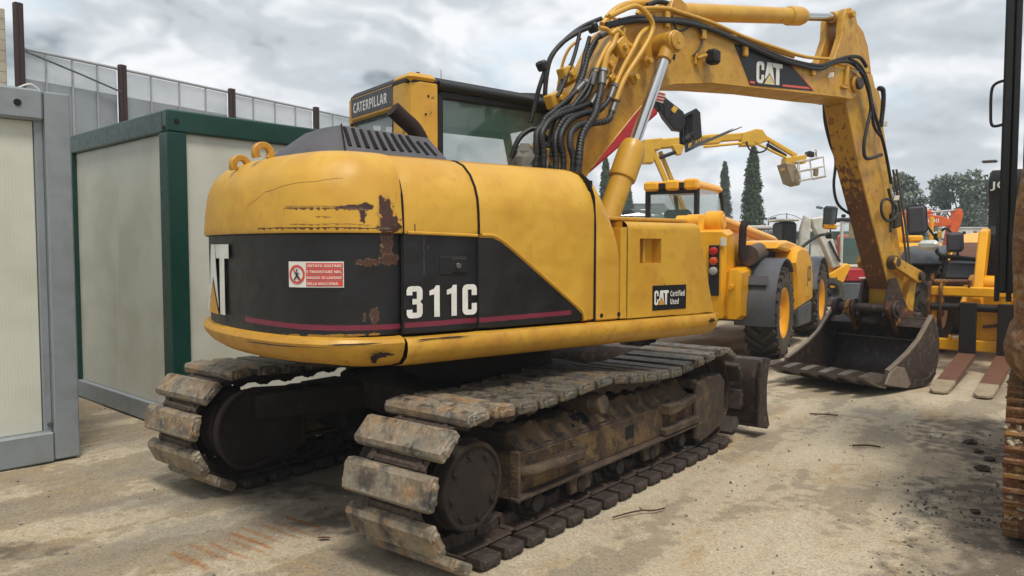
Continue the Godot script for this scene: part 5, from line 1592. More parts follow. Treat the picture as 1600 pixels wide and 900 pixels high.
func hydraulics(ex: Node3D) -> void:
	var hs := part("hose_bundle", ex)
	var black := [
[0.024,[V(0.47,1.67,0.42),V(0.51,1.97,0.42),V(0.55,2.10,0.39),V(0.61,2.20,0.36),V(0.73,2.32,0.33),V(0.79,2.41,0.30),V(0.85,2.52,0.27),V(0.90,2.65,0.24)]],
		[0.020,[V(0.47,1.69,0.38),V(0.50,1.99,0.38),V(0.48,2.10,0.37),V(0.51,2.19,0.35),V(0.60,2.25,0.34),V(0.72,2.27,0.32),V(0.88,2.31,0.31),V(0.94,2.38,0.29),V(0.99,2.46,0.28)]],
		[0.020,[V(0.42,1.69,0.34),V(0.45,1.99,0.34),V(0.43,2.12,0.33),V(0.46,2.20,0.32),V(0.54,2.28,0.31),V(0.65,2.33,0.30),V(0.80,2.37,0.29),V(0.91,2.45,0.28),V(0.98,2.55,0.27)]],
		[0.020,[V(0.39,1.70,0.30),V(0.42,2.00,0.30),V(0.42,2.12,0.29),V(0.45,2.19,0.27),V(0.53,2.29,0.26),V(0.65,2.33,0.25),V(0.80,2.38,0.23),V(0.88,2.49,0.22)]],
		[0.020,[V(0.30,1.72,0.28),V(0.33,2.02,0.28),V(0.32,2.15,0.27),V(0.35,2.21,0.26),V(0.41,2.27,0.25),V(0.51,2.32,0.25),V(0.64,2.37,0.24),V(0.79,2.43,0.23),V(0.86,2.49,0.22)]],
		[0.020,[V(0.27,1.72,0.24),V(0.30,2.02,0.24),V(0.30,2.12,0.24),V(0.32,2.19,0.23),V(0.40,2.26,0.23),V(0.53,2.35,0.22),V(0.67,2.41,0.22),V(0.78,2.49,0.21),V(0.85,2.65,0.21)]],
		[0.016,[V(0.33,1.77,0.22),V(0.36,2.07,0.22),V(0.37,2.25,0.22),V(0.47,2.34,0.21),V(0.59,2.43,0.21),V(0.69,2.51,0.20),V(0.76,2.57,0.20)]],
		[0.018,[V(0.45,2.29,0.20),V(0.61,2.42,0.18),V(0.74,2.57,0.17),V(0.81,2.69,0.15),V(0.87,2.82,0.13),V(0.95,2.92,0.12),V(1.07,2.99,0.10)]],
		[0.017,[V(0.48,2.30,-0.05),V(0.52,2.45,-0.04),V(0.54,2.56,-0.02),V(0.62,2.75,-0.01),V(0.67,2.83,0.01),V(0.79,2.94,0.02),V(0.90,3.02,0.04),V(1.06,3.10,0.05)]],
		[0.017,[V(0.59,2.49,-0.02),V(0.58,2.53,-0.01),V(0.58,2.65,0.01),V(0.61,2.76,0.02),V(0.70,2.87,0.03),V(0.85,2.97,0.05),V(0.98,3.03,0.06)]],
		[0.018,[V(0.20,2.02,0.10),V(0.24,2.14,0.12),V(0.32,2.21,0.13),V(0.38,2.22,0.15),V(0.40,2.19,0.17),V(0.47,2.13,0.18),V(0.52,2.02,0.20)]],
		[0.018,[V(0.98,3.01,0.19),V(1.26,3.11,0.19),V(1.43,3.13,0.19),V(1.74,3.18,0.19),V(1.95,3.19,0.19),V(2.13,3.18,0.19),V(2.55,3.15,0.19),V(2.92,3.11,0.20),V(3.28,3.09,0.20),V(3.70,3.11,0.20),V(3.95,3.19,0.20),V(4.22,3.27,0.20),V(4.42,3.29,0.20),V(4.54,3.22,0.20)]],
		[0.018,[V(0.97,2.99,0.20),V(1.25,3.08,0.20),V(1.73,3.16,0.20),V(2.13,3.17,0.20),V(2.55,3.13,0.20),V(2.92,3.09,0.20),V(3.27,3.07,0.20),V(3.70,3.08,0.20),V(3.97,3.18,0.20),V(4.25,3.22,0.20),V(4.46,3.14,0.20),V(4.59,2.99,0.20),V(4.65,2.83,0.20),V(4.57,2.60,0.20),V(4.53,2.43,0.20),V(4.59,2.32,0.20),V(4.88,2.38,0.20)]],
		[0.016,[V(4.20,3.25,0.21),V(4.42,3.20,0.21),V(4.58,3.06,0.20),V(4.69,2.83,0.20),V(4.83,2.63,0.20),V(4.98,2.42,0.19),V(5.12,2.10,0.19)]],
		[0.016,[V(4.26,3.20,0.23),V(4.46,3.11,0.22),V(4.58,2.97,0.21),V(4.66,2.76,0.21),V(4.73,2.64,0.20),V(4.90,2.56,0.19)]],
		[0.015,[V(4.54,2.97,-0.25),V(4.54,2.74,-0.23),V(4.60,2.51,-0.20),V(4.66,2.34,-0.17),V(4.60,2.07,-0.15),V(4.65,1.87,-0.12),V(4.93,1.76,-0.10)]],
		[0.013,[V(4.57,2.94,-0.25),V(4.61,2.68,-0.23),V(4.74,2.48,-0.22),V(4.74,2.32,-0.20)]],
		[0.020,[V(1.60,3.31,0.00),V(1.72,3.36,0.00),V(1.86,3.37,0.00),V(2.01,3.35,0.00)]],
		[0.008,[V(1.67,3.20,0.19),V(1.73,3.10,0.19),V(1.84,3.13,0.19),V(1.97,3.21,0.19)]],
		[0.007,[V(1.97,3.17,0.19),V(2.03,3.11,0.19),V(2.01,3.02,0.19),V(1.92,2.93,0.19)]],
		[0.020,[V(4.79,3.04,0.20),V(4.88,3.03,0.20),V(4.89,2.88,0.20),V(4.85,2.66,0.20)]],
		[0.014,[V(5.11,1.59,0.20),V(5.14,1.89,0.20),V(4.94,1.92,0.20),V(4.91,1.80,0.20),V(5.02,1.71,0.20),V(5.19,1.74,0.20),V(5.21,1.84,0.20),V(5.10,1.94,0.20),V(5.04,2.04,0.20)]],
		[0.016,[V(0.84,2.66,0.20),V(0.75,2.52,0.22),V(0.61,2.37,0.23),V(0.48,2.23,0.24),V(0.41,2.03,0.26)]],
		[0.015,[V(0.95,2.90,0.12),V(0.84,2.75,0.14),V(0.76,2.61,0.15),V(0.67,2.47,0.17),V(0.51,2.29,0.18),V(0.43,2.10,0.20)]],
		[0.014,[V(0.84,2.96,0.06),V(0.80,2.84,0.07),V(0.75,2.73,0.08),V(0.68,2.60,0.09),V(0.60,2.47,0.10)]],
		[0.015,[V(0.90,2.93,0.10),V(0.84,2.78,0.11),V(0.80,2.68,0.13),V(0.75,2.59,0.14)]],
		[0.012,[V(0.81,2.76,0.02),V(0.73,2.67,0.04),V(0.65,2.53,0.05),V(0.58,2.38,0.07),V(0.53,2.25,0.08)]],
		[0.012,[V(1.10,3.07,0.20),V(1.06,2.97,0.21),V(1.01,2.83,0.22)]],
	]
	var i := 0
	for h in black:
		var pts := curve(h[1], 5)
		var hb := obj("hose", mb().tube(pts, h[0], 10), "hose" if i % 3 else "hose_wrap", hs)
		if i < 8:
			# spiral guard: rings round the lower run, and a crimped fitting at the upper end
			var g := mb()
			for k in range(0, pts.size() - 8):
				var d: Vector3 = (pts[k + 1] - pts[k]).normalized()
				g.cyl(pts[k] - d * 0.012, pts[k] + d * 0.012, h[0] * 1.13, -1, 10, 0.003)
			obj("spiral_guard", g, "hose_wrap" if i % 2 else "hose", hs)
			var e: Vector3 = pts[-1]
			var d2: Vector3 = (pts[-1] - pts[-3]).normalized()
			obj("fitting", mb().cyl(e - d2 * 0.10, e, h[0] * 1.3, -1, 12, 0.004).cyl(e, e + d2 * 0.03, h[0] * 1.55, -1, 6, 0.003), "fitting", hs)
		i += 1
	var yellow := [
[0.019,[V(0.97,2.46,0.30),V(1.06,2.62,0.29),V(1.22,2.82,0.29),V(1.33,2.96,0.28),V(1.37,3.05,0.27),V(1.33,3.11,0.27),V(1.25,3.16,0.26),V(1.18,3.16,0.25),V(1.07,3.11,0.25),V(0.96,3.05,0.24)]],
		[0.016,[V(0.90,2.97,0.20),V(0.96,2.97,0.21),V(1.00,2.94,0.22)]],
		[0.019,[V(1.00,2.94,0.22),V(1.04,2.97,0.23),V(1.09,2.95,0.23),V(1.14,2.90,0.23),V(1.20,2.87,0.24)]],
		[0.018,[V(0.98,2.55,0.27),V(1.06,2.68,0.26),V(1.18,2.86,0.26),V(1.26,2.97,0.25),V(1.35,3.04,0.24)]],
		[0.022,[V(0.90,2.65,0.24),V(0.95,2.79,0.23),V(1.01,2.87,0.23),V(1.06,2.99,0.22)]],
		[0.016,[V(0.84,2.65,0.22),V(0.94,2.81,0.21),V(1.03,2.91,0.20)]],
		[0.013,[V(0.89,2.49,0.21),V(1.01,2.67,0.21),V(1.10,2.84,0.20),V(1.15,3.01,0.20)]],
		[0.012,[V(1.15,3.15,0.00),V(1.20,3.13,0.04),V(1.29,3.09,0.09),V(1.48,3.02,0.14),V(1.53,3.00,0.18)]],
		[0.011,[V(0.79,2.58,-0.12),V(0.82,2.77,-0.10),V(0.86,2.88,-0.07),V(0.95,2.96,-0.05)]],
		[0.016,[V(0.76,2.61,0.02),V(0.72,2.57,0.03),V(0.79,2.61,0.03),V(0.84,2.64,0.04)]],
		[0.016,[V(1.29,3.14,0.19),V(1.35,3.19,0.19),V(1.60,3.24,0.19),V(1.74,3.24,0.19),V(2.14,3.23,0.19),V(2.56,3.19,0.19),V(3.02,3.17,0.19),V(3.46,3.16,0.19),V(3.88,3.20,0.19)]],
		[0.016,[V(1.33,3.14,0.15),V(1.43,3.19,0.15),V(1.68,3.24,0.15),V(2.19,3.22,0.15),V(2.61,3.19,0.15),V(3.08,3.16,0.15),V(3.36,3.15,0.15)]],
		[0.012,[V(2.13,3.19,0.19),V(2.25,3.17,0.19),V(2.46,3.17,0.19)]],
	]
	for h in yellow:
		obj("steel_pipe", mb().tube(curve(h[1], 5), h[0], 10), "yellow", hs)
	# valve blocks and clamps
	for c in [[0.73, 2.65, 0.05, 0.11, 0.11, 0.09, 22], [0.63, 2.465, 0.05, 0.15, 0.10, 0.09, 24], [1.10, 2.86, 0.21, 0.10, 0.13, 0.08, 40], [1.02, 2.62, 0.21, 0.06, 0.10, 0.06, 45], [1.22, 2.66, 0.22, 0.09, 0.06, 0.05, -40], [1.36, 2.80, 0.22, 0.08, 0.06, 0.05, -40], [0.98, 2.72, 0.20, 0.07, 0.18, 0.06, -35]]:
		obj("valve_block", mb().box(V(c[3], c[4], c[5]), at(V(c[0], c[1], c[2]), turn(V(0, 0, 1), c[6])), 0.008).cyl(V(c[0], c[1], c[2] + c[5] / 2 - 0.005), V(c[0], c[1], c[2] + c[5] / 2 + 0.03), 0.022, -1, 10), "yellow", hs)
	for c in [[0.98, 3.02, 0.05, 0.035], [0.56, 2.70, -0.02, 0.03], [1.9, 3.24, 0.0, 0.05]]:
		obj("hose_clamp", mb().box(V(0.05, 0.07, 0.09), at(V(c[0], c[1], c[2]), turn(V(0, 0, 1), 35)), 0.012), "hose_wrap", hs)
	var top := mb().tube(curve([V(1.18, 3.10, -0.06), V(1.30, 3.22, -0.06), V(1.45, 3.30, -0.05), V(1.70, 3.36, -0.02)], 5), 0.03, 10)
	obj("steel_pipe", top, "yellow", hs)
	# spring guard on the stick hose
	var sp := mb()
	var spl := curve(black[20][1], 12)
	for k in range(3, spl.size() - 1):
		var d: Vector3 = (spl[k + 1] - spl[k]).normalized()
		sp.cyl(spl[k] - d * 0.004, spl[k] + d * 0.004, 0.026, -1, 10, 0.003)
	obj("spring_guard", sp, "hose_wrap", hs)
	for c in [[3.9, 3.05], [4.36, 3.16], [4.95, 2.70], [5.22, 1.95]]:
		obj("cable_tie", mb().box(V(0.010, 0.055, 0.05), at(V(c[0], c[1], 0.20), turn(V(0, 0, 1), -20)), 0.003), "white_vinyl", hs)
	obj("manifold", mb().box(V(0.12, 0.16, 0.09), at(V(5.30, 1.72, 0.15), turn(V(0, 0, 1), 10)), 0.015), "frame_dirt", hs)
	for z in [0.165, 0.20]:
		obj("steel_pipe", mb().tube(curve([V(5.20, 2.25, z), V(5.40, 1.70, z + 0.01), V(5.60, 1.12, z)], 4), 0.012, 8), "fitting", hs)

# ---------------------------------------------------------------- wheels, shared by the wheeled machines: axis along z, outer face at z = +w/2
func make_wheel(parent: Node, x: Transform3D, r: float, w: float, rim: String, lugs := 20) -> Node3D:
	var t := part("wheel", parent, x)
	var q := turn(Vector3.RIGHT, 90)
	var ty := mb().lathe(P([r * 0.55, -w * 0.42, r * 0.72, -w * 0.5, r * 0.90, -w * 0.47, r * 0.95, -w * 0.36, r * 0.955, 0, r * 0.95, w * 0.36, r * 0.90, w * 0.47, r * 0.72, w * 0.5, r * 0.55, w * 0.42]), at(Vector3.ZERO, q), 36)
	for k in lugs * 2:
		var a := TAU * k / (lugs * 2.0)
		var s := 1.0 if k % 2 else -1.0
		var b := Basis(V(0, 0, 1), a) * Basis(V(0, 1, 0), 0.62 * s)
		ty.box(V(r * 0.085, r * 0.15, w * 0.54), Transform3D(Basis(V(0, 0, 1), a) * turn(Vector3.UP, 0), Vector3.ZERO) * Transform3D(Basis(V(0, 1, 0), 0.0), V(0, 0, 0)) * Transform3D(Basis(V(0, 1, 0), 0.75 * s), V(0, r * 0.955, w * 0.235 * s)), r * 0.012)
		ty.box(V(r * 0.075, r * 0.12, w * 0.08), Transform3D(Basis(V(0, 0, 1), a + 0.10), Vector3.ZERO) * at(V(0, r * 0.91, w * 0.465 * s)), r * 0.01)
	obj("tyre", ty, "rubber", t)
	var rm := mb().lathe(P([0, w * 0.10, r * 0.12, w * 0.12, r * 0.30, w * 0.12, r * 0.36, w * 0.20, r * 0.44, w * 0.36, r * 0.52, w * 0.43, r * 0.575, w * 0.44, r * 0.58, w * 0.40, r * 0.54, w * 0.30, r * 0.54, -w * 0.4, 0, -w * 0.4]), at(Vector3.ZERO, q), 32)
	obj("rim", rm, rim, t)
	var hb := mb().cyl(V(0, 0, w * 0.1), V(0, 0, w * 0.33), r * 0.19, r * 0.16, 20)
	for k in 8:
		var a := TAU * k / 8.0
		var c := V(cos(a) * r * 0.25, sin(a) * r * 0.25, w * 0.11)
		hb.cyl(c, c + V(0, 0, 0.03), r * 0.03, -1, 6)
	obj("hub", hb, rim, t)
	return t

func arch(cx: float, cy: float, r: float, a0: float, a1: float, th: float, z0: float, z1: float, n := 12) -> B:      # a curved mudguard
	var p := PackedVector2Array()
	for k in n + 1:
		var a := deg_to_rad(lerpf(a0, a1, float(k) / n))
		p.append(Vector2(cx + r * cos(a), cy + r * sin(a)))
	for k in n + 1:
		var a := deg_to_rad(lerpf(a1, a0, float(k) / n))
		p.append(Vector2(cx + (r - th) * cos(a), cy + (r - th) * sin(a)))
	return mb().prism(p, z0, z1, Transform3D.IDENTITY, 0.012)

# ---------------------------------------------------------------- yellow telehandler behind the excavator: x forward, z to its right, z = 0 at the right tyres' outer faces
func telehandler() -> void:
	var t := thing("yellow_telehandler", "clean yellow telehandler with dark mudguards parked behind the excavator's front corner", "telehandler", heading(31, V(3.54, 0, -9.75)))
	for c in [[0.06, -0.21], [3.02, -0.21]]:
		make_wheel(t, at(V(c[0], 0.58, c[1])), 0.58, 0.42, "rim_yellow")
		make_wheel(t, Transform3D(turn(Vector3.UP, 180), V(c[0], 0.58, -2.05)), 0.58, 0.42, "rim_yellow")
	obj("mudguard", arch(0.06, 0.60, 0.70, 48, 192, 0.03, -0.50, 0.0), "fender_grey", t)
	obj("mudguard", arch(3.02, 0.60, 0.69, 20, 165, 0.03, -0.48, 0.0), "fender_grey", t)
	obj("number_plate", mb().box(V(0.012, 0.13, 0.28), at(V(-0.56, 1.02, -0.24), turn(V(0, 0, 1), -26)), 0.004), "grey_plastic", t)
	# chassis and engine pod on the right
	obj("chassis", mb().box(V(4.4, 0.35, 0.9), at(V(1.5, 0.75, -1.12)), 0.04), "machine_yellow", t)
	var pod := P([0.70, 1.22, 0.85, 1.42, 1.20, 1.46, 1.70, 1.42, 1.98, 1.28, 2.14, 1.05, 2.18, 0.62, 0.98, 0.55, 0.90, 0.80, 0.84, 1.02])
	obj("engine_pod", mb().prism(pod, -0.62, -0.02, Transform3D.IDENTITY, 0.05), "machine_yellow", t)
	obj("pod_top", mb().prism(P([0.0, 1.42, 0.05, 1.50, 0.6, 1.53, 1.3, 1.48, 1.6, 1.40, 1.2, 1.34, 0.3, 1.40]), -0.62, -0.10, Transform3D.IDENTITY, 0.03), "machine_yellow", t)
	obj("pod_cavity", mb().box(V(1.0, 0.6, 0.5), at(V(0.3, 1.10, -0.55))), "void", t)
	obj("step_box", mb().prism(P([0.98, 0.60, 2.14, 0.62, 2.10, 0.28, 1.10, 0.30]), -0.50, -0.03, Transform3D.IDENTITY, 0.03), "grey_steel", t)
	var pn := obj("side_decal", mb().box(V(0.42, 0.5, 0.004), at(V(1.75, 0.95, -0.018), turn(V(0, 0, 1), -4)), 0.001), "lift_yellow", t)
	obj("decal_lettering", mb().lettering("JCB", 0.30, 0.30, func(q: Vector2) -> Vector3: return V(1.60 + q.x, 0.86 + q.y, -0.0145)), "black_plastic", pn)
	# rear: counterweight, tail panel with lamps
	obj("rear_body", mb().prism(P([-0.95, 0.56, -0.98, 0.9, -0.95, 1.62, -0.6, 1.66, -0.2, 1.45, -0.15, 0.7, -0.4, 0.5]), -0.95, -0.52, Transform3D.IDENTITY, 0.05).prism(P([-0.95, 0.56, -0.97, 0.9, -0.93, 1.16, -0.4, 1.2, -0.15, 0.7, -0.4, 0.5]), -0.53, -0.34, Transform3D.IDENTITY, 0.05), "machine_yellow", t)
	obj("rear_body_left", mb().prism(P([-0.95, 0.56, -0.98, 0.9, -0.95, 1.55, -0.4, 1.55, -0.2, 1.2, -0.15, 0.7, -0.4, 0.5]), -1.8, -0.96, Transform3D.IDENTITY, 0.05), "machine_yellow", t)
	var lp := obj("lamp_panel", mb().box(V(0.03, 0.62, 0.13), at(V(-0.985, 1.15, -0.655)), 0.01), "black", t)
	for k in 3:
		obj("tail_lamp", mb().lathe(P([0, 0, 0.05, 0, 0.05, 0.02, 0.035, 0.032, 0, 0.036]), Transform3D(turn(V(0, 0, 1), 90), V(-1.0, 1.385 - 0.12 * k, -0.655)), 18), ["lamp_red", "lamp_amber", "lamp_white"][k], lp)
	obj("tail_reflector", mb().box(V(0.005, 0.10, 0.14), at(V(-0.972, 1.50, -0.545)).scaled_local(V(1, 1, 0.5)), 0.001), "white_vinyl", t)
	obj("tow_hook", mb().cyl(V(-0.96, 0.95, -0.45), V(-1.01, 0.95, -0.45), 0.035, -1, 12), "machine_yellow", t)
	obj("axle", mb().cyl(V(0.06, 0.58, -1.85), V(0.06, 0.58, -0.35), 0.14, -1, 16).box(V(0.4, 0.3, 0.5), at(V(0.06, 0.56, -1.12)), 0.06), "black", t)
	obj("axle", mb().cyl(V(3.02, 0.58, -1.85), V(3.02, 0.58, -0.35), 0.14, -1, 16), "black", t)
	# silencer and stack
	obj("silencer", mb().cyl(V(-0.50, 1.33, -0.36), V(0.12, 1.38, -0.36), 0.12, -1, 22).cyl(V(-0.525, 1.33, -0.36), V(-0.48, 1.33, -0.36), 0.135, -1, 22), "muffler", t)
	obj("exhaust_stack", mb().tube(curve([V(-0.58, 1.26, -0.40), V(-0.58, 1.40, -0.42), V(-0.56, 1.58, -0.42), V(-0.55, 1.68, -0.42), V(-0.50, 1.74, -0.41)], 5), 0.048, 12), "rust_pipe", t)
	# boom: rear pivot, main beam sloping down to the front
	obj("boom_pivot", mb().cyl(V(-0.30, 1.76, -1.36), V(-0.30, 1.76, -0.72), 0.10, -1, 20).cyl(V(-0.30, 1.76, -0.96), V(-0.30, 1.76, -0.74), 0.15, -1, 22).prism(P([-0.6, 1.45, -0.45, 1.85, -0.15, 1.85, 0.1, 1.5]), -1.02, -0.94, Transform3D.IDENTITY, 0.01), "machine_yellow", t)
	obj("boom", mb().box(V(5.2, 0.26, 0.30), Transform3D(turn(V(0, 0, 1), -4.2), V(2.35, 1.56, -1.15)), 0.05), "machine_yellow", t)
	obj("boom_cover", mb().box(V(3.9, 0.15, 0.20), Transform3D(turn(V(0, 0, 1), -4.2), V(1.95, 1.70, -1.0)), 0.06), "machine_yellow", t)
	obj("boom_head", mb().box(V(0.4, 0.7, 0.34), at(V(4.9, 1.0, -1.15)), 0.05), "machine_yellow", t)
	obj("fork_carriage", mb().box(V(0.12, 0.55, 1.2), at(V(5.2, 0.5, -1.15)), 0.02).box(V(1.1, 0.05, 0.12), at(V(5.75, 0.25, -0.85)), 0.01).box(V(1.1, 0.05, 0.12), at(V(5.75, 0.25, -1.45)), 0.01), "fork_dark", t)
	# front corner pieces by the front wheel
	obj("front_bracket", mb().prism(P([3.55, 1.05, 3.95, 1.18, 4.05, 1.10, 3.72, 0.72, 3.60, 0.70]), -0.5, -0.42, Transform3D.IDENTITY, 0.012), "machine_yellow", t)
	# cab on the left
	var c := part("cab", t)
	var z0 := -2.10
	var z1 := -1.36
	obj("cab_roof", mb().box(V(1.30, 0.13, 0.80), at(V(1.18, 2.34, -1.73)), 0.05).box(V(0.14, 0.14, 0.22), at(V(0.50, 2.33, -2.02)), 0.03).box(V(0.14, 0.15, 0.20), at(V(0.50, 2.335, -1.70)), 0.03).box(V(0.14, 0.16, 0.20), at(V(0.50, 2.34, -1.42)), 0.03), "machine_yellow", c)
	obj("roof_lamp", mb().box(V(0.05, 0.09, 0.10), at(V(0.50, 2.33, -1.86)), 0.01).box(V(0.05, 0.09, 0.10), at(V(0.50, 2.33, -1.56)), 0.01), "black", c)
	for z in [z0, z1]:
		obj("rear_pillar", mb().box(V(0.08, 0.95, 0.07), at(V(0.56, 1.82, z)), 0.015), "black", c)
		obj("front_pillar", mb().tube([V(1.78, 2.30, z), V(1.92, 1.95, z), V(1.95, 1.3, z)], 0.035, 8), "black", c)
	obj("rear_header", mb().box(V(0.06, 0.07, 0.74), at(V(0.56, 2.25, -1.73)), 0.015), "black", c)
	obj("rear_sill", mb().box(V(0.06, 0.35, 0.74), at(V(0.56, 1.55, -1.73)), 0.015), "black", c)
	obj("rear_pane", mb().box(V(0.012, 0.5, 0.66), at(V(0.55, 1.97, -1.73))), "glass", c)
	obj("side_pane", mb().prism(P([0.62, 2.28, 1.60, 2.30, 1.84, 2.05, 1.92, 1.55, 0.62, 1.55]), z1 - 0.006, z1 + 0.006), "glass", c)
	obj("side_pane", mb().prism(P([0.62, 2.28, 1.60, 2.30, 1.84, 2.05, 1.92, 1.55, 0.62, 1.55]), z0 - 0.006, z0 + 0.006), "glass", c)
	obj("front_pane", mb().prism(P([1.74, 2.30, 1.90, 1.95, 1.93, 1.4, 1.94, 1.4, 1.91, 1.95, 1.75, 2.30]), z0 + 0.06, z1 - 0.06), "glass", c)
	obj("cab_seat", mb().box(V(0.12, 0.5, 0.42), at(V(0.85, 1.75, -1.73), turn(V(0, 0, 1), 8)), 0.05).box(V(0.45, 0.14, 0.44), at(V(1.1, 1.5, -1.73)), 0.05), "black_plastic", c)
	obj("steering_column", mb().tube([V(1.7, 1.4, -1.73), V(1.5, 1.8, -1.73)], 0.04, 8), "black_plastic", c)
	obj("cab_base", mb().box(V(1.45, 0.75, 0.78), at(V(1.22, 1.05, -1.73)), 0.04), "machine_yellow", c)
	# mirror on a long arm over the engine pod
	var m := part("mirror", t)
	obj("arm", mb().tube(curve([V(1.62, 1.42, -0.12), V(1.95, 1.58, 0.02), V(2.25, 1.63, 0.10), V(2.75, 1.63, 0.16)], 5), 0.024, 8).box(V(0.22, 0.10, 0.09), at(V(2.55, 1.62, 0.14)), 0.02), "black_plastic", m)
	obj("stalk", mb().cyl(V(2.62, 1.64, 0.15), V(2.60, 1.76, 0.14), 0.012, -1, 6), "black", m)
	obj("housing", mb().box(V(0.06, 0.36, 0.20), at(V(2.58, 1.90, 0.14), turn(V(1, 0, 0), 5)), 0.025), "black_plastic", m)
	obj("mirror_pane", mb().box(V(0.006, 0.31, 0.165), at(V(2.548, 1.905, 0.14), turn(V(1, 0, 0), 5)), 0.002), "mirror", m)
	obj("marker_stripe", mb().box(V(0.070, 0.09, 0.205), at(V(2.58, 1.765, 0.14), turn(V(1, 0, 0), 5)), 0.02), "machine_yellow", m)

# ---------------------------------------------------------------- boom lift with its basket up
func boom_lift() -> void:
	# x runs to the right across the view, z towards the viewer
	var t := thing("boom_lift", "yellow articulated boom lift holding a wire basket high behind the telehandler", "boom lift", at(V(0, 0, -18)))
	var beam := func(a: Vector3, b: Vector3, h: float, w: float) -> B:
		var m := mb()
		var d := (b - a).normalized()
		return m.box(V(a.distance_to(b), h, w), Transform3D(Basis(d, V(0, 0, 1).cross(d), V(0, 0, 1)), (a + b) / 2.0), 0.02)
	obj("lower_riser", beam.call(V(3.30, 3.72, 0.12), V(4.55, 0.95, 0.12), 0.13, 0.10), "lift_yellow", t)
	obj("lower_riser", beam.call(V(3.52, 3.72, -0.12), V(4.72, 0.95, -0.12), 0.10, 0.10), "lift_yellow", t)
	obj("knuckle", mb().prism(P([3.08, 3.42, 3.32, 3.42, 3.34, 3.72, 3.48, 3.74, 3.52, 4.0, 3.08, 3.96]), -0.2, 0.2, Transform3D.IDENTITY, 0.015), "lift_yellow", t)
	var ub := obj("upper_boom", beam.call(V(3.4, 3.87, 0), V(4.9, 4.00, 0), 0.22, 0.24), "lift_yellow", t)
	obj("telescope", beam.call(V(4.4, 3.98, 0), V(5.85, 4.08, 0), 0.17, 0.18), "lift_yellow", t)
	obj("boom_lettering", mb().lettering("NOLEGGIO", 0.11, 0.62, func(q: Vector2) -> Vector3: return V(4.02 + q.x, 3.865 + q.x * 0.085 + q.y, 0.124)), "black", ub)
	obj("lug", mb().prism(P([3.75, 3.84, 4.05, 3.86, 3.98, 3.62, 3.88, 3.62]), -0.1, 0.14, Transform3D.IDENTITY, 0.01), "lift_yellow", t)
	obj("lift_cylinder", mb().cyl(V(3.34, 3.50, 0.08), V(3.90, 3.70, 0.08), 0.045, -1, 12), "black", t)
	obj("extension_cylinder", beam.call(V(4.5, 3.80, 0.1), V(5.55, 3.90, 0.1), 0.06, 0.06), "lift_yellow", t)
	obj("boom_tip", mb().prism(P([5.38, 3.82, 5.70, 3.83, 6.05, 3.95, 5.88, 4.20, 5.72, 4.22, 5.40, 4.12]), -0.13, 0.13, Transform3D.IDENTITY, 0.015), "lift_yellow", t)
	obj("jib", beam.call(V(5.82, 4.12, 0.0), V(6.72, 3.60, 0.0), 0.10, 0.12), "lift_yellow", t)
	obj("jib", beam.call(V(5.66, 3.92, 0.1), V(6.48, 3.53, 0.1), 0.055, 0.06), "lift_yellow", t)
	obj("jib_cylinder", beam.call(V(6.02, 3.88, -0.02), V(6.50, 3.60, -0.02), 0.07, 0.07), "black", t)
	obj("cable_loop", mb().tube(curve([V(5.50, 3.92, 0.14), V(5.56, 3.74, 0.16), V(5.74, 3.66, 0.16), V(5.94, 3.72, 0.16), V(6.02, 3.93, 0.14)], 5), 0.02, 6), "hose", t)
	obj("basket_bracket", mb().prism(P([6.40, 3.25, 6.55, 3.25, 6.58, 3.42, 6.90, 3.42, 6.92, 3.62, 6.42, 3.55]), -0.15, 0.15, Transform3D.IDENTITY, 0.015), "lift_yellow", t)
	var k := part("basket", t, Transform3D(turn(V(0, 0, 1), 9), V(6.62, 2.98, 0)).scaled_local(V(0.8, 1, 0.9)))
	obj("basket_floor", mb().prism(P([-0.22, 0.46, 0.06, 0.42, 0.18, 0.0, 0.10, -0.10, -0.12, 0.0]), -0.36, 0.30, Transform3D.IDENTITY, 0.02), "sand_steel", k)
	var bars := mb()
	for z in [-0.42, 0.42]:
		for y in [0.0, 0.22, 0.44]:
			bars.tube([V(0.05, y, z), V(0.84, y + 0.02, z)], 0.018, 6)
		for xx in [0.10, 0.42, 0.82]:
			bars.tube([V(xx, 0.0, z), V(xx + 0.01, 0.46, z)], 0.016, 6)
	for y in [0.0, 0.24, 0.46]:
		bars.tube([V(0.83, y, -0.42), V(0.83, y, 0.42)], 0.018, 6)
	bars.tube(curve([V(0.6, 0.46, 0.42), V(0.66, 0.64, 0.3), V(0.80, 0.66, 0.1), V(0.84, 0.46, 0.0)], 4), 0.016, 6)
	obj("basket_rails", bars, "white_paint", k)
	obj("control_box", mb().box(V(0.22, 0.10, 0.3), at(V(0.62, 0.58, 0.1), turn(V(0, 0, 1), -20)), 0.02), "black_plastic", k)
	obj("foot_switch", mb().box(V(0.12, 0.18, 0.12), at(V(0.66, 0.14, 0.2), turn(V(0, 0, 1), -15)), 0.02), "sand_steel", k)
	# chassis, hidden by the telehandler
	obj("turntable", mb().box(V(2.0, 0.6, 1.3), at(V(4.6, 0.95, -0.1)), 0.08), "lift_yellow", t)
	obj("chassis", mb().box(V(2.2, 0.3, 1.0), at(V(4.6, 0.5, -0.1)), 0.05), "grey_steel", t)
	for s in [[3.85, 0.62], [5.35, 0.62]]:
		make_wheel(t, at(V(s[0], 0.38, s[1])), 0.38, 0.26, "white_paint", 14)
		make_wheel(t, Transform3D(turn(Vector3.UP, 180), V(s[0], 0.38, -0.82)), 0.38, 0.26, "white_paint", 14)

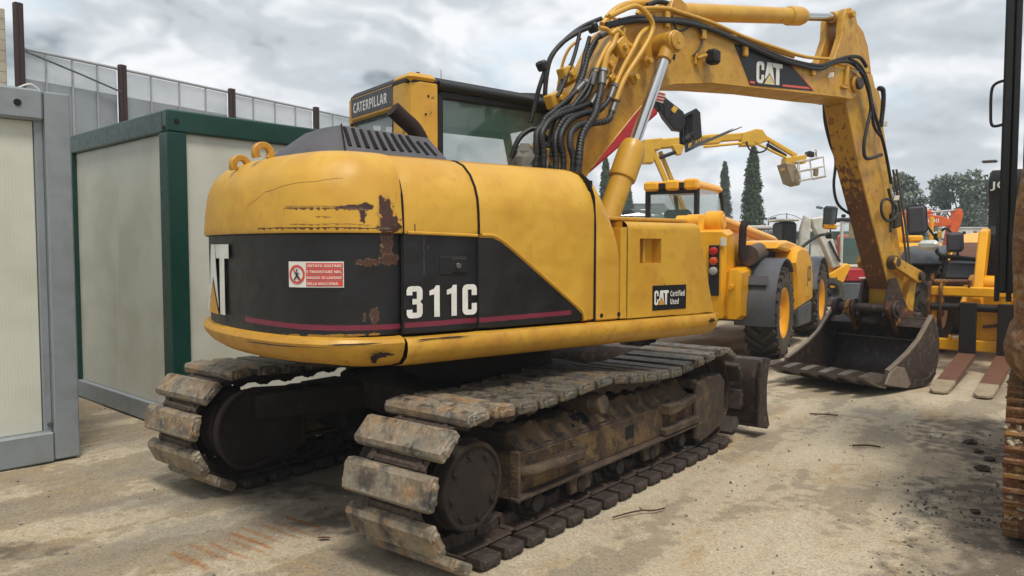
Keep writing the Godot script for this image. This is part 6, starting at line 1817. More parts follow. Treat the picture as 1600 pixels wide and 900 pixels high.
func red_telehandler() -> void:
	var t := thing("red_telehandler", "red telehandler with raised boom and dark fork head glimpsed under the excavator's boom", "telehandler", at(V(0, 0, -15)))
	var beam := func(a: Vector3, b: Vector3, h: float, w: float) -> B:
		var d := (b - a).normalized()
		return mb().box(V(a.distance_to(b), h, w), Transform3D(Basis(d, V(0, 0, 1).cross(d), V(0, 0, 1)), (a + b) / 2.0), 0.03)
	obj("boom", beam.call(V(-1.0, 0.95, 0), V(2.74, 4.18, 0), 0.34, 0.32), "red_paint", t)
	obj("inner_boom", beam.call(V(2.0, 3.62, 0), V(3.02, 4.34, 0), 0.22, 0.22), "black_plastic", t)
	obj("boom_nose", mb().prism(P([2.78, 4.34, 2.90, 4.42, 3.34, 4.08, 3.42, 3.86, 3.32, 3.72, 3.16, 3.74, 2.96, 3.98]), -0.14, 0.14, Transform3D.IDENTITY, 0.02), "black_plastic", t)
	obj("striped_plate", mb().box(V(0.22, 0.20, 0.01), at(V(2.86, 4.36, 0.16), turn(V(0, 0, 1), -18)), 0.003), "white_paint", t)
	var sp := mb()
	for k in 3: sp.box(V(0.20, 0.03, 0.006), at(V(2.86 + 0.005 * k, 4.30 + 0.06 * k, 0.168), turn(V(0, 0, 1), -12)))
	obj("red_stripe", sp, "red_paint", t)
	obj("caution_tag", mb().box(V(0.10, 0.11, 0.006), at(V(3.16, 4.12, 0.145), turn(V(0, 0, 1), -35))), "lift_yellow", t)
	var hd := mb()
	for z in [-0.36, -0.12, 0.12, 0.36]:
		hd.prism(P([3.36, 4.06, 3.44, 4.10, 3.52, 4.02, 3.56, 3.55, 3.48, 3.50, 3.38, 3.52]), z - 0.03, z + 0.03, at(V((z + 0.36) * 0.12, -z * 0.0, 0)), 0.01)
	hd.box(V(0.08, 0.10, 0.8), at(V(3.46, 3.60, 0)), 0.02).cyl(V(3.42, 4.0, -0.4), V(3.46, 4.0, 0.42), 0.045, -1, 12)
	obj("fork_head", hd, "black_plastic", t)
	for z in [-0.28, 0.30]:
		obj("fork", mb().loft([PackedVector3Array([V(3.50, 3.34, z - 0.06), V(3.50, 3.34, z + 0.06), V(3.50, 3.42, z + 0.06), V(3.50, 3.42, z - 0.06)]), PackedVector3Array([V(4.42, 3.745 if z > 0 else 3.80, z - 0.05), V(4.42, 3.745 if z > 0 else 3.80, z + 0.05), V(4.42, 3.76 if z > 0 else 3.815, z + 0.05), V(4.42, 3.76 if z > 0 else 3.815, z - 0.05)])]).box(V(0.05, 0.7, 0.11), at(V(3.50, 3.70, z)), 0.008), "grey_steel", t)
	obj("hose_line", mb().tube(curve([V(2.95, 4.30, 0.16), V(3.0, 3.98, 0.18), V(3.12, 3.98, 0.18), V(3.10, 4.10, 0.16)], 4), 0.012, 6), "hose", t)
	obj("chassis", mb().box(V(3.6, 0.7, 1.5), at(V(-0.6, 0.75, 0)), 0.08), "red_paint", t)
	for s in [-2.0, 0.8]:
		make_wheel(t, at(V(s, 0.55, 0.95)), 0.55, 0.38, "white_paint", 14)
		make_wheel(t, Transform3D(turn(Vector3.UP, 180), V(s, 0.55, -0.95)), 0.55, 0.38, "white_paint", 14)

# ---------------------------------------------------------------- the fork loader on the right, facing us: x forward (to the fork tips), z to its own right (the left of the picture)
func fork_loader() -> void:
	var t := thing("fork_loader", "yellow loader with lowered rusty forks and grey mirrors, facing the camera at the right", "loader", heading(219, V(5.49, 0, -8.42)))
	# forks: upright blade and tapering tine, tips resting on the ground
	for z in [0.33, -0.04]:
		var f := part("fork", t)
		obj("blade", mb().box(V(0.05, 0.62, 0.17), at(V(0.03, 0.49, z)), 0.008), "fork_dark", f)
		obj("tine", mb().loft([PackedVector3Array([V(0.0, 0.16, z - 0.085), V(0.0, 0.16, z + 0.085), V(0.05, 0.22, z + 0.085), V(0.05, 0.22, z - 0.085)]), PackedVector3Array([V(1.30, 0.048, z - 0.085), V(1.30, 0.048, z + 0.085), V(1.30, 0.085, z + 0.085), V(1.30, 0.085, z - 0.085)])]), "fork_brown", f)
		obj("dusty_tip", mb().loft([PackedVector3Array([V(1.302, 0.048, z - 0.085), V(1.302, 0.048, z + 0.085), V(1.302, 0.086, z + 0.085), V(1.302, 0.086, z - 0.085)]), PackedVector3Array([V(1.66, 0.018, z - 0.08), V(1.66, 0.018, z + 0.08), V(1.66, 0.044, z + 0.08), V(1.66, 0.044, z - 0.08)]), PackedVector3Array([V(1.73, 0.012, z - 0.045), V(1.73, 0.012, z + 0.045), V(1.73, 0.03, z + 0.045), V(1.73, 0.03, z - 0.045)])]), "sand_steel", f)
	obj("upper_rail", mb().box(V(0.10, 0.115, 1.5), at(V(-0.08, 0.92, 0.0)), 0.015), "machine_yellow", t)
	obj("fork_shaft", mb().cyl(V(-0.03, 0.74, -0.72), V(-0.03, 0.74, 0.72), 0.045, -1, 16), "fork_dark", t)
	obj("lower_rail", mb().box(V(0.10, 0.13, 1.5), at(V(-0.10, 0.30, 0.0)), 0.015), "machine_yellow", t)
	for z in [0.70, 0.0, -0.70]:
		obj("carriage_post", mb().box(V(0.09, 0.56, 0.05 if z else 0.07), at(V(-0.095, 0.60, z)), 0.01), "machine_yellow", t)
	obj("back_plate", mb().box(V(0.04, 0.42, 0.62), at(V(-0.16, 0.52, -0.02)), 0.01).cyl(V(-0.14, 0.74, 0.22), V(-0.135, 0.74, 0.22), 0.001), "machine_yellow", t)
	obj("tilt_cylinder", mb().cyl(V(-0.10, 0.52, 0.20), V(-0.12, 0.60, -0.25), 0.018, -1, 8), "muffler", t)
	for z in [0.74, 0.62]:
		obj("end_clamp", mb().prism(P([-0.16, 0.62, -0.02, 0.60, 0.02, 0.74, 0.0, 0.98, -0.05, 1.04, -0.14, 1.0]), z - 0.02, z + 0.02, Transform3D.IDENTITY, 0.01), "yellow_rust", t)
	obj("locking_pin", mb().cyl(V(-0.06, 1.03, 0.32), V(-0.06, 1.03, 0.70), 0.03, -1, 12).cyl(V(-0.06, 0.98, 0.72), V(-0.06, 1.12, 0.72), 0.022, -1, 10).box(V(0.06, 0.10, 0.03), at(V(-0.06, 1.01, 0.34)), 0.01), "yellow_rust", t)
	for z in [0.42, 0.52]:
		obj("lower_lug", mb().box(V(0.06, 0.06, 0.03), at(V(-0.06, 0.385, z)), 0.01), "machine_yellow", t)
	# lift arms
	for z in [0.28, -0.10]:
		obj("lift_arm", mb().prism(P([-0.20, 0.40, -0.10, 0.40, -0.14, 0.80, -0.55, 1.62, -0.72, 1.66, -0.80, 1.55, -0.30, 0.70]), z - 0.05, z + 0.05, Transform3D.IDENTITY, 0.015), "machine_yellow", t)
	obj("arm_boss", mb().cyl(V(-0.45, 1.0, -0.2), V(-0.45, 1.0, 0.38), 0.10, -1, 18).cyl(V(-0.22, 0.68, -0.2), V(-0.22, 0.68, 0.36), 0.09, -1, 18), "machine_yellow", t)
	obj("arm_ram", mb().cyl(V(-0.30, 0.75, 0.42), V(-0.95, 1.05, 0.42), 0.05, -1, 14), "machine_yellow", t)
	# dark guard with the maker's letters that stands above the arms
	obj("boom_guard", mb().prism(P([-0.80, 1.05, -0.66, 1.12, -0.60, 1.40, -0.62, 1.62, -0.74, 1.72, -0.76, 2.0, -0.70, 2.12, -0.70, 2.30, -0.76, 2.40, -0.98, 2.42, -1.05, 2.3, -1.05, 1.2]), -0.20, 0.14, at(V(-0.15, -0.03, 0.14)), 0.03), "black_plastic", t)
	obj("guard_lettering", mb().lettering("JCB", 0.11, 0.24, func(q: Vector2) -> Vector3: return V(-0.845, 2.12 + q.y, 0.26 - q.x)), "white_vinyl", t)
	obj("guard_lamp", mb().box(V(0.10, 0.03, 0.16), at(V(-0.80, 2.47, 0.27)), 0.012), "grey_plastic", t)
	# body, bonnet, cab base
	obj("chassis", mb().box(V(4.0, 0.5, 1.1), at(V(-3.0, 0.75, 0.0)), 0.06), "machine_yellow", t)
	obj("bonnet", mb().prism(P([-1.50, 0.85, -1.45, 1.26, -1.75, 1.42, -2.6, 1.62, -3.6, 1.66, -3.6, 0.85]), 0.0, 0.84, Transform3D.IDENTITY, 0.06), "machine_yellow", t)
	obj("bonnet_pad", mb().prism(P([-1.44, 1.20, -1.42, 1.29, -1.74, 1.435, -2.0, 1.50, -2.0, 1.40, -1.7, 1.33]), 0.10, 0.76, Transform3D.IDENTITY, 0.02), "fork_brown", t)
	obj("side_cover", mb().prism(P([-1.15, 0.62, -1.05, 1.05, -1.20, 1.22, -1.46, 1.27, -1.48, 0.62]), 0.12, 0.80, Transform3D.IDENTITY, 0.06), "black_plastic", t)
	for z in [1.08, -1.08]:
		make_wheel(t, Transform3D(turn(Vector3.UP, 0 if z > 0 else 180), V(-1.95, 0.66, z)), 0.66, 0.46, "rim_yellow", 16)
		make_wheel(t, Transform3D(turn(Vector3.UP, 0 if z > 0 else 180), V(-4.6, 0.66, z)), 0.66, 0.46, "rim_yellow", 16)
		obj("mudguard", mb().prism(P([-1.30, 1.22, -1.42, 1.36, -1.7, 1.44, -2.2, 1.46, -2.5, 1.36, -2.46, 1.32, -2.15, 1.41, -1.7, 1.39, -1.46, 1.31, -1.34, 1.20]), z - 0.26, z + 0.26, Transform3D.IDENTITY, 0.012), "grey_steel", t)
	obj("hose_arch", mb().tube(curve([V(-1.35, 1.30, 0.86), V(-1.30, 1.25, 0.78), V(-1.26, 1.0, 0.76), V(-1.30, 0.7, 0.76)], 5), 0.03, 8), "black_plastic", t)
	# mirrors and lamp on the wing arm
	var m := part("mirror_arm", t)
	obj("arm", mb().tube(curve([V(-1.15, 1.08, 0.10), V(-1.20, 1.24, 0.28), V(-1.25, 1.30, 0.60), V(-1.28, 1.34, 0.86), V(-1.30, 1.50, 0.90), V(-1.30, 1.62, 0.90)], 5), 0.026, 8), "black", m)
	obj("arm", mb().tube(curve([V(-1.30, 1.54, 0.90), V(-1.28, 1.70, 1.0), V(-1.27, 1.80, 1.08), V(-1.26, 1.78, 1.14), V(-1.26, 1.60, 1.16)], 5), 0.015, 7).tube(curve([V(-1.30, 1.56, 0.90), V(-1.28, 1.68, 0.80), V(-1.27, 1.58, 0.70), V(-1.27, 1.45, 0.66), V(-1.27, 1.28, 0.64)], 5), 0.015, 7), "black", m)
	obj("mirror_housing", mb().box(V(0.07, 0.40, 0.25), at(V(-1.26, 1.80, 1.13), turn(V(1, 0, 0), 4)), 0.045), "grey_plastic", m)
	obj("mirror_housing", mb().box(V(0.07, 0.26, 0.20), at(V(-1.26, 1.50, 0.68), turn(V(1, 0, 0), 2)), 0.035), "grey_plastic", m)
	obj("headlamp", mb().box(V(0.10, 0.14, 0.25), at(V(-1.24, 1.46, 0.98)), 0.045), "headlamp", m)
	obj("indicator", mb().box(V(0.05, 0.10, 0.05), at(V(-1.26, 1.60, 0.86)), 0.01), "lift_yellow", m)
	# cab further back, behind the excavator's neighbour
	obj("cab_block", mb().box(V(1.4, 1.2, 0.8), at(V(-4.0, 1.6, -0.85)), 0.06), "black", t)

# ---------------------------------------------------------------- the rusty tracked machine that juts in at the right edge: x away from us along its track, z to its right
func rusty_machine() -> void:
	var t := thing("rusty_tracked_machine", "old rust-brown tracked machine with stony track and black cab post at the right edge", "tracked machine", heading(34.6, V(2.215, 0, -3.36)))
	var tr := part("crawler_track", t)
	var shoe := mb()
	shoe.box(V(0.165, 0.02, 0.5), at(V(0, 0.03, 0.25)), 0.003)
	for k in 3:
		shoe.prism(P([-0.013, 0.0, 0.013, 0.0, 0.008, 0.036, -0.008, 0.036]), 0.0, 0.5, at(V(-0.066 + 0.066 * k, 0.036, 0)), 0.003)
	var sm := shoe.mesh(35)
	var clog := []
	for v in 3:
		rng.seed = 900 + v
		var cb := mb()
		for k in 70:
			var c := V(rng.randf_range(-0.07, 0.07), 0.042, rng.randf_range(0.0, 0.5))
			cb.box(V(rng.randf_range(0.012, 0.035), rng.randf_range(0.01, 0.026), rng.randf_range(0.012, 0.04)), at(c, Basis.from_euler(V(rng.randf(), rng.randf() * 6, rng.randf()))), 0.004)
		clog.append(cb.mesh(50))
	var pts := []
	var r := 0.30
	for k in 16: pts.append([lerpf(0.40, 2.9, k / 16.0), 0.09, 0.0])
	for k in 5: pts.append([2.9 + r * sin(PI * k / 5.0), 0.39 - r * cos(PI * k / 5.0), 180.0 * k / 5.0])
	for k in 16: pts.append([lerpf(2.9, 0.40, k / 16.0), 0.69, 180.0])
	for k in 6: pts.append([0.40 - r * sin(PI * k / 6.0), 0.39 + r * cos(PI * k / 6.0), 180.0 + 180.0 * k / 6.0])
	var i := 0
	for p in pts:
		var b := turn(V(0, 0, 1), p[2]) * Basis(V(1, 0, 0), V(0, -1, 0), V(0, 0, -1))
		var xf := Transform3D(b, V(p[0], p[1], 0.5))
		var s := part("track_shoe", tr, xf)
		obj("plate", sm, "old_rust", s)
		var c := obj("packed_stones", clog[i % 3], "stone" if i % 2 else "old_rust_mud", s)
		i += 1
	obj("track_frame", mb().box(V(2.5, 0.36, 0.30), at(V(1.65, 0.39, 0.25)), 0.03).cyl(V(0.40, 0.39, 0.06), V(0.40, 0.39, 0.44), 0.24, -1, 24), "old_rust", t)
	var tr2: Node3D = tr.duplicate()
	tr2.name = "crawler_track"
	t.add_child(tr2, true)
	tr2.position = V(0, 0, 1.9)
	obj("main_frame", mb().box(V(2.2, 0.28, 1.9), at(V(1.7, 0.84, 1.3)), 0.05), "old_rust", t)
	# rusty tail casting, rounded in plan, with a bulge at its foot
	var rings := []
	for c in [[0.74, 0.20], [0.80, 0.11], [0.88, 0.055], [0.96, 0.042], [1.02, 0.055], [1.06, 0.085], [1.20, 0.075], [1.45, 0.065], [1.65, 0.075], [1.82, 0.10], [2.0, 0.13], [2.10, 0.20], [2.15, 0.30]]:
		var ring := PackedVector3Array()
		var e: float = c[1] - 0.065
		for k in 7:
			var a := PI / 2 * k / 6.0
			ring.append(V(0.12 + e * 0.6 + 0.16 * (1.0 - cos(a)) * 0 + 0.16 * (1.0 - sin(a)), c[0], e + 0.16 * (1.0 - cos(a))))
		ring.append(V(0.9, c[0], e)); ring.append(V(0.9, c[0], 2.1 - e)); ring.append(V(0.12 + e * 0.6, c[0], 2.1 - e))
		var fixed := PackedVector3Array([ring[7], ring[0]])
		fixed = PackedVector3Array()
		# order round: outer side, rounded corner, rear face, far side
		fixed.append(V(0.9, c[0], e))
		for k in 7:
			var a := PI / 2 * k / 6.0
			fixed.append(V(0.12 + e * 0.6 + 0.16 * (1.0 - sin(a)), c[0], e + 0.16 * (1.0 - cos(a))))
		fixed.append(V(0.12 + e * 0.6, c[0], 2.1 - e))
		fixed.append(V(0.9, c[0], 2.1 - e))
		rings.append(fixed)
	obj("tail_casting", mb().loft(rings), "old_rust", t, Transform3D.IDENTITY, 50)
	# cab: black corner post, rear pane, grab rail, seals
	var c := part("cab", t)
	obj("corner_post", mb().box(V(0.07, 2.2, 0.055), at(V(1.23, 2.26, -0.06)), 0.012).box(V(0.03, 2.2, 0.03), at(V(1.20, 2.26, -0.02)), 0.005), "black", c)
	obj("door_post", mb().box(V(0.06, 2.3, 0.05), at(V(2.4, 2.05, 0.03)), 0.012), "black", c)
	obj("roof", mb().box(V(1.5, 0.10, 1.0), at(V(1.9, 3.22, 0.5)), 0.04), "black_plastic", c)
	obj("rear_pane", mb().box(V(0.012, 1.3, 0.85), at(V(1.23, 2.4, 0.50))), "glass", c)
	obj("side_pane", mb().box(V(1.05, 1.2, 0.012), at(V(1.82, 2.35, 0.03))), "glass_dark", c)
	obj("rear_wall", mb().box(V(0.05, 0.60, 0.85), at(V(1.23, 1.45, 0.52)), 0.01), "black", c)
	obj("window_latch", mb().box(V(0.02, 0.05, 0.2), at(V(1.20, 2.62, 0.15)), 0.004).box(V(0.02, 0.04, 0.2), at(V(1.20, 2.36, 0.15)), 0.004), "black", c)
	obj("grab_rail", mb().tube(curve([V(1.23, 2.39, -0.07), V(1.23, 2.375, -0.125), V(1.23, 2.33, -0.145), V(1.23, 2.20, -0.145), V(1.23, 2.145, -0.14), V(1.23, 2.13, -0.12), V(1.23, 2.14, -0.07)], 5), 0.0085, 8), "black", c)
	for k in 4:
		obj("rubber_flap", mb().box(V(0.015, 0.50 - 0.05 * (k % 2), 0.028), at(V(1.21 + 0.01 * (k % 2), 1.36 + 0.025 * (k % 2), -0.085 + 0.029 * k)), 0.004), "black_plastic", c)
	obj("cab_floor", mb().box(V(1.3, 0.1, 0.85), at(V(1.95, 1.10, 0.62)), 0.02), "black", c)

# ---------------------------------------------------------------- machines and buildings far behind
func background() -> void:
	var beam := func(a: Vector3, b: Vector3, h: float, w: float) -> B:
		var d := (b - a).normalized()
		return mb().box(V(a.distance_to(b), h, w), Transform3D(Basis(d, V(0, 0, 1).cross(d), V(0, 0, 1)), (a + b) / 2.0), minf(0.03, h * 0.2))
	# orange excavator
	var t := thing("orange_excavator", "orange excavator with folded boom behind the grey mirrors, in front of the trees", "excavator", at(V(0, 0, -22)))
	var ob := obj("boom", mb().prism(P([10.2, 1.3, 10.55, 1.3, 11.25, 2.0, 12.62, 2.06, 12.68, 2.2, 12.5, 2.32, 11.9, 2.42, 11.25, 2.38]), -0.2, 0.2, Transform3D.IDENTITY, 0.02), "orange_paint", t)
	obj("boom_lettering", mb().lettering("HITACHI", 0.12, 0.62, func(q: Vector2) -> Vector3: return V(11.66 + q.x, 2.16 + q.y, 0.203)), "white_vinyl", ob)
	obj("arm_cylinder", mb().cyl(V(11.3, 2.44, 0), V(12.15, 2.47, 0), 0.07, -1, 12), "orange_paint", t)
	obj("cylinder_rod", mb().cyl(V(12.15, 2.47, 0), V(12.92, 2.52, 0), 0.035, -1, 10), "chrome", t)
	obj("stick", mb().prism(P([12.86, 2.56, 12.98, 2.56, 13.04, 2.42, 13.0, 2.2, 12.72, 1.3, 12.5, 0.9, 12.4, 0.95, 12.56, 1.5, 12.66, 2.0, 12.72, 2.25]), -0.12, 0.12, Transform3D.IDENTITY, 0.02), "orange_paint", t)
	obj("tipping_link", beam.call(V(12.90, 1.9, 0.1), V(12.72, 1.05, 0.1), 0.07, 0.08), "orange_paint", t)
	obj("bucket", mb().prism(P([12.2, 0.05, 12.8, 0.05, 12.95, 0.4, 12.8, 0.85, 12.45, 0.9, 12.5, 0.5]), -0.4, 0.4, Transform3D.IDENTITY, 0.02), "black_plastic", t)
	obj("house", mb().box(V(1.0, 1.0, 1.9), at(V(10.45, 1.35, -0.3)), 0.08), "orange_paint", t)
	obj("cab", mb().box(V(0.6, 1.0, 0.8), at(V(10.5, 2.0, -0.6)), 0.08), "black", t)
	for z in [-0.9, 0.9]:
		obj("crawler_track", mb().prism(P([9.5, 0.1, 9.7, 0.0, 11.3, 0.0, 11.5, 0.1, 11.6, 0.4, 11.5, 0.7, 11.3, 0.78, 9.7, 0.78, 9.5, 0.7, 9.4, 0.4]), z - 0.22, z + 0.22, Transform3D.IDENTITY, 0.03), "black", t)
	# yellow compact machine
	t = thing("yellow_compact_excavator", "small yellow excavator with black stripe half hidden behind the loader's headlamp", "excavator", at(V(0, 0, -15.5)))
	var yb := obj("house", mb().box(V(0.85, 0.62, 0.9), at(V(8.22, 1.22, 0)), 0.08), "machine_yellow", t)
	obj("stripe", mb().box(V(0.40, 0.20, 0.006), at(V(8.15, 1.27, 0.452)), 0.002), "black", t)
	obj("stripe_lettering", mb().lettering("JCB", 0.09, 0.26, func(q: Vector2) -> Vector3: return V(8.02 + q.x, 1.225 + q.y, 0.456)), "white_vinyl", yb)
	obj("boom", mb().prism(P([7.75, 1.5, 7.95, 1.5, 8.05, 1.9, 7.9, 2.12, 7.72, 2.1]), -0.1, 0.1, Transform3D.IDENTITY, 0.02), "machine_yellow", t)
	obj("canopy_post", mb().box(V(0.06, 0.6, 0.06), at(V(8.42, 1.75, 0.3)), 0.01).box(V(0.30, 0.12, 0.5), at(V(8.1, 1.62, 0.1)), 0.03), "machine_yellow", t)
	obj("lower_frame", mb().box(V(1.2, 0.35, 1.0), at(V(8.2, 0.7, 0)), 0.05), "black", t)
	for z in [-0.45, 0.45]:
		obj("crawler_track", mb().prism(P([7.4, 0.1, 7.55, 0.0, 8.85, 0.0, 9.0, 0.1, 9.05, 0.28, 8.95, 0.5, 7.5, 0.5, 7.35, 0.28]), z - 0.15, z + 0.15, Transform3D.IDENTITY, 0.03), "black", t)
	# red and white compact excavator, blade towards us
	t = thing("red_white_compact_excavator", "compact excavator with red skirt, white cab frame and grey blade, left of the stick", "excavator", at(V(9.35, 0, -21)))
	obj("dozer_blade", mb().box(V(1.45, 0.46, 0.10), at(V(0.1, 0.27, 0.9)), 0.02), "grey_steel", t)
	obj("skirt", mb().prism(P([-0.55, 0.52, 0.62, 0.52, 0.66, 0.80, 0.5, 0.88, -0.45, 0.88, -0.55, 0.74]), -0.6, 0.72, Transform3D.IDENTITY, 0.04), "red_paint", t)
	obj("skirt_hole", mb().box(V(0.09, 0.14, 0.01), at(V(-0.38, 0.70, 0.722)), 0.003), "void", t)
	obj("name_strip", mb().box(V(0.30, 0.035, 0.004), at(V(0.12, 0.63, 0.722))), "white_vinyl", t)
	obj("white_trim", mb().box(V(1.12, 0.10, 1.2), at(V(0.03, 0.93, 0.0)), 0.03), "white_paint", t)
	for s in [[-0.42, 0.5], [0.55, 0.5], [-0.42, -0.5], [0.55, -0.5]]:
		obj("cab_pillar", mb().box(V(0.07, 1.25, 0.07), at(V(s[0], 1.55, s[1])), 0.015), "white_paint", t)
	obj("cab_roof", mb().box(V(1.10, 0.09, 1.15), at(V(0.06, 2.2, 0)), 0.03), "black_plastic", t)
	obj("cab_beacon", mb().box(V(0.10, 0.09, 0.10), at(V(-0.34, 2.30, 0.4)), 0.02), "black", t)
	obj("windscreen", mb().box(V(0.88, 1.15, 0.01), at(V(0.06, 1.57, 0.5))), "glass", t)
	obj("seat", mb().box(V(0.5, 0.7, 0.15), at(V(0.15, 1.35, -0.2)), 0.05).box(V(0.75, 0.22, 0.3), at(V(0.05, 1.08, 0.1)), 0.04).cyl(V(-0.25, 1.1, 0.3), V(-0.25, 1.45, 0.3), 0.03, -1, 8).cyl(V(0.35, 1.1, 0.3), V(0.35, 1.5, 0.3), 0.03, -1, 8), "black_plastic", t)
	obj("yellow_sheet", mb().box(V(0.34, 0.50, 0.02), at(V(0.36, 1.88, -0.45)), 0.01), "machine_yellow", t)
	for x in [-0.5, 0.6]:
		obj("crawler_track", mb().box(V(0.28, 0.48, 1.7), at(V(x, 0.24, 0.0)), 0.08), "black", t)
	# white loader with its arms up
	t = thing("white_skid_loader", "white loader with raised arms between the telehandler's wheel and the red compact excavator", "loader", at(V(7.2, 0, -19)))
	obj("lift_arm", mb().prism(P([-0.18, 1.0, 0.06, 1.0, 0.12, 2.15, -0.05, 2.22, -0.14, 1.9]), 0.35, 0.50, Transform3D.IDENTITY, 0.03), "white_paint", t)
	obj("lift_arm", mb().prism(P([0.10, 2.15, 0.40, 2.20, 0.62, 1.75, 0.88, 1.0, 0.66, 0.92, 0.40, 1.5, 0.15, 1.95]), 0.3, 0.5, Transform3D.IDENTITY, 0.03), "white_paint", t)
	obj("arm_tie", beam.call(V(0.05, 2.10, 0.3), V(0.52, 2.02, 0.3), 0.14, 0.1), "white_paint", t)
	obj("cab", mb().box(V(0.36, 0.95, 0.8), at(V(-0.33, 1.60, -0.1)), 0.06), "black", t)
	obj("cab_roof", mb().box(V(0.5, 0.06, 0.9), at(V(-0.36, 2.12, -0.1)), 0.03), "white_paint", t)
	obj("body", mb().box(V(1.6, 0.75, 0.9), at(V(0.1, 0.80, -0.1)), 0.06), "machine_yellow", t)
	obj("bucket", mb().prism(P([0.5, 0.75, 0.98, 1.05, 1.1, 1.0, 0.85, 0.45, 0.6, 0.45]), -0.3, 0.55, Transform3D.IDENTITY, 0.02), "machine_yellow", t)
	obj("hose", mb().tube(curve([V(0.55, 1.6, 0.52), V(0.72, 1.25, 0.55), V(0.82, 1.1, 0.52)], 5), 0.03, 6), "hose", t)
	for x in [-0.4, 0.6]:
		make_wheel(t, at(V(x, 0.36, 0.45)), 0.36, 0.28, "black_plastic", 12)
		make_wheel(t, Transform3D(turn(Vector3.UP, 180), V(x, 0.36, -0.65)), 0.36, 0.28, "black_plastic", 12)
	# dark plant with pallets of parts, and a dark car seen under the boom
	t = thing("dark_van", "dark van roof seen low between the boom cylinder and the telehandler's cab", "van", at(V(2.75, 0, -16.4)))
	obj("body", mb().box(V(2.4, 1.3, 1.8), at(V(0, 1.0, 0)), 0.25), "black_plastic", t)
	obj("cabin", mb().box(V(1.7, 0.80, 1.6), at(V(-0.1, 1.96, 0)), 0.25, 0.9), "glass_dark", t)
	for x in [-0.8, 0.8]:
		make_wheel(t, at(V(x, 0.34, 0.8)), 0.34, 0.22, "grey_steel", 10)
		make_wheel(t, Transform3D(turn(Vector3.UP, 180), V(x, 0.34, -0.8)), 0.34, 0.22, "grey_steel", 10)
	t = thing("grey_generator", "grey machine housing with dark louvres behind the white loader", "generator", at(V(8.2, 0, -25)))
	obj("casing", mb().box(V(1.8, 1.9, 1.2), at(V(0, 1.05, 0)), 0.08), "grey_steel", t)
	for k in 4: obj("louvre", mb().box(V(1.2, 0.10, 0.03), at(V(0, 1.2 + 0.18 * k, 0.61)), 0.01), "black", t)
	obj("top_rack", mb().box(V(1.7, 0.12, 1.0), at(V(0.1, 2.1, 0)), 0.03), "white_paint", t)
	for k in 3:
		t = thing("equipment_crate", ["stacked dark attachments heaped low behind the telehandler's boom", "pale stacked frames between the dark attachments and the white loader", "dark flat rack with rails in front of the white wall"][k], ["attachment", "frame", "rack"][k], at([V(7.5, 0, -24), V(10.2, 0, -28), V(15.0, 0, -25)][k]))
		obj("base", mb().box(V(1.4, 0.8 if k < 2 else 1.5, 0.9), at(V(0, 0.4 if k < 2 else 0.75, 0)), 0.05), "black_plastic", t)
		for j in 4:
			obj("upright", mb().box(V(0.08, 0.75, 0.08), at(V(-0.55 + 0.36 * j, (1.15 if k < 2 else 1.6), 0.2)), 0.01), "white_paint" if k == 1 else "fork_dark", t)
		obj("top_bar", mb().box(V(1.5, 0.07, 0.5), at(V(0, 1.55 if k < 2 else 1.72, 0.1)), 0.02), "grey_steel" if k else "red_paint", t)
	# buildings far off
	t = thing("white_wall", "long low white rendered wall beyond the yard at the right", "wall", at(V(26, 0, -38)))
	obj("wall", mb().box(V(16, 2.42, 0.3), at(V(3.5, 1.21, 0)), 0.02), "render_white", t)
	obj("coping", mb().box(V(16.1, 0.06, 0.4), at(V(3.5, 2.45, 0)), 0.01), "render_white", t)
	t = thing("green_roofed_shed", "low white shed with dark green roof edge beyond the cypresses", "shed", at(V(18.5, 0, -48)))
	obj("wall", mb().box(V(12, 2.0, 6), at(V(0, 1.0, -3)), 0.02), "render_white", t)
	obj("roof", mb().box(V(12.4, 0.5, 6.4), at(V(0, 2.25, -3)), 0.06), "roof_green", t)
	for k in 5: obj("window", mb().box(V(0.9, 0.7, 0.02), at(V(-4.4 + 2.2 * k, 1.3, 0.012))), "glass_dark", t)
	t = thing("far_hedge_wall", "far pale boundary wall along the end of the yard", "wall", at(V(8, 0, -75)))
	obj("wall", mb().box(V(160, 2.1, 0.4), at(V(0, 1.05, 0)), 0.02), "render_white", t)
	var poles := [V(28.8, 5.15, -70), V(23.7, 4.15, -70), V(26.1, 4.75, -72)]
	var lab := ["taller twin-headed floodlight mast right of the telehandler's mirror", "shorter twin-headed floodlight mast beside the large cypress", ""]
	for k in 2:
		t = thing("floodlight_mast", lab[k], "lamp mast", at(V(poles[k].x, 0, poles[k].z)), "floodlight masts far behind")
		obj("mast", mb().cyl(Vector3.ZERO, V(0, poles[k].y, 0), 0.11, 0.07, 8), "grey_steel", t)
		for s in [-1, 1]:
			obj("lamp_head", mb().box(V(0.55, 0.22, 0.3), at(V(0.42 * s, poles[k].y + 0.02, 0), turn(V(0, 0, 1), 12 * s)), 0.03), "grey_steel", t)
	t = thing("sports_net", "pale sagging net on thin posts far beyond the yard", "net", at(V(0, 0, -72)))
	for q in [[18.5, 4.2], [26.1, 4.75], [33.0, 4.2], [38.0, 4.0]]:
		obj("post", mb().cyl(V(q[0], 0, 0), V(q[0], q[1], 0), 0.06, 0.05, 6), "grey_steel", t)
	var nt := mb()
	var tops := curve([V(15.0, 4.0, 0), V(18.5, 4.1, 0), V(22.5, 3.75, 0), V(26.1, 4.7, 0), V(29.5, 3.3, 0), V(33.0, 4.1, 0), V(36, 3.7, 0), V(38, 3.9, 0)], 5)
	for k in tops.size() - 1:
		nt.quad(V(tops[k].x, 0, 0), V(tops[k + 1].x, 0, 0), tops[k + 1], tops[k])
	obj("net", nt, "far_net", t)
	obj("top_line", mb().tube(tops, 0.03, 5), "grey_steel", t)

